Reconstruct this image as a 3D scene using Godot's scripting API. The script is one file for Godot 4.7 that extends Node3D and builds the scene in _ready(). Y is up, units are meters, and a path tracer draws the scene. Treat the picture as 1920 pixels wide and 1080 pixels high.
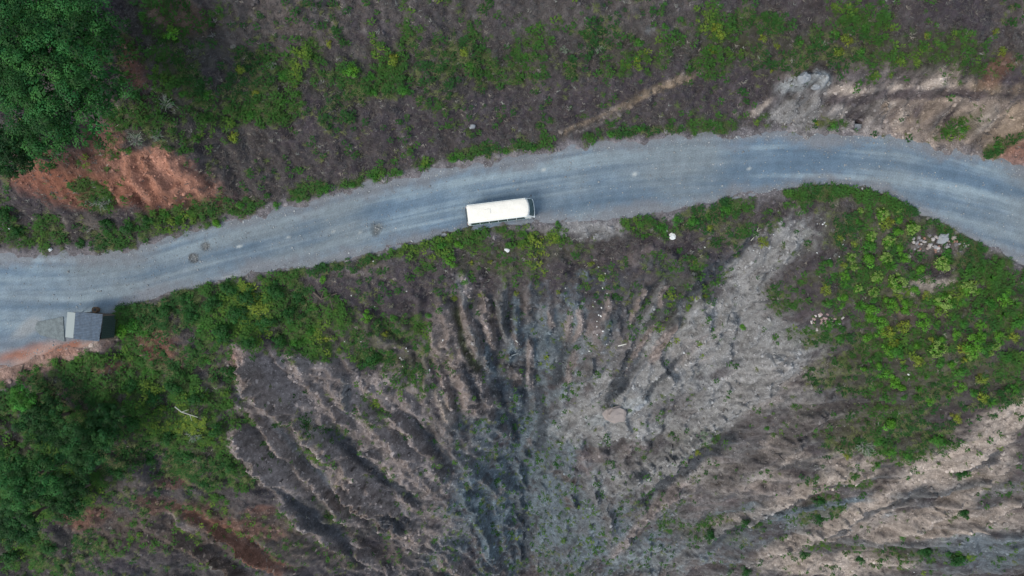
extends Node3D
# A mountain road seen from high above: gravel road, one minibus, a hut, scrub slopes and an eroded gully.
# All places are in metres: x along the road, z downhill, y up. The road lies at y = 0.

const X0 := -80.0
const Z0 := -34.0
const CELL := 0.2
const NX := 801
const NZ := 491

var edge_up: PackedVector2Array      # uphill edge of the road
var edge_down: PackedVector2Array    # downhill edge of the road
var ht := PackedFloat32Array()       # ground height per grid point
var cr := PackedFloat32Array()
var cg := PackedFloat32Array()
var cb := PackedFloat32Array()
var veg := PackedFloat32Array()      # how much grows there, 0..1
var stony := PackedFloat32Array()
var bare := PackedFloat32Array()     # naked rock or earth, 0..1
var mot := PackedFloat32Array()      # mottling noise
var fin := PackedFloat32Array()      # finer mottling noise
var flow := PackedFloat32Array()     # streaks that follow the fall line or the bedding
var rng := RandomNumberGenerator.new()
var used := {}
var tones := {}
var mats := {}
var protos := {}

func _ready() -> void:
	# ---- camera, sky, sun, exposure
	var cam := Camera3D.new()
	cam.name = "camera"
	cam.position = Vector3(0, 68.6, 0)
	cam.rotation_degrees = Vector3(-90, 0, 0)
	cam.fov = 47.0
	cam.near = 0.5
	cam.far = 900.0
	add_child(cam)
	cam.current = true
	var env := Environment.new()
	env.background_mode = Environment.BG_SKY
	var psky := ProceduralSkyMaterial.new()
	psky.sky_top_color = Color(0.84, 0.92, 1.0)
	psky.sky_horizon_color = Color(0.86, 0.91, 0.97)
	psky.sky_curve = 0.2
	psky.sky_energy_multiplier = 1.0
	psky.ground_bottom_color = Color(0.25, 0.26, 0.25)
	psky.ground_horizon_color = Color(0.6, 0.63, 0.65)
	psky.sun_angle_max = 1.0
	var sky := Sky.new()
	sky.sky_material = psky
	env.sky = sky
	env.background_energy_multiplier = 1.0
	env.tonemap_mode = Environment.TONE_MAPPER_LINEAR
	env.tonemap_exposure = 1.0
	env.sdfgi_enabled = true
	env.ssao_enabled = true
	env.ssil_enabled = true
	var we := WorldEnvironment.new()
	we.name = "world_environment"
	we.environment = env
	add_child(we)
	var sun := DirectionalLight3D.new()
	sun.name = "sun"
	sun.light_energy = 0.95
	sun.light_color = Color(1.0, 0.97, 0.92)
	sun.light_angular_distance = 20.0
	sun.shadow_enabled = true
	sun.rotation_degrees = Vector3(-47, -52, 0)
	add_child(sun)
	rng.seed = 4711
	palette()
	survey()
	make_ground()
	make_road()
	make_far_ground()
	make_bus()
	make_hut()
	place_things()
	scatter_cover()

# ------------------------------------------------------------------ bookkeeping
func numbered(called: String) -> String:
	var n: int = used.get(called, 0)
	used[called] = n + 1
	return called if n == 0 else "%s_%03d" % [called, n]

func tag(o: Node, label: String, category: String, group := "") -> void:
	o.set_meta("label", label)
	o.set_meta("category", category)
	if group != "":
		o.set_meta("group", group)

func thing(called: String, label: String, category: String, at: Vector3, turn := 0.0, group := "") -> Node3D:
	var o := Node3D.new()
	o.name = numbered(called)
	add_child(o)
	o.position = at
	o.rotation.y = turn
	tag(o, label, category, group)
	return o

func part(called: String, m: Mesh, mat: Material, parent: Node) -> MeshInstance3D:
	var o := MeshInstance3D.new()
	o.name = called
	o.mesh = m
	if mat:
		o.material_override = mat
	parent.add_child(o, true)
	return o

func structure(called: String, m: Mesh, mat: Material) -> MeshInstance3D:
	var o := part(called, m, mat, self)
	o.set_meta("kind", "structure")
	return o

# ------------------------------------------------------------------ materials
func lin(r: float, g: float, b: float) -> Color:
	return Color(r, g, b).linear_to_srgb()

func noise(freq: float, sd: int, oct := 4, kind := FastNoiseLite.TYPE_SIMPLEX_SMOOTH) -> FastNoiseLite:
	var n := FastNoiseLite.new()
	n.noise_type = kind
	n.seed = sd
	n.frequency = freq
	n.fractal_octaves = oct
	return n

# a grey texture that tiles, with values lo..hi (sRGB), made of coarse and fine grain
func grain(size: int, sd: int, f1: float, f2: float, lo: float, hi: float, speck := 0.0) -> ImageTexture:
	var a := noise(f1, sd, 4).get_seamless_image(size, size)
	var b := noise(f2, sd + 1, 3).get_seamless_image(size, size)
	var im := Image.create(size, size, true, Image.FORMAT_RGB8)
	for y in size:
		for x in size:
			var v := a.get_pixel(x, y).r * 0.5 + b.get_pixel(x, y).r * 0.5
			v = clampf((v - 0.5) * 1.7 + 0.5, 0, 1)
			var c := lerpf(lo, hi, v)
			if speck > 0 and b.get_pixel(x, y).r > 0.80:
				c += speck
			im.set_pixel(x, y, Color(c, c, c))
	im.generate_mipmaps()
	return ImageTexture.create_from_image(im)

func plain(r: float, g: float, b: float, rough := 0.8, metal := 0.0) -> StandardMaterial3D:
	var m := StandardMaterial3D.new()
	m.albedo_color = lin(r, g, b)
	m.roughness = rough
	m.metallic = metal
	return m

func triplanar(m: StandardMaterial3D, metres: float) -> void:
	m.uv1_triplanar = true
	m.uv1_world_triplanar = true
	m.uv1_scale = Vector3.ONE / metres

func palette() -> void:
	tones["soil"] = Color(0.082, 0.072, 0.074)
	tones["dust"] = Color(0.145, 0.13, 0.13)
	tones["violet"] = Color(0.08, 0.068, 0.08)
	tones["grey"] = Color(0.21, 0.21, 0.22)
	tones["ribrock"] = Color(0.315, 0.268, 0.262)
	tones["verge"] = Color(0.238, 0.219, 0.234)
	tones["moss"] = Color(0.062, 0.072, 0.036)
	tones["olive"] = Color(0.095, 0.105, 0.05)
	tones["scree"] = Color(0.31, 0.305, 0.31)
	tones["blue"] = Color(0.16, 0.2, 0.235)
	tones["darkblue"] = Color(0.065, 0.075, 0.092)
	tones["pink"] = Color(0.31, 0.255, 0.24)
	tones["tan"] = Color(0.46, 0.39, 0.35)
	tones["red"] = Color(0.31, 0.13, 0.085)
	tones["redpale"] = Color(0.47, 0.235, 0.17)
	tones["redbrown"] = Color(0.21, 0.108, 0.08)
	tones["white"] = Color(0.365, 0.384, 0.403)
	tones["brown"] = Color(0.185, 0.155, 0.142)
	tones["orange"] = Color(0.25, 0.19, 0.14)
	tones["concrete"] = Color(0.297, 0.308, 0.319)
	tones["greengrey"] = Color(0.185, 0.215, 0.225)
	tones["pinkearth"] = Color(0.42, 0.275, 0.23)
	tones["ochre"] = Color(0.33, 0.255, 0.2)
	tones["earth"] = Color(0.135, 0.102, 0.088)
	tones["fleck"] = Color(0.42, 0.44, 0.44)
	tones["road_grey"] = Color(0.205, 0.238, 0.265)
	tones["road"] = Color(0.15, 0.212, 0.285)
	tones["road_pale"] = Color(0.27, 0.335, 0.385)
	tones["road_dark"] = Color(0.105, 0.155, 0.215)
	tones["road_edge"] = Color(0.21, 0.215, 0.235)
	tones["mud"] = Color(0.085, 0.085, 0.085)
	tones["holefill"] = Color(0.17, 0.17, 0.165)
	tones["tree"] = Color(0.021, 0.083, 0.019)
	tones["tree2"] = Color(0.015, 0.056, 0.014)
	tones["vivid"] = Color(0.07, 0.19, 0.018)
	tones["lime"] = Color(0.18, 0.27, 0.065)
	tones["yellow"] = Color(0.15, 0.19, 0.025)
	tones["dark"] = Color(0.018, 0.072, 0.015)
	tones["mid"] = Color(0.037, 0.132, 0.018)
	tones["twiggy"] = Color(0.085, 0.15, 0.075)
	tones["spiky"] = Color(0.05, 0.16, 0.02)
	tones["weed"] = Color(0.045, 0.12, 0.02)
	tones["weed_dark"] = Color(0.021, 0.071, 0.018)
	tones["weed_yellow"] = Color(0.16, 0.21, 0.03)
	tones["grass"] = Color(0.045, 0.095, 0.022)
	tones["grass_dry"] = Color(0.12, 0.135, 0.06)
	tones["brush"] = Color(0.098, 0.088, 0.086)
	tones["brush_pale"] = Color(0.26, 0.247, 0.221)
	tones["boulder"] = Color(0.294, 0.308, 0.336)
	tones["boulder_pink"] = Color(0.33, 0.28, 0.265)
	tones["plaster"] = Color(0.75, 0.76, 0.78)
	var gt := grain(512, 11, 0.025, 0.1, 0.6, 1.0)
	var rt := grain(512, 31, 0.03, 0.16, 0.80, 1.0, 0.0)
	var g := StandardMaterial3D.new()
	g.vertex_color_use_as_albedo = true
	g.albedo_texture = gt
	g.heightmap_enabled = true
	g.heightmap_texture = gt
	g.heightmap_scale = 22.0
	g.roughness = 0.95
	g.metallic_specular = 0.2
	triplanar(g, 9.0)
	mats["ground"] = g
	var r := StandardMaterial3D.new()
	r.vertex_color_use_as_albedo = true
	r.albedo_texture = rt
	r.heightmap_enabled = true
	r.heightmap_texture = rt
	r.heightmap_scale = 2.0
	r.roughness = 0.9
	r.metallic_specular = 0.25
	triplanar(r, 3.2)
	mats["road"] = r
	var lf := StandardMaterial3D.new()
	lf.vertex_color_use_as_albedo = true
	lf.roughness = 0.62
	lf.metallic_specular = 0.3
	lf.cull_mode = BaseMaterial3D.CULL_DISABLED
	lf.backlight_enabled = true
	lf.backlight = Color(0.3, 0.36, 0.18)
	mats["leaf"] = lf
	var tf := lf.duplicate()
	tf.roughness = 0.85
	tf.backlight = Color(0.2, 0.22, 0.12)
	mats["tuft"] = tf
	var st := plain(1, 1, 1, 0.9)
	st.vertex_color_use_as_albedo = true
	st.albedo_texture = rt
	triplanar(st, 1.1)
	mats["stone"] = st
	mats["bark"] = plain(0.09, 0.07, 0.055, 0.95)
	mats["twig"] = plain(0.20, 0.21, 0.18, 0.85)
	mats["pale_wood"] = plain(0.42, 0.41, 0.36, 0.85)
	var wl := plain(0.62, 0.63, 0.64, 0.7)
	mats["litter"] = wl
	mats["litterwood"] = plain(0.62, 0.62, 0.58, 0.8)

# ------------------------------------------------------------------ the lie of the land
func survey() -> void:
	edge_up.append(Vector2(-102.74, -1.1))
	edge_up.append(Vector2(-69.6, -2.65))
	edge_up.append(Vector2(-53.03, -3.42))
	edge_up.append(Vector2(-44.74, -3.31))
	edge_up.append(Vector2(-38.67, -4.14))
	edge_up.append(Vector2(-30.93, -6.35))
	edge_up.append(Vector2(-22.09, -8.56))
	edge_up.append(Vector2(-14.36, -10.77))
	edge_up.append(Vector2(-6.08, -12.43))
	edge_up.append(Vector2(2.21, -13.81))
	edge_up.append(Vector2(10.5, -15.02))
	edge_up.append(Vector2(18.78, -15.58))
	edge_up.append(Vector2(27.07, -15.91))
	edge_up.append(Vector2(33.14, -15.91))
	edge_up.append(Vector2(39.77, -15.36))
	edge_up.append(Vector2(45.29, -14.36))
	edge_up.append(Vector2(49.71, -13.26))
	edge_up.append(Vector2(53.03, -12.26))
	edge_up.append(Vector2(62.97, -8.56))
	edge_up.append(Vector2(90.59, 5.52))
	edge_down.append(Vector2(-102.74, 12.15))
	edge_down.append(Vector2(-69.6, 10.77))
	edge_down.append(Vector2(-53.03, 8.56))
	edge_down.append(Vector2(-48.06, 6.74))
	edge_down.append(Vector2(-42.81, 5.52))
	edge_down.append(Vector2(-41.81, 3.31))
	edge_down.append(Vector2(-40.6, 1.99))
	edge_down.append(Vector2(-34.8, 0.44))
	edge_down.append(Vector2(-27.62, -1.38))
	edge_down.append(Vector2(-19.89, -2.32))
	edge_down.append(Vector2(-12.15, -4.14))
	edge_down.append(Vector2(-5.52, -5.8))
	edge_down.append(Vector2(0, -6.63))
	edge_down.append(Vector2(5.52, -6.85))
	edge_down.append(Vector2(12.15, -7.18))
	edge_down.append(Vector2(17.68, -8.29))
	edge_down.append(Vector2(24.3, -9.5))
	edge_down.append(Vector2(29.83, -10.5))
	edge_down.append(Vector2(33.14, -10.72))
	edge_down.append(Vector2(38.11, -9.94))
	edge_down.append(Vector2(41.98, -8.01))
	edge_down.append(Vector2(45.85, -6.08))
	edge_down.append(Vector2(49.71, -4.14))
	edge_down.append(Vector2(53.03, -2.49))
	edge_down.append(Vector2(62.97, 2.76))
	edge_down.append(Vector2(90.59, 17.68))
	pass

func at_edge(t: PackedVector2Array, x: float) -> float:
	if x <= t[0].x:
		return t[0].y
	for i in range(1, t.size()):
		if x <= t[i].x:
			var a := t[i - 1]
			return a.y + (t[i].y - a.y) * (x - a.x) / (t[i].x - a.x)
	return t[t.size() - 1].y

func sm(a: float, b: float, x: float) -> float:
	return smoothstep(a, b, x)

func soft(t: float, k: float) -> float:
	return 0.5 * (t + sqrt(t * t + k * k))

func rise(d: float, x: float) -> float:
	var v := 0.1 * minf(d, 1.0)
	v += 0.6 * (soft(d - 1.5, .8) - soft(-1.5, .8)) - 0.28 * (soft(d - 9.0, 1.5) - soft(-9.0, 1.5)) + 0.3 * (soft(d - 14.0, 1.5) - soft(-14.0, 1.5))
	v += 2.0 * sm(2.2, 6, d) * sm(-56, -46, x) * (1.0 - sm(-32, -27, x))
	v += 2.4 * sm(.8, 4.5, d) * sm(22, 31, x)
	return v

func drop(d: float, x: float) -> float:
	var c := .3 * d + .46 * (soft(d - 2.5, 1.5) - soft(-2.5, 1.5))
	var r := .16 * d + .62 * (soft(d - 13.0, 4.0) - soft(-13.0, 4.0))
	var l := .22 * d + .32 * (soft(d - 5.0, 3.0) - soft(-5.0, 3.0))
	var a := sm(24, 37, x)
	var b := 1.0 - sm(-33, -17, x)
	var v := c * (1.0 - a) * (1.0 - b) + r * a + l * b
	v += 5.5 * exp(-pow((x - 3.0) / 12.0, 2)) * sm(2, 22, d) + 4.5 * exp(-pow((x - 3.0) / 4.5, 2)) * sm(6, 26, d)
	return v

func ground(x: float, z: float) -> float:
	var fx := clampf((x - X0) / CELL, 0.0, NX - 1.01)
	var fz := clampf((z - Z0) / CELL, 0.0, NZ - 1.01)
	var i := int(fx)
	var j := int(fz)
	var u := fx - i
	var v := fz - j
	var k := j * NX + i
	return lerpf(lerpf(ht[k], ht[k + 1], u), lerpf(ht[k + NX], ht[k + NX + 1], u), v)

func field(f: PackedFloat32Array, x: float, z: float) -> float:
	var i := clampi(int((x - X0) / CELL + 0.5), 0, NX - 1)
	var j := clampi(int((z - Z0) / CELL + 0.5), 0, NZ - 1)
	return f[j * NX + i]

func off_road(x: float, z: float) -> float:   # metres outside the road's edges, negative on the road
	return maxf(at_edge(edge_up, x) - z, z - at_edge(edge_down, x))

func make_ground() -> void:
	var n := NX * NZ
	ht.resize(n); cr.resize(n); cg.resize(n); cb.resize(n); veg.resize(n); stony.resize(n); mot.resize(n); fin.resize(n); flow.resize(n); bare.resize(n)
	var big := noise(0.035, 1, 3)
	var mid := noise(0.16, 2, 4)
	var hue := noise(0.11, 5, 3)
	var mo := noise(0.23, 3, 4)
	var fi := noise(0.9, 4, 3)
	var rib_n := noise(0.06, 6, 4)
	rib_n.fractal_type = FastNoiseLite.FRACTAL_RIDGED
	var strata := noise(0.12, 7, 4)
	strata.fractal_type = FastNoiseLite.FRACTAL_RIDGED
	var jit := noise(0.35, 8, 3)
	var stk := noise(0.34, 9, 4)
	var soil: Color = tones["soil"]
	var dust: Color = tones["dust"]
	var vio: Color = tones["violet"]
	var rock: Color = tones["grey"]
	var rib_c: Color = tones["ribrock"]
	for i in NX:
		var x := X0 + i * CELL
		var zu := at_edge(edge_up, x)
		var zl := at_edge(edge_down, x)
		var right := sm(24, 37, x)
		var left := 1.0 - sm(-33, -17, x)
		for j in NZ:
			var z := Z0 + j * CELL
			var k := j * NX + i
			var m := mo.get_noise_2d(x, z) * 1.6
			var f := fi.get_noise_2d(x, z) * 1.5
			mot[k] = m
			fin[k] = f
			var h := 0.0
			var c := soil
			var e := jit.get_noise_2d(x, z) * 0.95
			c = c.lerp(vio, clampf(hue.get_noise_2d(x, z) * 1.4 + 0.45, 0, 1))
			c = c.lerp(dust, clampf(m * 0.55 + f * 0.25 + 0.18, 0, 0.8))
			var d := 0.0
			var fl := 0.0
			if z < (zu + zl) * 0.5:
				d = zu - z + e
				h = rise(d, x) if d > 0 else maxf(-0.4, d * 0.55)
				fl = stk.get_noise_2d(x * 1.5 + e, z * 0.55)
				if d > 0:
					h += (mid.get_noise_2d(x, z) * 0.8 + big.get_noise_2d(x, z) * 1.2) * sm(0.6, 5, d) + (f * 0.09 + fl * 0.12) * sm(0, 1.5, d)
			else:
				d = z - zl + e
				h = -drop(d, x) if d > 0 else maxf(-0.4, d * 0.55)
				if d > 0:
					h += 0.10 * exp(-pow((d - 0.5) / 0.5, 2))
					var far := sm(2.0, 12.0, d)
					var dx := x - 3.5
					var dz := 68.0 - z
					var th := atan2(dx, dz)
					var rr := sqrt(dx * dx + dz * dz)
					var wob := mid.get_noise_2d(x * 0.6, z * 0.6) * 5.0
					var rb := rib_n.get_noise_2d(th * 120.0 + wob * 1.6, rr * 1.1)
					var stv := strata.get_noise_2d((x * 0.97 - z * 0.22) * 0.55, (z * 0.97 + x * 0.22) * 2.2)
					var pol := stk.get_noise_2d(th * 75.0 + wob * 0.5, rr * 0.5)
					var bed := stk.get_noise_2d((x * 0.97 - z * 0.22) * 0.22, (z * 0.97 + x * 0.22) * 1.9)
					fl = lerpf(pol, bed, sm(12, 30, x) * sm(8, 20, d))
					var ribbing := sm(5, 30, rr) * far * (1.0 - left * 0.75) * (1.0 - right * 0.9)
					var stratum := sm(12, 24, d) * sm(10, 30, x)
					h += (rb - 0.3) * 2.1 * ribbing + (stv - 0.2) * 0.8 * stratum
					h += (mid.get_noise_2d(x, z) * 0.9 + big.get_noise_2d(x, z) * 1.6) * sm(1.0, 6, d) + (f * 0.12 + fl * (0.22 + 0.4 * stratum)) * sm(0, 1.5, d)
					var crest := clampf((rb - 0.15) * 1.3, 0, 1) * ribbing
					c = c.lerp(rock, 0.55 * ribbing * clampf(m * 0.6 + 0.6, 0, 1))
					bare[k] = maxf(ribbing * 0.8, stratum * 0.6)
					c = c.lerp(rib_c, crest * 0.9)
					c = c.lerp(rock, clampf(stv * 1.2, 0, 1) * stratum * 0.6)
			var near_road := 1.0 - sm(0.2, 1.5, d + f * 0.5 + m * 0.3)
			c = c.lerp(tones["verge"], near_road * 0.85)
			ht[k] = h
			flow[k] = fl
			var s := maxf(0.3, 1.0 + f * 0.2 + fl * 0.36)
			cr[k] = c.r * s
			cg[k] = c.g * s
			cb[k] = c.b * s
			veg[k] = clampf(m * 0.18 + (0.035 if z < zu else 0.03), 0, 1) * (1.0 - near_road) * (1.0 - bare[k])
			stony[k] = near_road * 0.3 + 0.05
	paint_land()
	weather(42000)
	# one sheet
	var vs := PackedVector3Array(); vs.resize(n)
	var ns := PackedVector3Array(); ns.resize(n)
	var cs := PackedColorArray(); cs.resize(n)
	for j in NZ:
		for i in NX:
			var k := j * NX + i
			vs[k] = Vector3(X0 + i * CELL, ht[k], Z0 + j * CELL)
			var l := ht[k - 1] if i > 0 else ht[k]
			var r := ht[k + 1] if i < NX - 1 else ht[k]
			var u := ht[k - NX] if j > 0 else ht[k]
			var w := ht[k + NX] if j < NZ - 1 else ht[k]
			ns[k] = Vector3(l - r, 2.0 * CELL, u - w).normalized()
			cs[k] = Color(maxf(cr[k], 0.004), maxf(cg[k], 0.004), maxf(cb[k], 0.004))
	structure("hillside", sheet(vs, ns, cs, NX, NZ), mats["ground"])

func sheet(vs: PackedVector3Array, ns: PackedVector3Array, cs: PackedColorArray, nx: int, nz: int) -> ArrayMesh:
	var id := PackedInt32Array()
	id.resize((nx - 1) * (nz - 1) * 6)
	var q := 0
	for j in nz - 1:
		for i in nx - 1:
			var a := j * nx + i
			id[q] = a; id[q + 1] = a + 1; id[q + 2] = a + nx
			id[q + 3] = a + 1; id[q + 4] = a + nx + 1; id[q + 5] = a + nx
			q += 6
	var arr := []
	arr.resize(Mesh.ARRAY_MAX)
	arr[Mesh.ARRAY_VERTEX] = vs
	arr[Mesh.ARRAY_NORMAL] = ns
	arr[Mesh.ARRAY_COLOR] = cs
	arr[Mesh.ARRAY_INDEX] = id
	var m := ArrayMesh.new()
	m.add_surface_from_arrays(Mesh.PRIMITIVE_TRIANGLES, arr)
	return m

# rain: drops run down the bare slopes, cut rills and lay the dirt down again below
func weather(drops: int) -> void:
	rng.seed = 2024
	var brush_o := PackedInt32Array()
	var brush_w := PackedFloat32Array()
	var total := 0.0
	for dj in range(-3, 4):
		for di in range(-3, 4):
			var w := 3.3 - sqrt(di * di + dj * dj)
			if w > 0:
				brush_o.append(dj * NX + di)
				brush_w.append(w)
				total += w
	for i in brush_w.size():
		brush_w[i] /= total
	var nb := brush_o.size()
	for n in drops:
		var x := rng.randf_range(-62.0, 66.0)
		var zl := at_edge(edge_down, x)
		var up := n % 6 == 0
		var z := zl + 1.5 + rng.randf() * (58.0 - zl)
		if up:
			z = at_edge(edge_up, x) - 0.8 - rng.randf() * 22.0
		var gx := (x - X0) / CELL
		var gz := (z - Z0) / CELL
		var vx := 0.0
		var vz := 0.0
		var speed := 1.0
		var water := 1.0
		var silt := 0.0
		for step in 46:
			var i := int(gx)
			var j := int(gz)
			if i < 4 or j < 4 or i > NX - 6 or j > NZ - 6:
				break
			var k := j * NX + i
			var u := gx - i
			var v := gz - j
			var h00 := ht[k]
			var h10 := ht[k + 1]
			var h01 := ht[k + NX]
			var h11 := ht[k + NX + 1]
			var sx := (h10 - h00) * (1.0 - v) + (h11 - h01) * v
			var sz := (h01 - h00) * (1.0 - u) + (h11 - h10) * u
			var h := h00 * (1 - u) * (1 - v) + h10 * u * (1 - v) + h01 * (1 - u) * v + h11 * u * v
			vx = vx * 0.12 - sx * 0.88
			vz = vz * 0.12 - sz * 0.88
			var ln := sqrt(vx * vx + vz * vz)
			if ln < 1e-5:
				break
			vx /= ln
			vz /= ln
			var mx := gx + vx
			var mz := gz + vz
			var i2 := int(mx)
			var j2 := int(mz)
			if i2 < 4 or j2 < 4 or i2 > NX - 6 or j2 > NZ - 6:
				break
			var k2 := j2 * NX + i2
			var u2 := mx - i2
			var v2 := mz - j2
			var hn := ht[k2] * (1 - u2) * (1 - v2) + ht[k2 + 1] * u2 * (1 - v2) + ht[k2 + NX] * (1 - u2) * v2 + ht[k2 + NX + 1] * u2 * v2
			var dh := hn - h
			if up and dh > -0.004 and step > 3:
				break
			var cap := maxf(-dh * speed * water * 1.6, 0.002)
			if silt > cap or dh > 0.0:
				var put := minf(dh, silt) if dh > 0.0 else (silt - cap) * 0.3
				silt -= put
				ht[k] += put * (1 - u) * (1 - v)
				ht[k + 1] += put * u * (1 - v)
				ht[k + NX] += put * (1 - u) * v
				ht[k + NX + 1] += put * u * v
			else:
				var take := minf((cap - silt) * 0.16, maxf(-dh, 0.0)) * (0.3 + 0.45 * bare[k]) * (1.0 - 0.8 * veg[k])
				silt += take
				for b in nb:
					ht[k + brush_o[b]] -= take * brush_w[b] 
			speed = sqrt(maxf(0.05, speed * speed * 0.9 - dh * 4.0))
			water *= 0.985
			gx = mx
			gz = mz

# a ground patch of one soil: centre, half lengths, turn (degrees), how strongly, how much grows, how ragged
func patch(x: float, z: float, rx: float, rz: float, deg: float, tone: String, strength: float, grow := -1.0, ragged := 0.5, stones := -1.0) -> void:
	var c: Color = tones[tone]
	var growing := tone in ["moss", "olive", "soil", "violet", "dust", "brown"]
	var fk := 0.26 if tone in ["scree", "tan", "redpale"] else 0.42
	var ca := cos(deg_to_rad(deg))
	var sa := sin(deg_to_rad(deg))
	var reach := maxf(rx, rz) * 1.5
	var i0 := maxi(0, int((x - reach - X0) / CELL))
	var i1 := mini(NX - 1, int((x + reach - X0) / CELL) + 1)
	var j0 := maxi(0, int((z - reach - Z0) / CELL))
	var j1 := mini(NZ - 1, int((z + reach - Z0) / CELL) + 1)
	for j in range(j0, j1 + 1):
		var dz := Z0 + j * CELL - z
		for i in range(i0, i1 + 1):
			var dx := X0 + i * CELL - x
			var u := (dx * ca + dz * sa) / rx
			var v := (dz * ca - dx * sa) / rz
			var q := u * u + v * v
			if q > 2.2:
				continue
			var k := j * NX + i
			var w := (1.0 - sqrt(q)) * 1.8 + (mot[k] + fin[k] * 0.5) * ragged + 0.25
			if w <= 0.0:
				continue
			w = minf(w, 1.0) * strength
			var s := maxf(0.3, 1.0 + fin[k] * 0.2 + mot[k] * 0.12 + flow[k] * fk)
			cr[k] += (c.r * s - cr[k]) * w
			cg[k] += (c.g * s - cg[k]) * w
			cb[k] += (c.b * s - cb[k]) * w
			if grow >= 0.0:
				veg[k] += (clampf(grow * (1.0 + mot[k] * 0.9), 0, 1) - veg[k]) * w
			bare[k] += ((0.0 if growing else 1.0) - bare[k]) * w
			if stones >= 0.0:
				stony[k] += (stones - stony[k]) * w

# a rock rib (or, with a negative height, a rill) from one point to another
func rib(x0: float, z0: float, x1: float, z1: float, width: float, high: float, tone: String, strength := 0.8, first := true, last := true) -> void:
	var c: Color = tones[tone]
	var a := Vector2(x0, z0)
	var ab := Vector2(x1, z1) - a
	var ln := ab.length()
	var dir := ab / ln
	var i0 := maxi(0, int((minf(x0, x1) - width * 2 - X0) / CELL))
	var i1 := mini(NX - 1, int((maxf(x0, x1) + width * 2 - X0) / CELL) + 1)
	var j0 := maxi(0, int((minf(z0, z1) - width * 2 - Z0) / CELL))
	var j1 := mini(NZ - 1, int((maxf(z0, z1) + width * 2 - Z0) / CELL) + 1)
	for j in range(j0, j1 + 1):
		for i in range(i0, i1 + 1):
			var k := j * NX + i
			var p := Vector2(X0 + i * CELL, Z0 + j * CELL) - a
			var t := p.dot(dir) / ln
			if t < (-0.1 if first else 0.0) or t >= (1.1 if last else 1.0):
				continue
			var off := (p.x * dir.y - p.y * dir.x) + mot[k] * 0.25 * width + fin[k] * 0.12
			var taper := (sm(-0.1, 0.45, t) if first else 1.0) * ((1.0 - sm(0.5, 1.1, t)) if last else 1.0)
			var w := (1.0 - absf(off) / width) * taper
			if w <= 0.0:
				continue
			# one flank steeper than the other
			var prof := sm(0, 1, w) if off < 0 else w * w * 0.5 + w * 0.5
			ht[k] += high * prof * (1.0 + fin[k] * 0.25)
			var cw := clampf(w * 2.2, 0, 1) * strength
			var s := maxf(0.3, 1.0 + fin[k] * 0.3 + flow[k] * 0.5)
			cr[k] += (c.r * s - cr[k]) * cw
			cg[k] += (c.g * s - cg[k]) * cw
			cb[k] += (c.b * s - cb[k]) * cw
			veg[k] *= 1.0 - cw * 0.8
			bare[k] = maxf(bare[k], cw)

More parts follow.
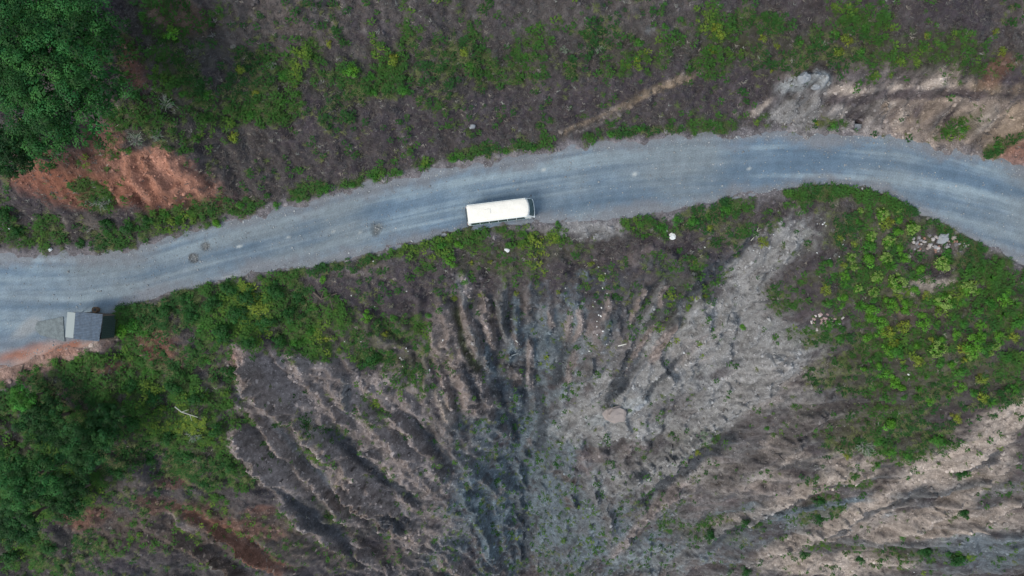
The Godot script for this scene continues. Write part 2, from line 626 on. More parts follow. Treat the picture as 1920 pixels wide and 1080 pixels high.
func paint_land() -> void:
	patch(-3.03, -25.79, 21.24, 3.03, 0, "dust", 0.45, 0.06, 0.5, -1)
	patch(-22.82, -23.81, 7.94, 2.98, 0, "brown", 0.5, 0.12, 0.5, -1)
	patch(14.87, -25.65, 10.26, 2.31, 0, "dust", 0.4, 0.05, 0.5, -1)
	patch(32.79, -25.34, 9.94, 2.24, 0, "violet", 0.4, 0.12, 0.5, -1)
	patch(-13.55, -14.63, 6.77, 2.71, -18.43, "violet", 0.6, 0.05, 0.5, -1)
	patch(-3.23, -17.48, 7.16, 2.69, -14.04, "violet", 0.6, 0.05, 0.5, -1)
	patch(10.24, -19.39, 9.71, 2.69, -3.81, "violet", 0.6, 0.05, 0.5, -1)
	patch(21.55, -19.93, 4.85, 2.69, 0, "violet", 0.6, 0.05, 0.5, -1)
	patch(-24.58, -11.89, 4.46, 2.16, -19.98, "soil", 0.6, 0.08, 0.5, -1)
	patch(-17.32, -13.8, 5.7, 2.16, -10.62, "soil", 0.6, 0.08, 0.5, -1)
	patch(-30.6, -17.67, 5.59, 3.09, -3.81, "moss", 0.55, 0.62, 0.9, -1)
	patch(-24.07, -18.82, 5.51, 3.18, -6.12, "moss", 0.55, 0.62, 0.9, -1)
	patch(-16.46, -19.94, 6.08, 3.19, -8.88, "moss", 0.55, 0.62, 0.9, -1)
	patch(-7.75, -21.25, 6.61, 3.21, -6.97, "moss", 0.55, 0.62, 0.9, -1)
	patch(0.26, -22.3, 5.72, 2.18, -3.37, "moss", 0.45, 0.5, 0.9, -1)
	patch(9.9, -23.18, 6.55, 2.19, -5.71, "moss", 0.45, 0.5, 0.9, -1)
	patch(19.54, -23.83, 5.74, 2.19, -1.68, "moss", 0.45, 0.5, 0.9, -1)
	patch(28.03, -23.32, 5.87, 2.14, 1.59, "moss", 0.45, 0.5, 0.9, -1)
	patch(37.42, -22.76, 6.34, 2.12, 2.86, "moss", 0.45, 0.5, 0.9, -1)
	patch(32.21, -23.65, 4.53, 2.52, 0, "moss", 0.5, 0.7, 0.5, -1)
	patch(21.78, -24.37, 4.15, 2.59, 0, "moss", 0.45, 0.55, 0.5, -1)
	patch(41.8, -21.41, 6.63, 1.78, 0, "moss", 0.4, 0.35, 0.5, -1)
	patch(-30.28, -22.59, 4.33, 3.36, 0, "moss", 0.5, 0.55, 0.5, -1)
	patch(-33.06, -15.03, 4.51, 2, 10, "moss", 0.5, 0.5, 0.5, -1)
	patch(14.45, -24.65, 2.76, 0.4, -8.53, "dust", 0.8, 0, 0.3, -1)
	patch(13.14, -24.74, 0.93, 0.4, -7.59, "white", 0.4, 0, 0.3, -1)
	patch(-15.12, -22.48, 1.3, 0.4, 6.34, "dust", 0.8, 0, 0.3, -1)
	patch(-38.27, -10.53, 9.76, 2.98, 8, "redbrown", 0.9, 0.03, 0.45, -1)
	patch(-34.64, -10.86, 4.39, 2.33, 15, "redpale", 0.75, 0, 0.6, -1)
	patch(-34.12, -11.11, 1.96, 2.17, 60, "redpale", 0.95, 0, 0.4, -1)
	patch(-44.62, -9.75, 4.1, 1.85, 10, "red", 0.7, 0.03, 0.5, -1)
	patch(-38.09, -9.39, 6.26, 1.36, 8, "red", 0.5, 0.05, 0.7, -1)
	patch(-32.75, -10.3, 2.64, 2.11, 30, "redpale", 0.55, 0, 0.6, -1)
	patch(-38.44, -13.73, 2.5, 1.9, 0, "redbrown", 0.8, 0.1, 0.5, -1)
	patch(-34.23, -19.42, 1.26, 2.91, 0, "redbrown", 0.7, 0.1, 0.5, -1)
	patch(-29.55, -24.31, 2.86, 1.43, 0, "redbrown", 0.4, 0.1, 0.5, -1)
	patch(-40.96, -8.87, 1.57, 1.67, 0, "moss", 0.7, 0.9, 0.4, -1)
	patch(-51.67, -6.01, 3.44, 1.53, 12.53, "moss", 0.6, 0.6, 0.9, -1)
	patch(-46.88, -5.48, 3.39, 1.54, 0, "moss", 0.6, 0.6, 0.9, -1)
	patch(-42.07, -5.5, 3.4, 1.54, 0, "moss", 0.6, 0.6, 0.9, -1)
	patch(-37.12, -6.27, 3.52, 1.54, -17.28, "moss", 0.6, 0.6, 0.9, -1)
	patch(-32.22, -7.52, 3.45, 1.54, -10.7, "moss", 0.6, 0.6, 0.9, -1)
	patch(-50.39, -4.68, 3.03, 0.88, 0, "dust", 0.6, 0.1, 0.5, -1)
	patch(-43.42, -6.51, 2.71, 0.87, 0, "brown", 0.6, 0.15, 0.5, -1)
	patch(-34.25, -5.52, 2.76, 0.55, -15, "dust", 0.6, 0.1, 0.5, -1)
	patch(-27.03, -8.49, 3.23, 0.61, -15.64, "moss", 0.65, 0.6, 0.9, -1)
	patch(-20.96, -10.01, 3.76, 0.61, -12.68, "moss", 0.65, 0.6, 0.9, -1)
	patch(-14.34, -11.5, 3.76, 0.61, -12.68, "moss", 0.65, 0.6, 0.9, -1)
	patch(-8.27, -12.96, 3.21, 0.61, -14.57, "moss", 0.65, 0.6, 0.9, -1)
	patch(-2.76, -14.01, 3.14, 0.61, -6.84, "moss", 0.65, 0.6, 0.9, -1)
	patch(2.34, -14.75, 2.74, 0.61, -10.01, "moss", 0.65, 0.6, 0.9, -1)
	patch(8.83, -15.66, 2.53, 0.5, -8.53, "moss", 0.55, 0.5, 0.8, -1)
	patch(13.24, -16.22, 2.52, 0.5, -5.71, "moss", 0.55, 0.5, 0.8, -1)
	patch(19.58, -16.55, 4.44, 0.5, -1.53, "moss", 0.55, 0.5, 0.8, -1)
	patch(-10.5, -12.01, 4.72, 0.4, -12.34, "verge", 0.7, 0, 0.8, 0.5)
	patch(-1.93, -13.62, 4.39, 0.4, -8.72, "verge", 0.7, 0, 0.8, 0.5)
	patch(6.59, -16.47, 1.91, 0.4, -21.8, "tan", 0.6, 0, 0.5, -1)
	patch(10.08, -17.91, 2.24, 0.4, -25.24, "tan", 0.6, 0, 0.5, -1)
	patch(13.6, -19.53, 2.12, 0.4, -28.3, "tan", 0.6, 0, 0.5, -1)
	patch(16.95, -20.87, 1.96, 0.4, -18.7, "tan", 0.6, 0, 0.5, -1)
	patch(5.23, -15.56, 0.83, 0.55, 56.31, "dust", 0.8, 0, 0.5, -1)
	patch(38.9, -17.83, 12.97, 3.24, 4, "ribrock", 0.85, 0.02, 0.5, 0.3)
	patch(45.18, -16.94, 8.07, 3.23, 15, "ochre", 0.55, 0.02, 0.7, 0.2)
	patch(36.52, -18.26, 6.44, 1.61, 4, "ochre", 0.45, 0.02, 0.8, 0.2)
	patch(32.61, -17.94, 6.52, 2.45, 0, "scree", 0.5, 0.02, 0.6, 0.4)
	patch(28.57, -20.02, 1.57, 0.58, -25, "white", 0.8, 0, 0.7, 0.3)
	patch(33.18, -19.38, 2.21, 0.68, 8, "tan", 0.95, 0, 0.5, -1)
	patch(37.45, -19.77, 1.46, 0.42, 4, "tan", 0.8, 0, 0.5, -1)
	patch(40.77, -19.58, 2.08, 0.57, -5, "tan", 0.9, 0, 0.5, -1)
	patch(45.68, -19.36, 1.65, 0.83, 15, "orange", 0.85, 0, 0.5, -1)
	patch(48.55, -19.01, 1.28, 0.72, 0, "orange", 0.6, 0, 0.5, -1)
	patch(46.13, -20.64, 1.53, 1.33, -60, "redbrown", 0.6, 0.05, 0.5, -1)
	patch(50.26, -16.4, 2.65, 2.38, 0, "ochre", 0.8, 0, 0.5, -1)
	patch(52.25, -13.75, 2.2, 1.65, 0, "redpale", 0.5, 0, 0.5, -1)
	patch(28.76, -18.18, 3.26, 1.41, 0, "scree", 0.6, 0, 0.5, 0.4)
	patch(25.9, -18.88, 2.16, 1.08, -60, "violet", 0.5, -1, 0.5, -1)
	patch(25.31, -18.37, 1.29, 0.4, -39.81, "tan", 0.7, 0, 0.5, -1)
	patch(34.22, -20.22, 3.11, 0.73, 5, "violet", 0.6, 0.1, 0.5, -1)
	patch(45.66, -16.31, 2.45, 1.09, 0, "moss", 0.5, 0.6, 0.5, -1)
	patch(50.05, -14.57, 1.54, 0.77, -25, "moss", 0.7, 0.8, 0.5, -1)
	patch(32.77, -16.96, 1.87, 0.61, 0, "moss", 0.6, 0.9, 0.5, -1)
	patch(-47.64, 7.31, 7.2, 1.44, -17, "pinkearth", 0.95, 0, 0.4, 0.1)
	patch(-50.97, 8.31, 3.88, 1.44, -17, "pinkearth", 0.9, 0, 0.4, 0.1)
	patch(-46.47, 6.64, 2.77, 0.66, -10, "red", 0.4, 0, 0.5, -1)
	patch(-43.98, 5.97, 1.44, 0.66, 0, "tan", 0.8, 0, 0.4, -1)
	patch(-27.58, 2.53, 9.85, 3.66, -4, "moss", 0.8, 0.97, 0.5, -1)
	patch(-23.29, 5.24, 4.08, 3.49, 0, "moss", 0.7, 0.9, 0.5, -1)
	patch(-39.56, 3.9, 3.9, 2.23, 0, "moss", 0.8, 0.9, 0.4, -1)
	patch(-34.95, 1.66, 4.99, 1.22, -12, "moss", 0.8, 0.95, 0.4, -1)
	patch(-40.08, 9.16, 12.02, 3.15, -8, "moss", 0.7, 0.75, 0.8, -1)
	patch(-42.62, 15.18, 14.01, 5.55, 0, "moss", 0.75, 0.85, 0.6, -1)
	patch(-53.03, 21.45, 8.94, 7.15, 0, "moss", 0.8, 0.9, 0.4, -1)
	patch(-35.52, 19.94, 5.61, 5.61, 0, "moss", 0.7, 0.8, 0.7, -1)
	patch(-38.48, 27.39, 5.22, 2.93, 20, "moss", 0.5, 0.55, 0.9, -1)
	patch(-58.6, 31.85, 7.01, 3.82, 0, "moss", 0.6, 0.7, 0.5, -1)
	patch(-32, 11.85, 3.56, 3.56, 20, "moss", 0.6, 0.75, 0.5, -1)
	patch(-37.25, 6.21, 2.82, 2.14, 30, "redbrown", 0.85, 0.12, 0.5, -1)
	patch(-42.21, 8.44, 3.38, 0.9, 0, "redbrown", 0.6, 0.15, 0.5, -1)
	patch(-45.13, 8.36, 3.34, 0.78, -15, "moss", 0.6, 0.7, 0.5, -1)
	patch(-44.22, 24.12, 4.95, 1.86, -10, "soil", 0.7, 0.1, 0.5, -1)
	patch(-50.55, 27.15, 3.74, 2, -15, "redbrown", 0.9, 0.05, 0.4, -1)
	patch(-44.25, 22.28, 2.44, 1.59, 0, "brown", 0.7, 0.1, 0.5, -1)
	patch(-41.9, 30.11, 8.51, 3.93, 20, "soil", 0.6, 0.15, 0.8, -1)
	patch(-50.76, 31.49, 3.86, 1.67, 0, "moss", 0.5, 0.6, 0.5, -1)
	patch(-39.77, 23.04, 1.89, 1.01, 0, "redbrown", 0.6, 0.1, 0.5, -1)
	patch(-31.52, 27.87, 1.86, 1.46, 0, "red", 0.45, 0.05, 0.5, -1)
	patch(-26.9, 32.56, 4.25, 4.25, 40, "moss", 0.4, 0.4, 0.9, -1)
	patch(-13.85, -0.28, 5.37, 2.71, -5, "violet", 0.65, 0.05, 0.6, -1)
	patch(-11.55, 1.15, 4.62, 3.46, 0, "violet", 0.5, 0.05, 0.7, -1)
	patch(-15.07, -1.79, 2.79, 0.89, -10, "pink", 0.45, 0.03, 0.8, -1)
	patch(-16.04, 5.05, 5.94, 3.45, 0, "olive", 0.6, 0.45, 0.9, -1)
	patch(-12.01, 9.48, 4.42, 3.79, 0, "olive", 0.5, 0.4, 0.9, -1)
	patch(-16.52, 7.96, 2.08, 1.35, 0, "moss", 0.8, 0.97, 0.3, -1)
	patch(-0.56, -3.39, 8.47, 2.26, 0, "olive", 0.5, 0.25, 0.9, -1)
	patch(-5, -5, 3.33, 1.89, -10, "moss", 0.7, 0.7, 0.7, -1)
	patch(1.67, -5.56, 4.44, 1, 4, "moss", 0.5, 0.6, 0.8, -1)
	patch(-31.3, 0.22, 4.07, 0.61, -13.83, "moss", 0.7, 0.62, 0.9, -1)
	patch(-23.82, -1.22, 4.28, 0.61, -8.13, "moss", 0.7, 0.62, 0.9, -1)
	patch(-16.09, -2.61, 4.34, 0.61, -12.09, "moss", 0.7, 0.62, 0.9, -1)
	patch(-9.69, -4.21, 2.98, 0.61, -17.28, "moss", 0.7, 0.62, 0.9, -1)
	patch(9.69, -6.73, 2.85, 0.55, 8.22, "verge", 0.6, 0.05, 0.5, -1)
	patch(8.33, -6, 4.17, 1.11, 4, "scree", 0.75, 0.02, 0.6, 0.3)
	patch(2.22, -6.2, 3.32, 0.44, 4, "verge", 0.6, 0.05, 0.8, -1)
	patch(14.47, -6.26, 2.96, 1.22, 3.58, "moss", 0.75, 0.85, 0.5, -1)
	patch(18.67, -6.97, 2.86, 1.23, -23.2, "moss", 0.75, 0.85, 0.5, -1)
	patch(22.5, -8.2, 2.72, 1.22, -12.09, "moss", 0.75, 0.85, 0.5, -1)
	patch(13.11, -3.14, 3.99, 1.94, 8, "violet", 0.75, 0.03, 0.4, -1)
	patch(13.07, -3.41, 2.27, 1.25, 0, "pink", 0.35, 0, 0.7, -1)
	patch(20.54, -1.76, 4.11, 3.52, 30, "darkblue", 0.6, 0.2, 0.7, -1)
	patch(7.57, -1.16, 5.24, 2.91, 0, "violet", 0.5, 0.08, 0.8, -1)
	patch(19.63, 2.45, 5.52, 5.52, 40, "olive", 0.45, 0.2, 0.9, -1)
	patch(13.95, 1.82, 7.28, 4.24, 10, "darkblue", 0.55, 0.08, 0.8, -1)
	patch(-1.93, 6.45, 3.22, 7.74, -12, "darkblue", 0.45, 0.06, 0.8, -1)
	patch(11.36, 15.62, 4.26, 6.39, 20, "darkblue", 0.4, 0.05, 0.8, -1)
	patch(3.49, 34.01, 6.1, 10.46, 0, "darkblue", 0.4, 0.05, 0.8, -1)
	patch(22.64, -5.66, 3.96, 1.7, -20, "olive", 0.5, 0.35, 0.8, -1)
	patch(27.38, -7.82, 2.79, 1.34, -20, "violet", 0.6, 0.08, 0.5, -1)
	patch(5.35, 7.35, 5.01, 7.35, 0, "blue", 0.75, 0.03, 0.8, 0.2)
	patch(12.61, 9.29, 7.3, 5.97, 0, "grey", 0.45, 0.1, 0.9, 0.2)
	patch(3.11, 18.69, 10.12, 7.01, 0, "blue", 0.55, 0.06, 0.9, 0.2)
	patch(1.74, 33.85, 9.55, 13.02, 0, "blue", 0.55, 0.06, 0.9, 0.2)
	patch(7.36, 45.98, 14.71, 7.36, 0, "blue", 0.5, 0.08, 0.9, 0.2)
	patch(16.75, 15.36, 6.98, 4.19, -30, "blue", 0.4, 0.05, 0.9, -1)
	patch(-7.46, 38.15, 4.98, 9.12, 20, "blue", 0.5, 0.1, 0.9, -1)
	patch(17.86, 34.09, 9.74, 6.49, 0, "grey", 0.5, 0.1, 0.9, 0.2)
	patch(-3.91, 15.62, 4.26, 9.23, -10, "darkblue", 0.35, 0.1, 0.9, -1)
	patch(4.09, 25.34, 4.9, 3.27, 0, "soil", 0.5, 0.1, 0.5, -1)
	patch(-17.11, 35, 4.67, 3.11, 40, "darkblue", 0.7, 0.05, 0.6, -1)
	patch(3.28, 25.41, 9.02, 9.84, 0, "blue", 0.6, 0.05, 0.9, -1)
	patch(8.61, 37.87, 12.91, 9.47, 0, "blue", 0.65, 0.06, 0.9, -1)
	patch(20.81, 43.36, 10.41, 5.2, 0, "blue", 0.6, 0.05, 0.9, -1)
	patch(-6.18, 27.83, 4.64, 6.18, 20, "blue", 0.5, 0.08, 0.9, -1)
	patch(-4.49, 22.47, 3.74, 3, 0, "grey", 0.5, 0.1, 0.9, -1)
	patch(17.04, 27.89, 8.52, 4.65, -10, "grey", 0.5, 0.06, 0.9, -1)
	patch(28.66, -3.47, 5.63, 2.89, 131.99, "scree", 1, 0.01, 0.4, -1)
	patch(25.08, 2.79, 6.26, 3.1, 129.29, "scree", 1, 0.01, 0.4, -1)
	patch(21.05, 9.21, 7.41, 4.6, 135, "scree", 1, 0.01, 0.4, -1)
	patch(13.82, 16.3, 9, 4.96, 151.93, "scree", 1, 0.01, 0.4, -1)
	patch(28.49, 9.06, 7.12, 6.15, -40, "scree", 0.95, 0.01, 0.6, -1)
	patch(28.45, -3.19, 5.93, 3.37, 138.01, "scree", 0.5, 0.01, 0.7, 0.2)
	patch(24.77, 2.79, 6.37, 3.59, 126.03, "scree", 0.5, 0.01, 0.7, 0.2)
	patch(21.55, 8.49, 7.12, 4.9, 128.66, "scree", 0.9, 0.01, 0.7, 0.2)
	patch(15.74, 15.39, 8.49, 5.25, 148.39, "scree", 0.9, 0.01, 0.7, 0.2)
	patch(28.66, 9.77, 9.12, 7.82, -40, "scree", 0.85, 0.01, 0.8, 0.2)
	patch(26.04, 16.89, 10.56, 3.52, -20, "scree", 0.75, 0.02, 0.8, 0.2)
	patch(31.19, 11.7, 3.9, 3.9, 0, "pink", 0.5, 0.01, 0.9, 0.2)
	patch(33.83, 10.02, 3.76, 2.51, -20, "tan", 0.35, 0.02, 0.9, -1)
	patch(20.87, 15.31, 4.17, 1.53, -30, "violet", 0.5, 0.02, 0.9, -1)
	patch(27.39, 9.13, 1.96, 0.91, 0, "darkblue", 0.6, 0.02, 0.9, -1)
	patch(25.97, 10.65, 1.73, 0.8, -30, "violet", 0.6, 0.02, 0.9, -1)
	patch(31.37, 17.05, 3.41, 1.09, -20, "violet", 0.5, 0.02, 0.9, -1)
	patch(22.07, 7.79, 3.89, 1.95, -40, "pink", 0.4, 0, 0.9, -1)
	patch(31.31, -1.74, 4.06, 2.9, 20, "violet", 0.7, 0.05, 0.7, -1)
	patch(31.78, 1.18, 3.53, 2.35, 0, "violet", 0.5, 0.05, 0.8, -1)
	patch(34.42, 4.75, 4.15, 2.37, 10, "darkblue", 0.55, 0.08, 0.8, -1)
	patch(31.42, 6.16, 4.31, 2.46, 0, "scree", 0.5, 0.03, 0.9, -1)
	patch(37.94, -6.14, 7.81, 3.91, 10, "olive", 0.6, 0.3, 0.9, -1)
	patch(39.85, 1.14, 9.11, 6.26, 0, "moss", 0.45, 0.38, 0.9, -1)
	patch(48.83, 1.12, 5.05, 5.05, 0, "moss", 0.5, 0.5, 0.8, -1)
	patch(41.82, 8.96, 4.18, 5.38, 0, "moss", 0.5, 0.5, 0.9, -1)
	patch(39.34, 1.14, 7.41, 8.55, 0, "olive", 0.5, 0.32, 0.9, -1)
	patch(49.11, 3.39, 6.21, 6.21, 0, "olive", 0.5, 0.42, 0.9, -1)
	patch(44.91, 13.53, 5.54, 6.77, -15, "moss", 0.5, 0.42, 0.9, -1)
	patch(42.25, 2.85, 3.43, 1.14, 10, "earth", 0.7, 0.05, 0.9, -1)
	patch(37.16, 3.48, 2.32, 1.74, 0, "violet", 0.6, 0.05, 0.9, -1)
	patch(46.68, 4.55, 2.85, 1.14, -20, "soil", 0.6, 0.05, 0.9, -1)
	patch(41.41, -3.36, 2.24, 1.34, 0, "soil", 0.6, 0.08, 0.9, -1)
	patch(37.15, -3.38, 2.25, 1.13, 0, "soil", 0.6, 0.08, 0.9, -1)
	patch(43.9, -0.56, 2.25, 0.79, -10, "tan", 0.5, 0.08, 0.9, -1)
	patch(35.41, 2.9, 2.32, 1.39, 0, "violet", 0.6, 0.08, 0.9, -1)
	patch(45.97, 9.43, 4.72, 1.41, 0, "dust", 0.45, 0.15, 0.9, -1)
	patch(48.7, 8.7, 6.96, 2.9, 0, "olive", 0.5, 0.35, 0.9, -1)
	patch(46.73, 18.56, 5.44, 3.84, -20, "moss", 0.6, 0.75, 0.8, -1)
	patch(40.79, 16.83, 5.18, 3.24, 0, "olive", 0.5, 0.3, 0.9, -1)
	patch(36.3, 9.84, 3.08, 2.46, 0, "olive", 0.5, 0.35, 0.9, -1)
	patch(53.11, 10.39, 3.46, 2.89, 0, "moss", 0.6, 0.7, 0.7, -1)
	patch(31.02, -10.14, 2.73, 0.83, -7.13, "moss", 0.75, 0.85, 0.5, -1)
	patch(35.68, -9.96, 3.03, 0.83, 10.08, "moss", 0.75, 0.85, 0.5, -1)
	patch(39.89, -8.5, 2.45, 0.83, 31.66, "moss", 0.75, 0.85, 0.5, -1)
	patch(43.49, -6.51, 2.67, 0.83, 26.57, "moss", 0.75, 0.85, 0.5, -1)
	patch(47.37, -4.57, 2.67, 0.83, 26.57, "moss", 0.75, 0.85, 0.5, -1)
	patch(50.69, -2.63, 2.19, 0.83, 34.99, "moss", 0.75, 0.85, 0.5, -1)
	patch(40.88, -8.56, 1.44, 0.66, 30, "moss", 0.8, 1, 0.2, -1)
	patch(50.63, -1.11, 3.34, 2.23, 40, "moss", 0.6, 0.8, 0.6, -1)
	patch(44.51, -4.17, 2.56, 0.89, 5, "dust", 0.8, 0, 0.6, 0.7)
	patch(43.9, -0.28, 2.81, 1.24, -10, "tan", 0.5, 0.1, 0.9, -1)
	patch(45.48, 3.41, 3.41, 1.14, 0, "soil", 0.5, 0.1, 0.9, -1)
	patch(51, 15.18, 4.25, 2.43, -30, "soil", 0.5, 0.15, 0.5, -1)
	patch(34.46, 16.57, 7.95, 3.31, -15, "dust", 0.55, 0.05, 0.8, 0.2)
	patch(35.07, 20.97, 3.44, 1.79, 10, "tan", 0.7, 0, 0.7, 0.2)
	patch(31.08, 26.27, 6.66, 2.81, -8, "tan", 0.5, 0.02, 0.7, 0.2)
	patch(43.13, 22.24, 4.04, 2.02, -10, "tan", 0.65, 0.03, 0.7, 0.2)
	patch(55.26, 15.15, 4.66, 2.5, 138.81, "tan", 0.9, 0.02, 0.45, 0.15)
	patch(53.81, 19.71, 4.02, 2.63, 140.19, "tan", 0.9, 0.02, 0.45, 0.15)
	patch(51.39, 23.24, 4.75, 2.75, 161.57, "tan", 0.9, 0.02, 0.45, 0.15)
	patch(38.57, 26.43, 7.14, 1.86, -10, "pink", 0.4, 0.03, 0.8, -1)
	patch(46.17, 31.38, 9.38, 2.89, 4, "tan", 0.55, 0.03, 0.8, 0.2)
	patch(39.92, 31.05, 8.13, 2.22, -10, "blue", 0.5, 0.05, 0.8, -1)
	patch(35.38, 31.62, 4.52, 1.81, 0, "blue", 0.55, 0.03, 0.6, -1)
	patch(41.74, 25.05, 4.17, 1.39, 0, "moss", 0.5, 0.5, 0.7, -1)
	patch(41.4, 29.78, 2.91, 2.91, 0, "olive", 0.5, 0.4, 0.8, -1)
	patch(58.21, 29.11, 6.02, 2.28, -10, "tan", 0.7, 0.02, 0.6, 0.2)
	patch(56.76, 24.51, 5.16, 1.55, -10, "grey", 0.5, 0.08, 0.8, -1)
	patch(61.2, 33.69, 7.56, 4.13, -10, "blue", 0.65, 0.03, 0.6, 0.3)
	patch(45.35, 40.66, 8.6, 2.66, -8, "tan", 0.9, 0.02, 0.4, 0.1)
	patch(50.76, 37.69, 4.48, 1.64, 0, "tan", 0.6, 0.05, 0.7, -1)
	patch(51.35, 35.94, 10.27, 1.61, -4, "moss", 0.4, 0.45, 0.9, -1)
	patch(31, 38.34, 9.79, 4.89, -20, "blue", 0.45, 0.08, 0.9, 0.2)
	patch(23.63, 44.64, 7, 3.5, 0, "white", 0.25, 0.03, 0.9, 0.3)
	patch(32.84, 34.4, 4.69, 1.41, -15, "moss", 0.4, 0.4, 0.9, -1)
	patch(29.48, 37.67, 5.73, 2.13, 0, "olive", 0.4, 0.3, 0.9, -1)
	patch(25.59, 21.2, 3.66, 2.92, 0, "olive", 0.5, 0.4, 0.8, -1)
	patch(22.04, 25.84, 9.12, 3.8, 0, "scree", 0.5, 0.05, 0.9, 0.2)
	patch(16.55, 24.07, 4.51, 2.26, 0, "dust", 0.5, -1, 0.5, -1)
	patch(-24.9, 13.69, 9.34, 3.73, 45, "ribrock", 0.6, 0.03, 0.5, -1)
	patch(-28.27, 20.56, 8.35, 2.89, 52, "dust", 0.7, 0.04, 0.5, -1)
	patch(-23.41, 24.78, 9.64, 3.1, 45, "ribrock", 0.6, 0.04, 0.5, -1)
	patch(-16.16, 17.5, 7.4, 3.37, 48, "ribrock", 0.6, 0.04, 0.5, -1)
	patch(-35.51, 30.82, 9.38, 4.02, 30, "earth", 0.8, 0.08, 0.6, -1)
	patch(-28.12, 33.04, 8.44, 3.51, 38, "earth", 0.7, 0.06, 0.6, -1)
	patch(-44.87, 29.48, 7.05, 3.2, 20, "earth", 0.7, 0.1, 0.6, -1)
	patch(-28.8, 23.57, 3.93, 1.7, 50, "earth", 0.6, 0.05, 0.7, -1)
	patch(-21.78, 38.89, 7, 3.11, 30, "earth", 0.6, 0.06, 0.7, -1)
	patch(-15.28, 32.09, 9.17, 3.06, 42, "pink", 0.5, 0.03, 0.6, -1)
	patch(-40.63, 26.44, 3.87, 1.55, 25, "redbrown", 0.5, 0.08, 0.7, -1)
	patch(-24.64, 12.32, 7.39, 4.31, 42, "ribrock", 0.75, 0.06, 0.7, 0.15)
	patch(-28.18, 8.51, 2.93, 1.17, 50, "pink", 0.8, 0.02, 0.5, -1)
	patch(-29.35, 8.77, 1.05, 1.99, -20, "red", 0.6, 0, 0.4, -1)
	patch(-15.71, 14.4, 5.56, 5.24, 10, "ribrock", 0.7, 0.06, 0.7, 0.15)
	patch(-17.37, 13.19, 2.57, 3.86, 0, "ribrock", 0.5, 0.06, 0.8, -1)
	patch(-24, 21.33, 8, 4, 45, "ribrock", 0.6, 0.1, 0.8, -1)
	patch(-28.41, 21.31, 5.81, 2.58, 55, "brown", 0.6, 0.08, 0.8, -1)
	patch(-13.34, 21.06, 4.91, 4.21, 20, "pink", 0.45, 0.05, 0.9, -1)
	patch(-19.03, 28.55, 5.12, 5.12, 40, "ribrock", 0.5, 0.1, 0.9, -1)
	patch(-25.28, 15.8, 2.53, 1.39, 30, "moss", 0.6, 0.65, 0.6, -1)
	patch(-22.23, 17.65, 1.57, 1.7, 0, "olive", 0.6, 0.5, 0.6, -1)
	patch(-23.86, 20.54, 2.65, 0.8, 35, "moss", 0.5, 0.5, 0.7, -1)
	patch(-16.39, 14.75, 1.57, 2.62, 10, "olive", 0.6, 0.5, 0.5, -1)
	patch(-30.54, 34.01, 7.63, 2.78, 30, "brown", 0.6, 0.12, 0.8, -1)
	patch(-33.5, 30.15, 4.69, 1.47, 30, "redbrown", 0.6, 0.05, 0.7, -1)
	patch(-23.06, 30.27, 3.6, 2.88, 30, "olive", 0.4, 0.35, 0.9, -1)
	rib(-29.4, 6.92, -25.94, 13.59, 2.33, 2.09, "ribrock", 0.8, true, false)
	rib(-25.94, 13.59, -20.85, 23.63, 2.33, 2.09, "ribrock", 0.8, false, false)
	rib(-20.85, 23.63, -12.91, 37.92, 2.33, 2.09, "ribrock", 0.8, false, true)
	rib(-32.14, 15.16, -28.8, 23.57, 1.96, 1.76, "ribrock", 0.8, true, false)
	rib(-28.8, 23.57, -24.12, 37.68, 1.96, 1.76, "ribrock", 0.8, false, true)
	rib(-25.1, 6.42, -20.23, 12.64, 2.05, 1.87, "ribrock", 0.8, true, false)
	rib(-20.23, 12.64, -14.09, 21.84, 2.05, 1.87, "ribrock", 0.8, false, false)
	rib(-14.09, 21.84, -9.27, 30.12, 2.05, 1.87, "ribrock", 0.8, false, true)
	rib(-23.13, 23.13, -19.16, 29.47, 2.39, 2.2, "pink", 0.8, true, false)
	rib(-19.16, 29.47, -11.68, 41.71, 2.39, 2.2, "pink", 0.8, false, true)
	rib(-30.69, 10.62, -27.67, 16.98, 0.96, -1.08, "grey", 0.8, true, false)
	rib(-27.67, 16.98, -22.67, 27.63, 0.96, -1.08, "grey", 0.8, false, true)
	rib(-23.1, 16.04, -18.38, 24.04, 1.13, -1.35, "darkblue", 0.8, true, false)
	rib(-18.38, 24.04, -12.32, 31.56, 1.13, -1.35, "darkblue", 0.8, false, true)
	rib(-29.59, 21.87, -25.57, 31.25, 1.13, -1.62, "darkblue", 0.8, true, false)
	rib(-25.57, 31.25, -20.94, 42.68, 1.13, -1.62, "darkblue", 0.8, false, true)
	rib(-40.63, 26.44, -34.92, 30.89, 1.04, -0.63, "redbrown", 0.8, true, false)
	rib(-34.92, 30.89, -28.96, 38.73, 1.04, -0.63, "redbrown", 0.8, false, true)
	rib(-42.62, 29.71, -38.33, 34.91, 1.22, 1.65, "earth", 0.8, true, false)
	rib(-38.33, 34.91, -34.6, 38.84, 1.22, 1.65, "earth", 0.8, false, true)
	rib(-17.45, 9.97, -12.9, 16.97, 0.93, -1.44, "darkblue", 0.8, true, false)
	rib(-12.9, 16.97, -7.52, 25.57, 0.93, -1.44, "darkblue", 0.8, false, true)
	rib(32.83, 6.08, 29.26, 14.97, 2.13, 2.42, "scree", 0.8, true, false)
	rib(29.26, 14.97, 22.47, 23.96, 2.13, 2.42, "scree", 0.8, false, false)
	rib(22.47, 23.96, 13.59, 31.18, 2.13, 2.42, "scree", 0.8, false, true)
	rib(38.31, 14.05, 34.09, 21.57, 1.9, 1.98, "dust", 0.8, true, false)
	rib(34.09, 21.57, 26.75, 30.68, 1.9, 1.98, "dust", 0.8, false, true)
	rib(30.47, 18, 25.08, 25.84, 1.12, -1.26, "darkblue", 0.8, true, false)
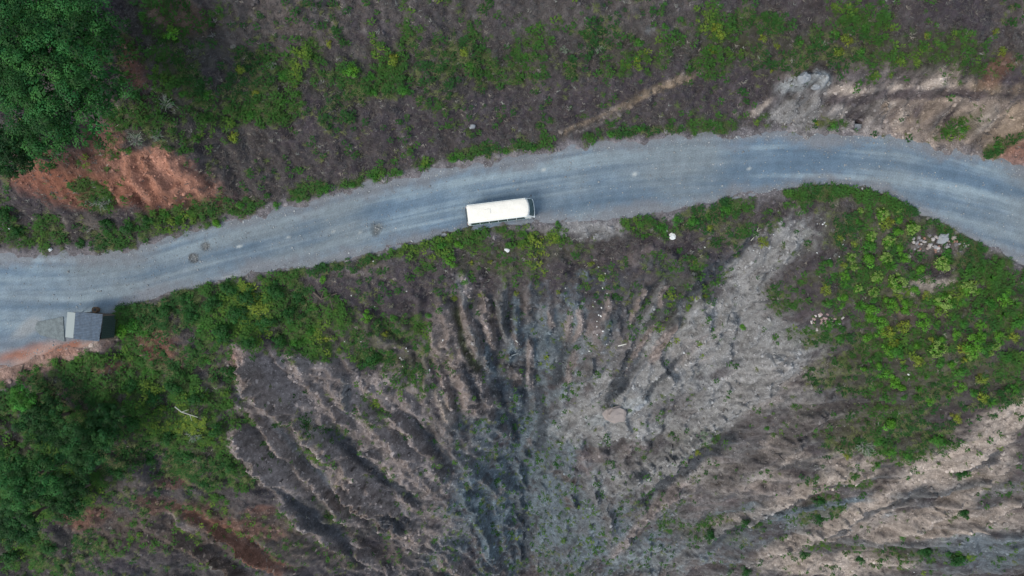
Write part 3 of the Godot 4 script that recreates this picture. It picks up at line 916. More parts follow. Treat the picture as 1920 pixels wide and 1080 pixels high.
	rib(25.08, 25.84, 17.86, 34.09, 1.12, -1.26, "darkblue", 0.8, false, true)
	rib(43.95, 21.31, 37.85, 28.39, 1.62, 1.76, "tan", 0.8, true, false)
	rib(37.85, 28.39, 30.15, 37.48, 1.62, 1.76, "tan", 0.8, false, true)
	rib(50.17, 26.44, 44.35, 33.26, 1.83, 1.98, "tan", 0.8, true, false)
	rib(44.35, 33.26, 35.78, 41.48, 1.83, 1.98, "tan", 0.8, false, true)
	rib(57.9, 20.33, 54.24, 28.48, 1.66, 1.76, "tan", 0.8, true, false)
	rib(54.24, 28.48, 47.93, 36.69, 1.66, 1.76, "tan", 0.8, false, true)
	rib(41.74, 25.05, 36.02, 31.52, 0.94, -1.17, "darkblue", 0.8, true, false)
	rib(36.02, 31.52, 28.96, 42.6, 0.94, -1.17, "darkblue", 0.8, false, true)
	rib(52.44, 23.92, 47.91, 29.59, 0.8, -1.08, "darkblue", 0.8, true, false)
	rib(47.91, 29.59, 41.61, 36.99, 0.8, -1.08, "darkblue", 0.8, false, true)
	rib(4.96, -15.75, 6.59, -16.47, 0.5, -0.36, "orange", 0.8, true, false)
	rib(6.59, -16.47, 8.32, -17.03, 0.5, -0.36, "orange", 0.8, false, false)
	rib(8.32, -17.03, 10.36, -17.88, 0.5, -0.36, "orange", 0.8, false, false)
	rib(10.36, -17.88, 12.19, -18.86, 0.5, -0.36, "orange", 0.8, false, false)
	rib(12.19, -18.86, 13.74, -19.66, 0.5, -0.36, "orange", 0.8, false, false)
	rib(13.74, -19.66, 15.53, -20.35, 0.5, -0.36, "orange", 0.8, false, false)
	rib(15.53, -20.35, 18.6, -21.36, 0.5, -0.36, "orange", 0.8, false, true)
	rib(5.23, -15.53, 8.33, -16.78, 0.5, 0.33, "dust", 0.8, true, false)
	rib(8.33, -16.78, 12.27, -18.56, 0.5, 0.33, "dust", 0.8, false, true)
	rib(-8.04, 0.93, -7.12, 5.57, 0.79, 1.43, "pink", 0.8, true, true)
	rib(-7.2, 5.04, -6.1, 10.6, 2.16, 2.42, "pink", 0.8, true, false)
	rib(-6.1, 10.6, -4.34, 18.08, 2.16, 2.42, "pink", 0.8, false, true)
	rib(-9.04, 2.98, -8.71, 10.4, 0.72, 1.32, "pink", 0.8, true, false)
	rib(-8.71, 10.4, -7.67, 16.74, 0.72, 1.32, "pink", 0.8, false, true)
	rib(-6.28, 6.28, -3.78, 12.38, 0.76, 1.32, "ribrock", 0.8, true, false)
	rib(-3.78, 12.38, -2.6, 19.3, 0.76, 1.32, "ribrock", 0.8, false, true)
	rib(-5.87, 0.88, -4.39, 5.32, 0.63, 1.43, "pink", 0.8, true, false)
	rib(-4.39, 5.32, -2.83, 10.12, 0.63, 1.43, "pink", 0.8, false, true)
	rib(-3.61, 8.54, -1.82, 16.01, 0.71, 1.21, "grey", 0.8, true, true)
	rib(-3.21, 1.19, -2.89, 5.02, 0.72, 1.43, "ribrock", 0.8, true, false)
	rib(-2.89, 5.02, -2.11, 7.89, 0.72, 1.43, "ribrock", 0.8, false, true)
	rib(-0.87, -1.16, -0.99, 3.73, 0.55, 1.1, "grey", 0.8, true, true)
	rib(4.32, 1.83, 4.93, 5.51, 0.58, 0.99, "pink", 0.8, true, true)
	rib(6.74, 2.33, 6.8, 7.67, 0.58, 0.99, "pink", 0.8, true, true)
	rib(1.57, 3.77, 3.59, 11.49, 0.85, 0.99, "blue", 0.8, true, true)
	rib(-9.44, 12.97, -8.05, 18.36, 0.9, 1.21, "tan", 0.8, true, true)
	rib(-29.41, 7.41, -27.71, 11.44, 1.17, 2.2, "pink", 0.8, true, false)
	rib(-27.71, 11.44, -25.28, 15.8, 1.17, 2.2, "pink", 0.8, false, true)
	rib(-26.74, 6.69, -24.25, 10.31, 0.94, 1.54, "ribrock", 0.8, true, false)
	rib(-24.25, 10.31, -22.47, 12.48, 0.94, 1.54, "ribrock", 0.8, false, true)
	rib(-24, 9, -21.6, 13.98, 0.97, 1.32, "ribrock", 0.8, true, false)
	rib(-21.6, 13.98, -20.39, 17.1, 0.97, 1.32, "ribrock", 0.8, false, true)
	rib(-19.74, 9.87, -19.38, 16.43, 0.58, 0.99, "grey", 0.8, true, true)
	rib(-29.95, 12.28, -28.15, 16.89, 0.97, 1.76, "pink", 0.8, true, false)
	rib(-28.15, 16.89, -26.28, 21.68, 0.97, 1.76, "pink", 0.8, false, true)
	rib(-26.64, 20.47, -24.35, 27.13, 1.05, 1.76, "ribrock", 0.8, true, false)
	rib(-24.35, 27.13, -21.24, 34.89, 1.05, 1.76, "ribrock", 0.8, false, true)
	rib(-31.39, 15.54, -29.45, 21.12, 0.91, 1.43, "ribrock", 0.8, true, false)
	rib(-29.45, 21.12, -27.05, 26.38, 0.91, 1.43, "ribrock", 0.8, false, true)
	rib(-22.34, 25.48, -19.91, 30.24, 1.7, 2.64, "pink", 0.8, true, false)
	rib(-19.91, 30.24, -15.28, 38.61, 1.7, 2.64, "pink", 0.8, false, true)
	rib(-37.73, 29.45, -35.26, 32.54, 0.8, 1.32, "redbrown", 0.8, true, false)
	rib(-35.26, 32.54, -31.11, 37.47, 0.8, 1.32, "redbrown", 0.8, false, true)
	rib(-35.26, 32.54, -32.74, 36.22, 0.92, 1.1, "redbrown", 0.8, true, false)
	rib(-32.74, 36.22, -30.75, 38.97, 0.92, 1.1, "redbrown", 0.8, false, true)
	rib(-42.14, 26.82, -38.62, 30.63, 0.6, 0.88, "pink", 0.8, true, true)
	rib(-23.73, 34.86, -19.69, 43.9, 1, 1.32, "ribrock", 0.8, true, true)
	rib(-11.68, 41.71, -7.17, 48.84, 1.35, 1.54, "pink", 0.8, true, true)
	rib(-16.85, 9.98, -14.58, 15.24, 1.68, 1.32, "ribrock", 0.8, true, false)
	rib(-14.58, 15.24, -12.11, 22.09, 1.68, 1.32, "ribrock", 0.8, false, true)
	rib(-14.08, 11.52, -11.62, 17.09, 1.04, 0.99, "ribrock", 0.8, true, true)
	rib(-35.06, -12.7, -34.22, -10.89, 0.69, 0.99, "redpale", 0.8, true, false)
	rib(-34.22, -10.89, -33.99, -8.9, 0.69, 0.99, "redpale", 0.8, false, true)
	rib(-36.47, -12.66, -36.14, -10.35, 0.62, 0.77, "redpale", 0.8, true, false)
	rib(-36.14, -10.35, -36.52, -8.32, 0.62, 0.77, "redpale", 0.8, false, true)
	rib(-32.52, -12.55, -32.49, -10.3, 0.5, 0.77, "redpale", 0.8, true, true)
	rib(31.13, -5.66, 28.21, -1.76, 1.07, 0.88, "scree", 0.8, true, false)
	rib(28.21, -1.76, 26.71, 1.21, 1.07, 0.88, "scree", 0.8, false, true)
	rib(26.45, 2.46, 22.37, 9.21, 1.33, 0.99, "scree", 0.8, true, false)
	rib(22.37, 9.21, 18.54, 13.74, 1.33, 0.99, "scree", 0.8, false, true)
	rib(18.48, 13.35, 14.16, 16.28, 1.29, 1.32, "white", 0.8, true, false)
	rib(14.16, 16.28, 9.63, 19.26, 1.29, 1.32, "white", 0.8, false, true)
	rib(31.57, 4.86, 28.04, 12.02, 1.48, 0.99, "scree", 0.8, true, false)
	rib(28.04, 12.02, 22.42, 16.11, 1.48, 0.99, "scree", 0.8, false, true)
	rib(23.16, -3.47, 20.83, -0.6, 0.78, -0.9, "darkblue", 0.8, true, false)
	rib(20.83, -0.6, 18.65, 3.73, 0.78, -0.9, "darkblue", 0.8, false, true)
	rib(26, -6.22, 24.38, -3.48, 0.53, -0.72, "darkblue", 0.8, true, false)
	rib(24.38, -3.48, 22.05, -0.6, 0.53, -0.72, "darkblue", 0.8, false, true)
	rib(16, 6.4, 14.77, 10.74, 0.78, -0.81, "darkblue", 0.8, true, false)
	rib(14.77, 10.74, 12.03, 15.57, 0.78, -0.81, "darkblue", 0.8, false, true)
	rib(19.98, 1.21, 17.52, 7.79, 0.65, 0.88, "grey", 0.8, true, true)
	rib(17.05, -1.18, 15.13, 5.04, 0.63, 0.88, "grey", 0.8, true, true)
	rib(-6.51, 1.78, -5.15, 7.72, 0.72, -1.26, "olive", 0.8, true, false)
	rib(-5.15, 7.72, -4.04, 10.77, 0.72, -1.26, "olive", 0.8, false, true)
	rib(2.88, 11.5, 4.64, 18.55, 0.97, -0.9, "darkblue", 0.8, true, false)
	rib(4.64, 18.55, 4.12, 26.36, 0.97, -0.9, "darkblue", 0.8, false, true)
	rib(-2.06, 10.99, -0.74, 16.26, 0.83, -0.72, "darkblue", 0.8, true, false)
	rib(-0.74, 16.26, 1.2, 23.19, 0.83, -0.72, "darkblue", 0.8, false, true)
	rib(0.43, 33.38, 2.77, 42.52, 1.27, -0.72, "darkblue", 0.8, true, false)
	rib(2.77, 42.52, 1.94, 50.5, 1.27, -0.72, "darkblue", 0.8, false, true)
	rib(-19.43, 31.38, -14.17, 35.44, 1.82, -1.44, "darkblue", 0.8, true, true)
	rib(12.19, -6.65, 15.22, -4.79, 0.52, -0.45, "violet", 0.8, true, false)
	rib(15.22, -4.79, 18.92, -3.73, 0.52, -0.45, "violet", 0.8, false, false)
	rib(18.92, -3.73, 21.76, -5.65, 0.52, -0.45, "violet", 0.8, false, true)
	rib(46.61, 22.64, 42.03, 25.92, 0.63, 1.1, "tan", 0.8, true, false)
	rib(42.03, 25.92, 37.85, 28.39, 0.63, 1.1, "tan", 0.8, false, true)
	rib(48.91, 24.45, 45.71, 30, 0.81, 0.99, "tan", 0.8, true, false)
	rib(45.71, 30, 43.15, 33.48, 0.81, 0.99, "tan", 0.8, false, true)
	rib(56.61, 22.9, 53.08, 25.54, 0.6, 0.99, "grey", 0.8, true, false)
	rib(53.08, 25.54, 48.08, 26.79, 0.6, 0.99, "grey", 0.8, false, true)
	rib(60.76, 24.68, 58.03, 30.03, 0.94, 1.21, "tan", 0.8, true, false)
	rib(58.03, 30.03, 52.67, 33.1, 0.94, 1.21, "tan", 0.8, false, true)
	rib(47.14, 27.38, 41.85, 29.22, 0.66, 0.88, "blue", 0.8, true, false)
	rib(41.85, 29.22, 34.89, 32.24, 0.66, 0.88, "blue", 0.8, false, true)
	rib(55.98, 32.89, 51.01, 34.98, 0.66, 0.88, "grey", 0.8, true, false)
	rib(51.01, 34.98, 44.93, 35.2, 0.66, 0.88, "grey", 0.8, false, true)
	rib(56.99, 18.19, 55.48, 21.44, 0.65, -0.72, "darkblue", 0.8, true, false)
	rib(55.48, 21.44, 53.73, 23.31, 0.65, -0.72, "darkblue", 0.8, false, true)
	rib(45.17, 24.98, 39.73, 26.25, 0.55, -0.63, "darkblue", 0.8, true, true)
	rib(44.69, 38.53, 41.56, 44, 0.94, 0.88, "tan", 0.8, true, true)
	rib(9.45, 26.77, 14.7, 34.29, 1.06, 0.99, "grey", 0.8, true, false)
	rib(14.7, 34.29, 16.69, 44.8, 1.06, 0.99, "grey", 0.8, false, true)
	rib(-7.63, 27.48, -5, 36.63, 1.24, 1.1, "blue", 0.8, true, false)
	rib(-5, 36.63, -2.77, 48.86, 1.24, 1.1, "blue", 0.8, false, true)
	rib(26.17, 27.71, 21.06, 34.02, 1.14, 1.1, "ribrock", 0.8, true, false)
	rib(21.06, 34.02, 15.97, 46.14, 1.14, 1.1, "ribrock", 0.8, false, true)
	rib(36.14, 29.5, 30.36, 38.56, 1.1, 0.99, "grey", 0.8, true, false)
	rib(30.36, 38.56, 25.18, 48.57, 1.1, 0.99, "grey", 0.8, false, true)
	rib(26.12, -19.72, 29.13, -20.55, 0.86, 0.99, "white", 0.8, true, false)
	rib(29.13, -20.55, 31.35, -19.86, 0.86, 0.99, "white", 0.8, false, true)
	rib(34.17, -18.68, 37.34, -17.86, 0.72, 0.66, "dust", 0.8, true, false)
	rib(37.34, -17.86, 37.51, -16.55, 0.72, 0.66, "dust", 0.8, false, true)
	rib(39.56, -18.18, 39.65, -16.52, 0.58, 0.66, "tan", 0.8, true, true)
	rib(42.92, -18.01, 42.96, -15.97, 0.64, 0.77, "dust", 0.8, true, true)
	rib(46.65, -17.82, 47.71, -15.35, 0.71, 0.77, "tan", 0.8, true, true)
	rib(-5.95, -1.63, -5.32, 0.37, 0.5, 0.55, "grey", 0.8, true, false)
	rib(-5.32, 0.37, -5.18, 2.48, 0.5, 0.55, "grey", 0.8, false, true)
	rib(-0.52, 6.08, 0.07, 7.92, 0.57, 0.77, "blue", 0.8, true, false)
	rib(0.07, 7.92, -0.11, 9.82, 0.57, 0.77, "blue", 0.8, false, true)
	rib(7.67, 2.14, 8.26, 4.52, 0.5, 0.55, "pink", 0.8, true, false)
	rib(8.26, 4.52, 7.38, 7.12, 0.5, 0.55, "pink", 0.8, false, true)
	rib(2.36, -0.64, 2.58, 1.53, 0.5, -0.72, "darkblue", 0.8, true, false)
	rib(2.58, 1.53, 2.54, 3.87, 0.5, -0.72, "darkblue", 0.8, false, true)
	rib(4.69, 4.87, 4, 6.34, 0.5, 0.77, "blue", 0.8, true, false)
	rib(4, 6.34, 4.71, 7.87, 0.5, 0.77, "blue", 0.8, false, true)
	rib(-2.89, 6.5, -3.1, 9, 0.51, 1.32, "blue", 0.8, true, false)
	rib(-3.1, 9, -1.98, 11.82, 0.51, 1.32, "blue", 0.8, false, true)
	rib(-1.12, 1.94, -1.14, 4.18, 0.59, 1.32, "grey", 0.8, true, false)
	rib(-1.14, 4.18, -0.64, 6.63, 0.59, 1.32, "grey", 0.8, false, true)
	rib(0.35, 0.34, 0.53, 3.11, 0.51, 0.99, "blue", 0.8, true, false)
	rib(0.53, 3.11, 0.78, 6.2, 0.51, 0.99, "blue", 0.8, false, true)
	rib(20.82, 8.19, 18.67, 11.19, 0.5, -0.54, "darkblue", 0.8, true, false)
	rib(18.67, 11.19, 17.05, 14.39, 0.5, -0.54, "darkblue", 0.8, false, true)
	rib(15.36, -0.05, 14.32, 1.38, 0.57, 0.99, "grey", 0.8, true, false)
	rib(14.32, 1.38, 14.65, 2.86, 0.57, 0.99, "grey", 0.8, false, true)
	rib(10.96, 0.24, 11.18, 2.12, 0.6, 0.55, "pink", 0.8, true, false)
	rib(11.18, 2.12, 10.43, 4.1, 0.6, 0.55, "pink", 0.8, false, true)
	rib(-1.24, 0.8, -1.67, 3.06, 0.54, 0.99, "grey", 0.8, true, false)
	rib(-1.67, 3.06, -0.75, 5.52, 0.54, 0.99, "grey", 0.8, false, true)
	rib(17.06, 3.9, 15.3, 7.63, 0.5, 0.77, "pink", 0.8, true, false)
	rib(15.3, 7.63, 14.35, 11.69, 0.5, 0.77, "pink", 0.8, false, true)
	rib(-5.18, 4.06, -4.07, 6.79, 0.66, 1.32, "grey", 0.8, true, false)
	rib(-4.07, 6.79, -3.99, 9.72, 0.66, 1.32, "grey", 0.8, false, true)
	rib(-5.32, -1.64, -4.77, -0.31, 0.51, 0.55, "ribrock", 0.8, true, false)
	rib(-4.77, -0.31, -4.84, 1.06, 0.51, 0.55, "ribrock", 0.8, false, true)
	rib(6.9, 6.44, 6.32, 9.46, 0.5, -0.54, "darkblue", 0.8, true, false)
	rib(6.32, 9.46, 6.53, 12.67, 0.5, -0.54, "darkblue", 0.8, false, true)
	rib(5.95, 9.57, 5.97, 11.51, 0.58, -0.54, "darkblue", 0.8, true, false)
	rib(5.97, 11.51, 5.74, 13.53, 0.58, -0.54, "darkblue", 0.8, false, true)
	rib(15.48, 8.17, 14.31, 11.89, 0.53, -0.54, "darkblue", 0.8, true, false)
	rib(14.31, 11.89, 12.39, 15.92, 0.53, -0.54, "darkblue", 0.8, false, true)
	rib(7.98, 7.49, 7.75, 10.24, 0.6, 1.32, "ribrock", 0.8, true, false)
	rib(7.75, 10.24, 7.4, 13.19, 0.6, 1.32, "ribrock", 0.8, false, true)
	rib(12.51, 2.26, 11.67, 3.69, 0.58, -0.72, "darkblue", 0.8, true, false)
	rib(11.67, 3.69, 11.95, 5.18, 0.58, -0.72, "darkblue", 0.8, false, true)
	rib(19.09, 4.36, 17.5, 6.9, 0.62, 0.55, "pink", 0.8, true, false)
	rib(17.5, 6.9, 16.87, 9.57, 0.62, 0.55, "pink", 0.8, false, true)
	rib(-1.09, -0.2, -1.17, 3.44, 0.59, 0.99, "grey", 0.8, true, false)
	rib(-1.17, 3.44, -0.34, 7.62, 0.59, 0.99, "grey", 0.8, false, true)
	rib(9.82, 8.25, 10.12, 10.41, 0.5, 1.32, "grey", 0.8, true, false)
	rib(10.12, 10.41, 9.04, 12.78, 0.5, 1.32, "grey", 0.8, false, true)
	rib(15.05, -0.26, 14.38, 2.15, 0.53, 0.77, "pink", 0.8, true, false)
	rib(14.38, 2.15, 13.89, 4.71, 0.53, 0.77, "pink", 0.8, false, true)
	rib(-5.68, 2.04, -5.41, 5.18, 0.5, 0.99, "ribrock", 0.8, true, false)
	rib(-5.41, 5.18, -4.33, 8.66, 0.5, 0.99, "ribrock", 0.8, false, true)
	rib(-3.52, -0.52, -2.41, 3.28, 0.52, 1.32, "pink", 0.8, true, false)
	rib(-2.41, 3.28, -2.39, 7.57, 0.52, 1.32, "pink", 0.8, false, true)
	rib(17.87, -0.5, 16.76, 0.9, 0.5, 0.99, "pink", 0.8, true, false)
	rib(16.76, 0.9, 17.02, 2.34, 0.5, 0.99, "pink", 0.8, false, true)
	rib(16.74, 8.49, 15.55, 10.34, 0.5, 0.77, "grey", 0.8, true, false)
	rib(15.55, 10.34, 15.04, 12.26, 0.5, 0.77, "grey", 0.8, false, true)
	rib(1.71, 8.12, 1.61, 13.47, 0.5, -0.72, "darkblue", 0.8, true, false)
	rib(1.61, 13.47, 2.43, 19.29, 0.5, -0.72, "darkblue", 0.8, false, true)
	rib(14.69, 6.94, 13.97, 10.07, 0.5, -0.54, "darkblue", 0.8, true, false)
	rib(13.97, 10.07, 12.51, 13.46, 0.5, -0.54, "darkblue", 0.8, false, true)
	rib(19, 4.16, 18.54, 6.52, 0.5, 1.32, "pink", 0.8, true, false)
	rib(18.54, 6.52, 16.98, 9.03, 0.5, 1.32, "pink", 0.8, false, true)
	rib(11.62, 3.42, 11.17, 5.17, 0.6, 0.77, "blue", 0.8, true, false)
	rib(11.17, 5.17, 11, 7.02, 0.6, 0.77, "blue", 0.8, false, true)
	rib(-5.75, 8.51, -5, 12.04, 0.69, -0.54, "darkblue", 0.8, true, false)
	rib(-5, 12.04, -3.57, 15.96, 0.69, -0.54, "darkblue", 0.8, false, true)
	rib(2.23, 5.77, 2.34, 9.97, 0.61, 0.99, "ribrock", 0.8, true, false)
	rib(2.34, 9.97, 2.69, 14.66, 0.61, 0.99, "ribrock", 0.8, false, true)
	rib(31.18, -18.87, 34.17, -18.68, 0.5, -0.54, "violet", 0.8, true, false)
	rib(34.17, -18.68, 36.86, -19.17, 0.5, -0.54, "violet", 0.8, false, false)
	rib(36.86, -19.17, 39.9, -19, 0.5, -0.54, "violet", 0.8, false, false)
	rib(39.9, -19, 43.11, -19.11, 0.5, -0.54, "violet", 0.8, false, false)
	rib(43.11, -19.11, 46.67, -18.56, 0.5, -0.54, "violet", 0.8, false, true)
	rib(34.09, -18.13, 36.19, -17.27, 0.5, -0.45, "violet", 0.8, true, false)
	rib(36.19, -17.27, 35.35, -16.29, 0.5, -0.45, "violet", 0.8, false, true)
	rib(40.73, -18.52, 41.1, -17.15, 0.5, -0.45, "violet", 0.8, true, true)
	rib(44.3, -17.93, 44.09, -16.6, 0.5, -0.45, "violet", 0.8, true, true)
	rib(37.26, -18.63, 37.61, -17.44, 0.5, 0.66, "ochre", 0.8, true, true)
	rib(32.08, -18.71, 31.85, -17.3, 0.5, 0.77, "dust", 0.8, true, true)
	pass

func make_road() -> void:
	var nx := 781
	var nz := 71
	var x0 := -78.0
	var dx := 0.2
	var vs := PackedVector3Array(); vs.resize(nx * nz)
	var ns := PackedVector3Array(); ns.resize(nx * nz)
	var cs := PackedColorArray(); cs.resize(nx * nz)
	var streak := noise(0.05, 61, 4)
	var cloud := noise(0.12, 62, 4)
	var fine := noise(0.8, 63, 3)
	var base: Color = tones["road"]
	var pale: Color = tones["road_pale"]
	var dark: Color = tones["road_dark"]
	var lilac: Color = tones["road_edge"]
	var holes := [
		[-14.03, -6.19, 0.66],
		[-32.98, -3.04, 0.44],
		[-31.82, -4.31, 0.39],
	]
	var earth := [
		[-49.71, 7.29, 6.63, 1.22, "pinkearth"],
		[-44.74, 6.19, 3.31, 0.66, "pinkearth"],
		[-51.92, 7.07, 2.76, 0.99, "red"],
		[12.7, -11.77, 0.39, 0.33, "fleck"],
		[16.68, -12.04, 0.28, 0.22, "fleck"],
		[18.95, -12.26, 0.22, 0.17, "fleck"],
		[-18.5, -5.86, 0.33, 0.22, "fleck"],
		[-29.28, -1.16, 1.22, 0.17, "fleck"],
		[-15.74, -5.74, 0.28, 0.22, "fleck"],
		[-6.08, -5.74, 1.22, 0.17, "fleck"],
		[3.31, -12.26, 0.28, 0.22, "fleck"],
		[-23.2, -5.25, 0.28, 0.17, "fleck"],
		[-28.28, -4.31, 0.33, 0.17, "fleck"],
		[24.58, -12.37, 0.28, 0.22, "fleck"],
		[-43.36, 6.08, 1.66, 0.55, "tan"],
		[-46.4, 6.35, 2.21, 0.55, "red"],
		[-50.38, 4.31, 1.77, 0.99, "concrete"],
	]
	for i in nx:
		var x := x0 + i * dx
		var zu := at_edge(edge_up, x) - 1.3
		var zl := at_edge(edge_down, x) + 1.3
		for j in nz:
			var s := j / float(nz - 1)
			var z := lerpf(zu, zl, s)
			var k := j * nx + i
			var across := z - zu
			var main := clampf(across / 8.6, 0, 1.6)     # across the travelled lane
			var st := streak.get_noise_2d(x * 0.35, across * 9.0) * 1.5
			var cl := cloud.get_noise_2d(x, z)
			var fi := fine.get_noise_2d(x, z)
			var thin := streak.get_noise_2d(x * 0.8 + 300.0, across * 30.0) * 1.4
			var wear := cloud.get_noise_2d(x * 0.35 + 90.0, z * 0.35) * 1.6
			var rut := exp(-pow((main - 0.33) / 0.07, 2)) + exp(-pow((main - 0.62) / 0.07, 2))
			var c := base.lerp(pale, clampf(st * 1.1 + cl * 0.6 + rut * 0.4 + thin * 0.5, 0, 1))
			c = c.lerp(tones["road_grey"], clampf(wear + 0.35, 0, 0.9))
			c = c.lerp(dark, clampf(-st * 0.8 - cl * 0.5 + 0.05, 0, 0.8))
			var e := minf(across, zl - z) - 1.3
			c = c.lerp(lilac, (1.0 - sm(0.0, 1.7, e + cl * 1.4 + fi * 0.5)) * 0.85)
			if main > 1.0:
				c = c.lerp(lilac, sm(1.0, 1.3, main) * 0.5)
			for p in earth:
				var pu: float = (x - p[0]) / p[2]
				var pv: float = (z - p[1] + pu * (0.9 if p[2] > 1.6 else 0.15 * p[2])) / p[3]
				c = c.lerp(tones[p[4]], (1.0 - sm(0.3, 1.15, sqrt(pu * pu + pv * pv) + cl * 0.8)) * 0.85)
			var y := -0.03 * rut + st * 0.02 + cl * 0.03 + fi * 0.008
			y -= maxf(0.0, z - (zl - 1.3)) * 1.1
			for h in holes:
				var dd := Vector2(x - h[0], z - h[1])
				var q: float = dd.length() / h[2] + fine.get_noise_2d(x * 0.9 + 40.0, z * 0.9) * 0.45
				y -= 0.11 * (1.0 - sm(0.5, 1.0, q))
				c = c.lerp(tones["mud"], sm(0.35, 0.8, q) * (1.0 - sm(0.9, 1.4, q)) * (0.55 + cl * 0.7))
				c = c.lerp(tones["holefill"], (1.0 - sm(0.4, 0.8, q)) * 0.8)
			vs[k] = Vector3(x, y, z)
			var v := 1.0 + fi * 0.16 + thin * 0.10
			cs[k] = Color(c.r * v, c.g * v, c.b * v)
	for i in nx:
		for j in nz:
			var k := j * nx + i
			var a := vs[k - 1] if i > 0 else vs[k]
			var b := vs[k + 1] if i < nx - 1 else vs[k]
			var u := vs[k - nx] if j > 0 else vs[k]
			var w := vs[k + nx] if j < nz - 1 else vs[k]
			ns[k] = (w - u).cross(b - a).normalized()
	structure("road", sheet(vs, ns, cs, nx, nz), mats["road"])

func make_far_ground() -> void:
	# the same mountainside going on in coarse steps to the horizon
	var st := SurfaceTool.new()
	st.begin(Mesh.PRIMITIVE_TRIANGLES)
	var big := noise(0.012, 71, 4)
	var step := 8.0
	var n := 75
	var hs := {}
	var mx0 := X0
	var mx1 := X0 + (NX - 1) * CELL
	var mz0 := Z0
	var mz1 := Z0 + (NZ - 1) * CELL
	for i in n + 1:
		for j in n + 1:
			var x := -300.0 + i * step
			var z := -300.0 + j * step
			var qx := clampf(x, mx0 + 1.0, mx1 - 1.0)
			var qz := clampf(z, mz0 + 1.0, mz1 - 1.0)
			var out := Vector2(x - qx, z - qz).length()
			var h := ground(qx, qz) - 0.9
			h += (maxf(qz - z, 0) * 0.45 - maxf(z - qz, 0) * 0.4) * (1.0 - 0.3 * sm(60, 250, out))
			h += big.get_noise_2d(x, z) * 22.0 * sm(0, 60, out)
			if out == 0.0:
				h -= 1.5
			hs[Vector2i(i, j)] = Vector3(x, h, z)
	var g: Color = tones["moss"]
	var s: Color = tones["soil"]
	for i in n:
		for j in n:
			var p: Vector3 = hs[Vector2i(i, j)]
			if p.x > mx0 + 2 and p.x + step < mx1 - 2 and p.z > mz0 + 2 and p.z + step < mz1 - 2:
				continue
			for o in [Vector2i(0, 0), Vector2i(1, 0), Vector2i(0, 1), Vector2i(1, 0), Vector2i(1, 1), Vector2i(0, 1)]:
				var v: Vector3 = hs[Vector2i(i, j) + o]
				st.set_color(s.lerp(g, clampf(big.get_noise_2d(v.x * 3.0, v.z * 3.0) + 0.5, 0, 1)))
				st.add_vertex(v)
	st.generate_normals()
	structure("far_hillside", st.commit(), mats["ground"])

# ------------------------------------------------------------------ shape helpers
func box(st: SurfaceTool, c: Vector3, s: Vector3, b := Basis.IDENTITY, bevel := 0.0) -> void:
	# a box with its upright and level edges taken off by bevel
	var h := s * 0.5
	var v := minf(bevel, minf(h.x, minf(h.y, h.z)) * 0.9)
	if v <= 0.0:
		for f in 6:
			var ax := f / 2
			var sg := 1.0 if f % 2 == 0 else -1.0
			var nrm := Vector3.ZERO
			nrm[ax] = sg
			var u := Vector3.ZERO
			u[(ax + 1) % 3] = 1.0
			var w := nrm.cross(u)
			quad(st, c + b * ((nrm - u - w) * h), c + b * ((nrm - u + w) * h), c + b * ((nrm + u + w) * h), c + b * ((nrm + u - w) * h))
		return
	for f in 6:
		var ax := f / 2
		var sg := 1.0 if f % 2 == 0 else -1.0
		var nrm := Vector3.ZERO
		nrm[ax] = sg
		var u := Vector3.ZERO
		u[(ax + 1) % 3] = 1.0
		var w := nrm.cross(u)
		var hu := Vector3(h.x - v, h.y - v, h.z - v)
		var o := nrm * h
		quad(st, c + b * (o + (-u - w) * hu), c + b * (o + (-u + w) * hu), c + b * (o + (u + w) * hu), c + b * (o + (u - w) * hu))
	for ax in 3:
		for s1 in [-1.0, 1.0]:
			for s2 in [-1.0, 1.0]:
				var a1 := (ax + 1) % 3
				var a2 := (ax + 2) % 3
				var p := Vector3.ZERO
				var q := Vector3.ZERO
				p[a1] = s1 * h[a1]; p[a2] = s2 * (h[a2] - v)
				q[a1] = s1 * (h[a1] - v); q[a2] = s2 * h[a2]
				var d := Vector3.ZERO
				d[ax] = h[ax] - v
				if s1 * s2 > 0:
					quad(st, c + b * (p - d), c + b * (q - d), c + b * (q + d), c + b * (p + d))
				else:
					quad(st, c + b * (p - d), c + b * (p + d), c + b * (q + d), c + b * (q - d))
	for sx in [-1.0, 1.0]:
		for sy in [-1.0, 1.0]:
			for sz in [-1.0, 1.0]:
				var p1 := Vector3(sx * h.x, sy * (h.y - v), sz * (h.z - v))
				var p2 := Vector3(sx * (h.x - v), sy * h.y, sz * (h.z - v))
				var p3 := Vector3(sx * (h.x - v), sy * (h.y - v), sz * h.z)
				if sx * sy * sz < 0:
					tri(st, c + b * p1, c + b * p2, c + b * p3)
				else:
					tri(st, c + b * p1, c + b * p3, c + b * p2)

func tri(st: SurfaceTool, a: Vector3, b: Vector3, c: Vector3) -> void:
	st.add_vertex(a); st.add_vertex(b); st.add_vertex(c)

func quad(st: SurfaceTool, a: Vector3, b: Vector3, c: Vector3, d: Vector3) -> void:
	tri(st, a, b, c)
	tri(st, a, c, d)

func begin() -> SurfaceTool:
	var st := SurfaceTool.new()
	st.begin(Mesh.PRIMITIVE_TRIANGLES)
	st.set_smooth_group(-1)
	return st

func done(st: SurfaceTool) -> ArrayMesh:
	st.generate_normals()
	return st.commit()

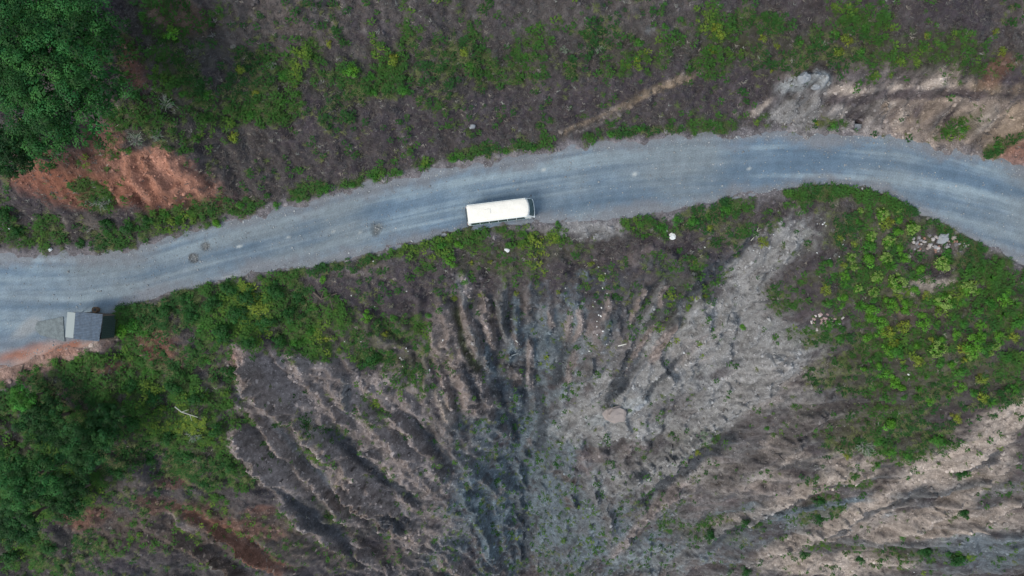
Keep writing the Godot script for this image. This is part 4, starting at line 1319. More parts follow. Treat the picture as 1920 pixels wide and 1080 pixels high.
func tube(st: SurfaceTool, path: Array, radii: Array, sides := 7) -> void:
	var rings := []
	for i in path.size():
		var p: Vector3 = path[i]
		var d: Vector3 = (path[mini(i + 1, path.size() - 1)] - path[maxi(i - 1, 0)])
		d = d.normalized()
		var u := d.cross(Vector3.UP if absf(d.y) < 0.9 else Vector3.RIGHT).normalized()
		var w := d.cross(u)
		var ring := []
		for s in sides:
			var a := TAU * s / sides
			ring.append(p + (u * cos(a) + w * sin(a)) * radii[i])
		rings.append(ring)
	for i in path.size() - 1:
		for s in sides:
			var s2 := (s + 1) % sides
			quad(st, rings[i][s], rings[i][s2], rings[i + 1][s2], rings[i + 1][s])
	for e in [0, path.size() - 1]:
		for s in sides:
			var s2 := (s + 1) % sides
			if e == 0:
				tri(st, path[e], rings[e][s2], rings[e][s])
			else:
				tri(st, path[e], rings[e][s], rings[e][s2])

func lump(sd: int, sx: float, sy: float, sz: float, rough: float, rows := 7, cols := 10) -> ArrayMesh:
	# an uneven stone or a crumpled bag
	var nz := noise(0.9, sd, 3)
	var st := SurfaceTool.new()
	st.begin(Mesh.PRIMITIVE_TRIANGLES)
	st.set_smooth_group(-1)
	var pts := []
	for r in rows + 1:
		var row := []
		var ph := PI * r / rows
		for c in cols:
			var th := TAU * c / cols
			var d := Vector3(sin(ph) * cos(th), cos(ph), sin(ph) * sin(th))
			d = d * (1.0 + rough * nz.get_noise_3dv(d * 1.6 + Vector3(sd, 0, 0)))
			d.x = signf(d.x) * pow(absf(d.x), 0.8)
			d.z = signf(d.z) * pow(absf(d.z), 0.8)
			row.append(Vector3(d.x * sx, d.y * sy, d.z * sz))
		pts.append(row)
	for r in rows:
		for c in cols:
			var c2 := (c + 1) % cols
			quad(st, pts[r][c], pts[r][c2], pts[r + 1][c2], pts[r + 1][c])
	return done(st)

# ------------------------------------------------------------------ leaves
class Leaves:
	var v := PackedVector3Array()
	var n := PackedVector3Array()
	var c := PackedColorArray()
	func face(p: Vector3, q: Vector3, r: Vector3, nn: Vector3) -> void:
		# wound so that its front looks the way of its normal
		v.append(p)
		if (r - p).cross(q - p).dot(nn) >= 0.0:
			v.append(q); v.append(r)
		else:
			v.append(r); v.append(q)
	func leaf(at: Vector3, dir: Vector3, up: Vector3, ln: float, wd: float, col: Color, soft_n: Vector3) -> void:
		var side := dir.cross(up).normalized() * wd * 0.5
		var tip := at + dir * ln
		var midp := at + dir * ln * 0.45 + up * ln * 0.06
		var nn := (up * 0.35 + soft_n + Vector3(0, 0.25, 0)).normalized()
		face(at, midp + side, tip, nn)
		face(at, tip, midp - side, nn)
		for i in 6:
			n.append(nn)
			c.append(col)
	func blade(at: Vector3, dir: Vector3, ln: float, wd: float, col: Color, nn: Vector3) -> void:
		var side := Vector3(-dir.z, 0, dir.x).normalized() * wd * 0.5
		face(at - side, at + dir * ln, at + side, nn)
		for i in 3:
			n.append(nn)
			c.append(col)
	func mesh() -> ArrayMesh:
		var arr := []
		arr.resize(Mesh.ARRAY_MAX)
		arr[Mesh.ARRAY_VERTEX] = v
		arr[Mesh.ARRAY_NORMAL] = n
		arr[Mesh.ARRAY_COLOR] = c
		var m := ArrayMesh.new()
		m.add_surface_from_arrays(Mesh.PRIMITIVE_TRIANGLES, arr)
		return m

func rdir() -> Vector3:
	var z := rng.randf_range(-1, 1)
	var a := rng.randf() * TAU
	var r := sqrt(1 - z * z)
	return Vector3(r * cos(a), z, r * sin(a))

func vary(c: Color, amount: float) -> Color:
	var s := 1.0 + rng.randf_range(-amount, amount)
	var w := rng.randf_range(-amount, amount) * 0.35
	return Color(c.r * s * (1.0 + w), c.g * s, c.b * s * (1.0 - w * 0.5))

func clump(L: Leaves, c: Vector3, r: Vector3, count: int, ln: float, col: Color, spread := 0.25) -> void:
	# a rounded spray of leaves: they sit near the shell and point outwards and up
	for i in count:
		var d := rdir()
		if d.y < -0.35:
			d.y = -d.y
		var rad := rng.randf_range(0.55, 1.0)
		var p := c + Vector3(d.x * r.x, d.y * r.y, d.z * r.z) * rad
		var out := (d + Vector3(0, 0.35, 0) + rdir() * 0.7).normalized()
		var up := (d + Vector3(0, 0.9, 0) + rdir() * 0.5).normalized()
		var dir := (out - up * out.dot(up)).normalized()
		L.leaf(p, dir, up, ln * rng.randf_range(0.7, 1.25), ln * rng.randf_range(0.42, 0.62), vary(col, spread), d)

func bush_mesh(kind: String, sd: int) -> Array:
	rng.seed = sd
	var L := Leaves.new()
	var stem := begin()
	var col: Color = tones[kind]
	if kind == "lime":
		# heads of pale blossom-like leaves above darker foliage
		clump(L, Vector3(0, 0.34, 0), Vector3(0.75, 0.34, 0.75), 110, 0.30, tones["vivid"] * 0.75, 0.3)
		for i in 15:
			var a := rng.randf() * TAU
			var q := sqrt(rng.randf()) * 0.82
			var p := Vector3(cos(a) * q, 0.62 - q * q * 0.3 + rng.randf_range(-0.06, 0.08), sin(a) * q)
			clump(L, p, Vector3.ONE * rng.randf_range(0.13, 0.24), 26, 0.13, col, 0.22)
			tube(stem, [Vector3.ZERO, p * 0.5 + Vector3(0, 0.1, 0), p], [0.03, 0.02, 0.01], 5)
	elif kind == "twiggy":
		for i in 26:
			var a := rng.randf() * TAU
			var q := rng.randf_range(0.5, 1.05)
			var p := Vector3(cos(a) * q, rng.randf_range(0.25, 0.7), sin(a) * q)
			var m := p * 0.5 + Vector3(rng.randf_range(-.1, .1), 0.14, rng.randf_range(-.1, .1))
			tube(stem, [Vector3.ZERO, m, p], [0.045, 0.03, 0.012], 5)
			for t in 3:
				var p2 := m.lerp(p, 0.3 * t + 0.2) + Vector3(rng.randf_range(-.28, .28), rng.randf_range(0, .2), rng.randf_range(-.28, .28))
				tube(stem, [m.lerp(p, 0.3 * t), p2], [0.022, 0.008], 4)
		for i in 12:
			var a := rng.randf() * TAU
			var q := sqrt(rng.randf()) * 0.9
			clump(L, Vector3(cos(a) * q, 0.35, sin(a) * q), Vector3(0.2, 0.15, 0.2), 14, 0.16, col, 0.3)
	elif kind == "spiky":
		# long arching leaves from one root
		for i in 60:
			var a := rng.randf() * TAU
			var el := rng.randf_range(0.15, 1.3)
			var d := Vector3(cos(a) * cos(el), sin(el), sin(a) * cos(el))
			var up := Vector3(-cos(a) * sin(el), cos(el), -sin(a) * sin(el))
			L.leaf(Vector3(0, 0.05, 0) + d * 0.1, d, up, rng.randf_range(0.6, 1.0), rng.randf_range(0.09, 0.15), vary(col, 0.3), Vector3.UP)
		tube(stem, [Vector3.ZERO, Vector3(0, 0.25, 0)], [0.06, 0.03], 6)
	else:
		var heads := 9 if kind != "dark" else 13
		for i in heads:
			var a := rng.randf() * TAU
			var q := sqrt(rng.randf()) * 0.72
			if i == 0:
				q = 0.0
			var p := Vector3(cos(a) * q, 0.55 - q * q * 0.45 + rng.randf_range(-0.08, 0.14), sin(a) * q)
			var r := rng.randf_range(0.22, 0.40)
			var tone := vary(col, 0.38)
			clump(L, p, Vector3(r, r * 0.8, r), 44, 0.16, tone, 0.14)
			tube(stem, [Vector3.ZERO, p * 0.5 + Vector3(0, 0.08, 0), p], [0.035, 0.022, 0.01], 5)
	stem.generate_normals()
	return [L.mesh(), stem.commit()]

func bush(kind: String, called: String, x: float, z: float, r: float, label: String, group := "") -> void:
	var v: int = int(absf(x * 7.3 + z * 3.1)) % 4
	var key := "%s%d" % [kind, v]
	if not protos.has(key):
		var keep := rng.state
		protos[key] = bush_mesh(kind, kind.hash() % 9973 + v * 17)
		rng.state = keep
	var m: Array = protos[key]
	var y := ground(x, z)
	var o := thing(called, label, "bush", Vector3(x, y - 0.05, z), fposmod(x * 12.7 + z * 5.1, TAU), group)
	o.scale = Vector3(r, r * (0.85 + 0.25 * fposmod(x * 1.7, 1.0)), r)
	part("foliage", m[0], mats["leaf"], o)
	part("stem", m[1], mats["twig"] if kind == "twiggy" else mats["bark"], o)

func tree(called: String, x: float, z: float, high: float, rx: float, rz: float, tone: String, clumps: int, ln: float, label: String, group := "") -> void:
	rng.seed = int(absf(x * 131.0 + z * 37.0)) + 5
	var y := ground(x, z)
	var o := thing(called, label, "tree", Vector3(x, y - 0.15, z), 0.0, group)
	var L := Leaves.new()
	var col: Color = tones[tone]
	var cy := high - rx * 0.62
	# the crown is a heap of boughs, each a dome carrying rounded sprays of leaves
	var boughs := []
	var nb := 7 + int(rx * 2.2)
	for i in nb:
		var a := i * 2.39996 + rng.randf() * 0.5
		var q := sqrt((i + 0.35) / nb) * 0.74
		var s := rng.randf_range(0.24, 0.40)
		boughs.append([Vector3(cos(a) * q, (1.0 - q * q) * rng.randf_range(0.3, 0.62), sin(a) * q), s, vary(col, 0.22)])
	for i in clumps:
		var bo: Array = boughs[i % nb]
		var d := rdir()
		d.y = absf(d.y) * 0.9
		var p: Vector3 = bo[0] + d * Vector3(1, 0.75, 1) * bo[1] * rng.randf_range(0.7, 1.12)
		p = Vector3(p.x * rx, cy + p.y * rx * 0.8, p.z * rz)
		var r := rng.randf_range(0.6, 1.0) * (0.30 + rx * 0.085)
		clump(L, p, Vector3(r, r * 0.8, r), 88, ln * 0.5, vary(bo[2], 0.6), 0.10)
	for bo: Array in boughs:
		for i in clumps * 3 / nb:
			var d := rdir()
			var p: Vector3 = bo[0] + d * bo[1] * 0.55
			var up := (d + Vector3.UP * 0.6).normalized()
			L.leaf(Vector3(p.x * rx, cy + p.y * rx * 0.8 - 0.3, p.z * rz), up.cross(rdir()).normalized(), up, ln * 1.5, ln * 0.8, vary(col, 0.2), d)
	part("crown", L.mesh(), mats["leaf"], o)
	var tr := begin()
	tube(tr, [Vector3.ZERO, Vector3(0.08, cy * 0.45, -0.05), Vector3(0.0, cy * 0.8, 0.1)], [rx * 0.07, rx * 0.055, rx * 0.04], 9)
	part("trunk", done(tr), mats["bark"], o)
	for i in 6:
		var a := TAU * i / 6.0 + 0.3
		var lb := begin()
		var s := Vector3(0.03, cy * (0.45 + 0.05 * i), 0)
		var e := Vector3(cos(a) * rx * 0.6, cy + 0.2 * rx, sin(a) * rz * 0.6)
		tube(lb, [s, s.lerp(e, 0.5) + Vector3(0, 0.3, 0), e], [rx * 0.035, rx * 0.022, rx * 0.008], 6)
		part("limb", done(lb), mats["bark"], o)

# ------------------------------------------------------------------ stones, litter, sticks
func stone_thing(called: String, x: float, z: float, sx: float, sy: float, sz: float, turn: float, tone: String, label: String, category: String, group := "") -> void:
	var m := lump(int(absf(x * 53 + z * 19)) + 3, sx, sy, sz, 0.55, 8, 11)
	var o := MeshInstance3D.new()
	o.name = numbered(called)
	o.mesh = m
	var mt: StandardMaterial3D = mats["stone"].duplicate()
	mt.vertex_color_use_as_albedo = false
	mt.albedo_color = (tones[tone] as Color).linear_to_srgb()
	o.material_override = mt
	add_child(o)
	o.position = Vector3(x, ground(x, z) + sy * 0.35, z)
	o.rotation.y = turn
	tag(o, label, category, group)

var scraps := []
func scrap(x: float, z: float, s: float, label: String, group: String) -> void:
	if scraps.is_empty():
		for i in 5:
			scraps.append(lump(900 + i, 1.0, 0.45, 0.62, 0.9, 5, 8))
	var o := MeshInstance3D.new()
	o.name = numbered("litter_scrap")
	o.mesh = scraps[int(absf(x * 31 + z * 11)) % 5]
	o.material_override = mats["litter"]
	add_child(o)
	o.position = Vector3(x, ground(x, z) + s * 0.4, z)
	o.scale = Vector3(s, s, s)
	o.rotation = Vector3(0.3, x * 3.0, 0.2)
	tag(o, label, "litter", group)

func stick(called: String, x0: float, z0: float, x1: float, z1: float, r: float, lift: float, mat: String, label: String, category: String, bend := 0.15) -> void:
	var a := Vector3(x0, ground(x0, z0) + lift, z0)
	var b := Vector3(x1, ground(x1, z1) + lift, z1)
	var o := thing(called, label, category, a)
	var st := begin()
	var d := b - a
	var side := Vector3(-d.z, 0, d.x) * bend
	var m1 := d * 0.33 + side * 0.6
	var m2 := d * 0.66 + side * 0.3
	tube(st, [Vector3.ZERO, m1, m2, d], [r, r * 0.9, r * 0.75, r * 0.5], 7)
	part("stem", done(st), mats[mat], o)
	if bend > 0.05:
		var tw := begin()
		tube(tw, [m1, m1 + d * 0.2 - side * 1.6 + Vector3(0, 0.1, 0)], [r * 0.6, r * 0.25], 5)
		part("twig", done(tw), mats[mat], o)
		var tw2 := begin()
		tube(tw2, [m2, m2 + d * 0.22 + side * 1.3 + Vector3(0, 0.1, 0)], [r * 0.5, r * 0.2], 5)
		part("twig", done(tw2), mats[mat], o)

# ------------------------------------------------------------------ the minibus
func make_bus() -> void:
	var o := thing("minibus", "white minibus with cream roof driving along the grey gravel road", "minibus", Vector3(-1.25, 0.0, -7.77), deg_to_rad(7.0))
	var white := plain(0.80, 0.83, 0.83, 0.35)
	white.clearcoat_enabled = true
	white.clearcoat = 0.4
	var roof_m := plain(0.80, 0.755, 0.685, 0.7)
	roof_m.albedo_texture = grain(256, 57, 0.012, 0.06, 0.93, 1.0)
	triplanar(roof_m, 3.0)
	var glass := plain(0.035, 0.075, 0.08, 0.12)
	glass.metallic_specular = 0.7
	var rubber := plain(0.02, 0.02, 0.02, 0.9)
	var steel := plain(0.5, 0.5, 0.52, 0.35, 0.8)
	var black := plain(0.03, 0.03, 0.035, 0.6)
	var teal := plain(0.10, 0.25, 0.27, 0.4)
	# cross-section: half width at a height; the sides lean in above the belt
	var prof := [Vector2(0.96, 0.32), Vector2(1.01, 0.55), Vector2(1.02, 1.2), Vector2(0.955, 1.95), Vector2(0.93, 2.2), Vector2(0.88, 2.33)]
	var front_x := func(y: float) -> float: return 3.42 - 0.55 * smoothstep(1.15, 2.4, y) - 0.05 * smoothstep(0.8, 0.3, y)
	var rear_x := func(y: float) -> float: return -3.38 + 0.14 * smoothstep(1.2, 2.4, y)
	var st := begin()
	var rows := []
	for p: Vector2 in prof:
		# one level outline of the body at this height, with rounded corners
		var ring := []
		var fx: float = (front_x as Callable).call(p.y)
		var bx: float = (rear_x as Callable).call(p.y)
		var w := p.x
		var rc := 0.34
		var rb := 0.2
		for a in 7:
			var t := PI * 0.5 * a / 6.0
			ring.append(Vector3(fx - rc + rc * sin(t) - 0.0, p.y, -(w - rc) - rc * cos(t)))
		for a in 5:
			var u := (a + 1) / 6.0
			var zz := lerpf(-(w - rc), w - rc, u)
			ring.append(Vector3(fx + 0.09 * (1.0 - pow(zz / w, 2)) , p.y, zz))
		for a in 7:
			var t := PI * 0.5 * a / 6.0
			ring.append(Vector3(fx - rc + rc * cos(t), p.y, (w - rc) + rc * sin(t)))
		for a in 5:
			var t := PI * 0.5 * a / 4.0
			ring.append(Vector3(bx + rb - rb * sin(t), p.y, (w - rb) + rb * cos(t)))
		for a in 5:
			var t := PI * 0.5 * a / 4.0
			ring.append(Vector3(bx + rb - rb * cos(t), p.y, -(w - rb) - rb * sin(t)))
		rows.append(ring)
	var rn: int = rows[0].size()
	for i in rows.size() - 1:
		for s in rn:
			var s2 := (s + 1) % rn
			quad(st, rows[i][s2], rows[i][s], rows[i + 1][s], rows[i + 1][s2])
	for s in rn:
		tri(st, Vector3(0, 0.32, 0), rows[0][s], rows[0][(s + 1) % rn])
	part("body", done(st), white, o)
	# roof: crowned panel with pressed ribs
	var rf := begin()
	var top: Array = rows[rows.size() - 1]
	var loops := [top]
	for q in [[0.97, 2.40], [0.9, 2.455], [0.7, 2.50], [0.4, 2.53]]:
		var lp := []
		for p: Vector3 in top:
			lp.append(Vector3(p.x * lerpf(1.0, q[0], 0.35), q[1], p.z * q[0]))
		loops.append(lp)
	for i in loops.size() - 1:
		for s in rn:
			var s2 := (s + 1) % rn
			quad(rf, loops[i][s2], loops[i][s], loops[i + 1][s], loops[i + 1][s2])
	var last: Array = loops[loops.size() - 1]
	for s in rn:
		tri(rf, Vector3(0, 2.54, 0), last[(s + 1) % rn], last[s])
	var roof := part("roof", done(rf), roof_m, o)
	for k in 5:
		var rb2 := begin()
		box(rb2, Vector3(-0.15, 2.515 - 0.012 * absf(k - 2.0), (k - 2.0) * 0.3), Vector3(5.2, 0.03, 0.05), Basis.IDENTITY, 0.012)
		part("roof_rib", done(rb2), roof_m, roof)
	var vt := begin()
	box(vt, Vector3(-1.2, 2.55, 0.0), Vector3(0.62, 0.07, 0.5), Basis.IDENTITY, 0.03)
	part("roof_hatch", done(vt), roof_m, roof)
	# gutters
	for s in [-1.0, 1.0]:
		var gt := begin()
		box(gt, Vector3(-0.25, 2.335, s * 0.895), Vector3(5.9, 0.035, 0.05), Basis.IDENTITY, 0.012)
		part("gutter", done(gt), white, roof)
	# side windows
	var side_at := func(y: float) -> float: return lerpf(1.02, 0.93, (y - 1.2) / 1.0)
	for s in [-1.0, 1.0]:
		for k in 6:
			var xa := -3.0 + k * 0.93
			var xb := xa + 0.83
			var w := begin()
			var z0: float = (side_at as Callable).call(1.27)
			var z1: float = (side_at as Callable).call(2.05)
			var off := 0.012
			var pa := Vector3(xa, 1.27, s * (z0 + off))
			var pb := Vector3(xb, 1.27, s * (z0 + off))
			var pc := Vector3(xb - (0.12 if k == 5 else 0.0), 2.05, s * (z1 + off))
			var pd := Vector3(xa, 2.05, s * (z1 + off))
			if s > 0:
				quad(w, pa, pd, pc, pb)
			else:
				quad(w, pa, pb, pc, pd)
			var win := part("side_window", done(w), glass, o)
			var fr := begin()
			for e in [[pa, pb], [pb, pc], [pc, pd], [pd, pa]]:
				tube(fr, [e[0], e[1]], [0.016, 0.016], 5)
			part("frame", done(fr), black, win)
		# teal waist stripe
		var sp := begin()
		box(sp, Vector3(-0.1, 0.98, s * 1.023), Vector3(6.0, 0.16, 0.012))
		part("waist_stripe", done(sp), teal, o)
		# mirror
		var mi := begin()
		tube(mi, [Vector3(3.05, 1.75, s * 0.98), Vector3(3.32, 1.72, s * 1.16)], [0.018, 0.018], 6)
		part("mirror_arm", done(mi), black, o)
		var mb := begin()
		box(mb, Vector3(3.34, 1.6, s * 1.18), Vector3(0.1, 0.34, 0.18), Basis.IDENTITY, 0.03)
		part("mirror", done(mb), black, o)
		# lamps
		var hl := begin()
		box(hl, Vector3(3.36, 0.82, s * 0.72), Vector3(0.12, 0.2, 0.3), Basis(Vector3.UP, -s * 0.25), 0.03)
		part("headlight", done(hl), steel, o)
		var tl := begin()
		box(tl, Vector3(-3.36, 1.0, s * 0.86), Vector3(0.07, 0.36, 0.14), Basis.IDENTITY, 0.02)
		part("tail_light", done(tl), plain(0.35, 0.02, 0.02, 0.3), o)
		for xw in [-2.0, 2.15]:
			var wh := begin()
			var r := 0.39
			var pr := [Vector2(0.0, 0.02), Vector2(0.24, 0.0), Vector2(0.26, 0.03), Vector2(0.37, 0.02), Vector2(0.39, 0.06), Vector2(0.39, 0.2), Vector2(0.36, 0.24), Vector2(0.0, 0.24)]
			for q in pr.size() - 1:
				for a in 20:
					var a0 := TAU * a / 20.0
					var a1 := TAU * (a + 1) / 20.0
					var zo := func(v: Vector2, an: float) -> Vector3: return Vector3(xw + v.x * cos(an), r + v.x * sin(an), s * (0.99 - v.y))
					var A: Vector3 = (zo as Callable).call(pr[q], a0)
					var B: Vector3 = (zo as Callable).call(pr[q], a1)
					var C: Vector3 = (zo as Callable).call(pr[q + 1], a1)
					var D: Vector3 = (zo as Callable).call(pr[q + 1], a0)
					if s > 0:
						quad(wh, A, D, C, B)
					else:
						quad(wh, A, B, C, D)
			var wheel := part("wheel", done(wh), rubber, o)
			var hb := begin()
			tube(hb, [Vector3(xw, r, s * 0.97), Vector3(xw, r, s * 1.005)], [0.2, 0.16], 14)
			part("rim", done(hb), steel, wheel)
	# windscreen wraps round the front
	var ws := begin()
	var lo := []
	var hi := []
	for q in 9:
		var u := q / 8.0
		for yy in [1.22, 2.16]:
			var wz: float = lerpf(1.02, 0.93, (yy - 1.2) / 1.0) - 0.12
			var zz := lerpf(-wz, wz, u)
			var fx: float = (front_x as Callable).call(yy)
			var edge := absf(zz) / (wz + 0.12)
			var xx := fx + 0.09 * (1.0 - edge * edge) - 0.14 * pow(maxf(0.0, (edge - 0.66) / 0.34), 2.0) + 0.02
			(lo if yy < 1.5 else hi).append(Vector3(xx, yy, zz))
	for q in 8:
		quad(ws, lo[q], hi[q], hi[q + 1], lo[q + 1])
	var wsp := part("windscreen", done(ws), glass, o)
	var wfr := begin()
	tube(wfr, lo, [0.03, 0.03, 0.03, 0.03, 0.03, 0.03, 0.03, 0.03, 0.03], 6)
	part("frame", done(wfr), white, wsp)
	for s in [-0.45, 0.3]:
		var wp := begin()
		tube(wp, [Vector3(3.5, 1.25, s), Vector3(3.36, 1.7, s + 0.3)], [0.014, 0.01], 5)
		part("wiper", done(wp), black, o)
	var rw := begin()
	var rx0: float = (rear_x as Callable).call(1.35) - 0.012
	var rx1: float = (rear_x as Callable).call(2.1) - 0.012
	quad(rw, Vector3(rx0, 1.35, -0.68), Vector3(rx0, 1.35, 0.68), Vector3(rx1, 2.1, 0.64), Vector3(rx1, 2.1, -0.64))
	part("rear_window", done(rw), glass, o)
	for e in [3.44, -3.42]:
		var bp := begin()
		box(bp, Vector3(e, 0.48, 0), Vector3(0.16, 0.24, 1.9), Basis.IDENTITY, 0.05)
		part("bumper", done(bp), black if e < 0 else white, o)

# ------------------------------------------------------------------ the hut at the lay-by
func make_hut() -> void:
	var o := thing("roadside_hut", "small hut with blue grey sheet roof at the edge of the lay-by", "hut", Vector3(-42.46, 0.0, 3.84), deg_to_rad(-5.0))
	var sheet_m := plain(0.095, 0.135, 0.195, 0.55)
	sheet_m.albedo_texture = grain(256, 77, 0.02, 0.1, 0.6, 1.0)
	triplanar(sheet_m, 2.4)
	var pale := plain(0.27, 0.30, 0.30, 0.8)
	var planks := plain(0.02, 0.04, 0.035, 0.85)
	var wood := plain(0.12, 0.09, 0.07, 0.9)
	var W := 2.75
	var D := 2.5
	# posts and walls of upright boards
	for sx in [-1.0, 1.0]:
		for sz in [-1.0, 1.0]:
			var p := begin()
			box(p, Vector3(sx * (W / 2 - 0.06), 1.13 + 0.06 * sx, sz * (D / 2 - 0.06)), Vector3(0.11, 2.26 + 0.12 * sx, 0.11), Basis.IDENTITY, 0.01)
			part("post", done(p), wood, o)
	for k in 14:
		for side in [-1.0, 1.0]:
			var b := begin()
			box(b, Vector3(-W / 2 + 0.22 + k * 0.175, 1.1, side * (D / 2 - 0.02)), Vector3(0.165, 2.1 + 0.02 * (k % 3), 0.03), Basis.IDENTITY, 0.006)
			part("wall_board", done(b), planks if side > 0 else wood, o)
	for k in 13:
		var b := begin()
		box(b, Vector3(W / 2 - 0.0, 1.12, -D / 2 + 0.2 + k * 0.175), Vector3(0.03, 2.16 + 0.02 * (k % 3), 0.165), Basis.IDENTITY, 0.006)
		part("wall_board", done(b), planks, o)
	# open front towards the lay-by with a counter
	var ct := begin()
	box(ct, Vector3(-W / 2 + 0.12, 0.95, 0), Vector3(0.4, 0.06, D - 0.3), Basis.IDENTITY, 0.01)
	part("counter", done(ct), wood, o)
	var fl := begin()
	box(fl, Vector3(0, 0.05, 0), Vector3(W - 0.1, 0.1, D - 0.1), Basis.IDENTITY, 0.02)
	part("floor_slab", done(fl), pale, o)
	# roof sheets: corrugated, lapped, sloping down to the open front
	var pitch := 0.09
	for k in 3:
		var st := begin()
		var z0 := -1.36 + k * 0.9
		var nseg := 18
		for q in nseg:
			var za := z0 + q * 0.93 / nseg
			var zb := z0 + (q + 1) * 0.93 / nseg
			var ya := 2.37 + 0.018 * sin(q * TAU / 3.0) + 0.006 * k
			var yb := 2.37 + 0.018 * sin((q + 1) * TAU / 3.0) + 0.006 * k
			var xl := -1.38 + 0.03 * k
			var xr := 1.5 - 0.05 * k
			quad(st, Vector3(xl, ya + xl * pitch, za), Vector3(xr, ya + xr * pitch, za), Vector3(xr, yb + xr * pitch, zb), Vector3(xl, yb + xl * pitch, zb))
			quad(st, Vector3(xl, yb - 0.008 + xl * pitch, zb), Vector3(xr, yb - 0.008 + xr * pitch, zb), Vector3(xr, ya - 0.008 + xr * pitch, za), Vector3(xl, ya - 0.008 + xl * pitch, za))
		part("roof_sheet", done(st), sheet_m, o)
	var aw := begin()
	box(aw, Vector3(-1.82, 2.2, 0.02), Vector3(0.86, 0.03, 2.55), Basis(Vector3(0, 0, 1), 0.09), 0.008)
	part("awning_sheet", done(aw), pale, o)
	for sz in [-1.0, 1.0]:
		var ap := begin()
		box(ap, Vector3(-2.15, 1.08, sz * 1.15), Vector3(0.07, 2.12, 0.07))
		part("awning_post", done(ap), wood, o)

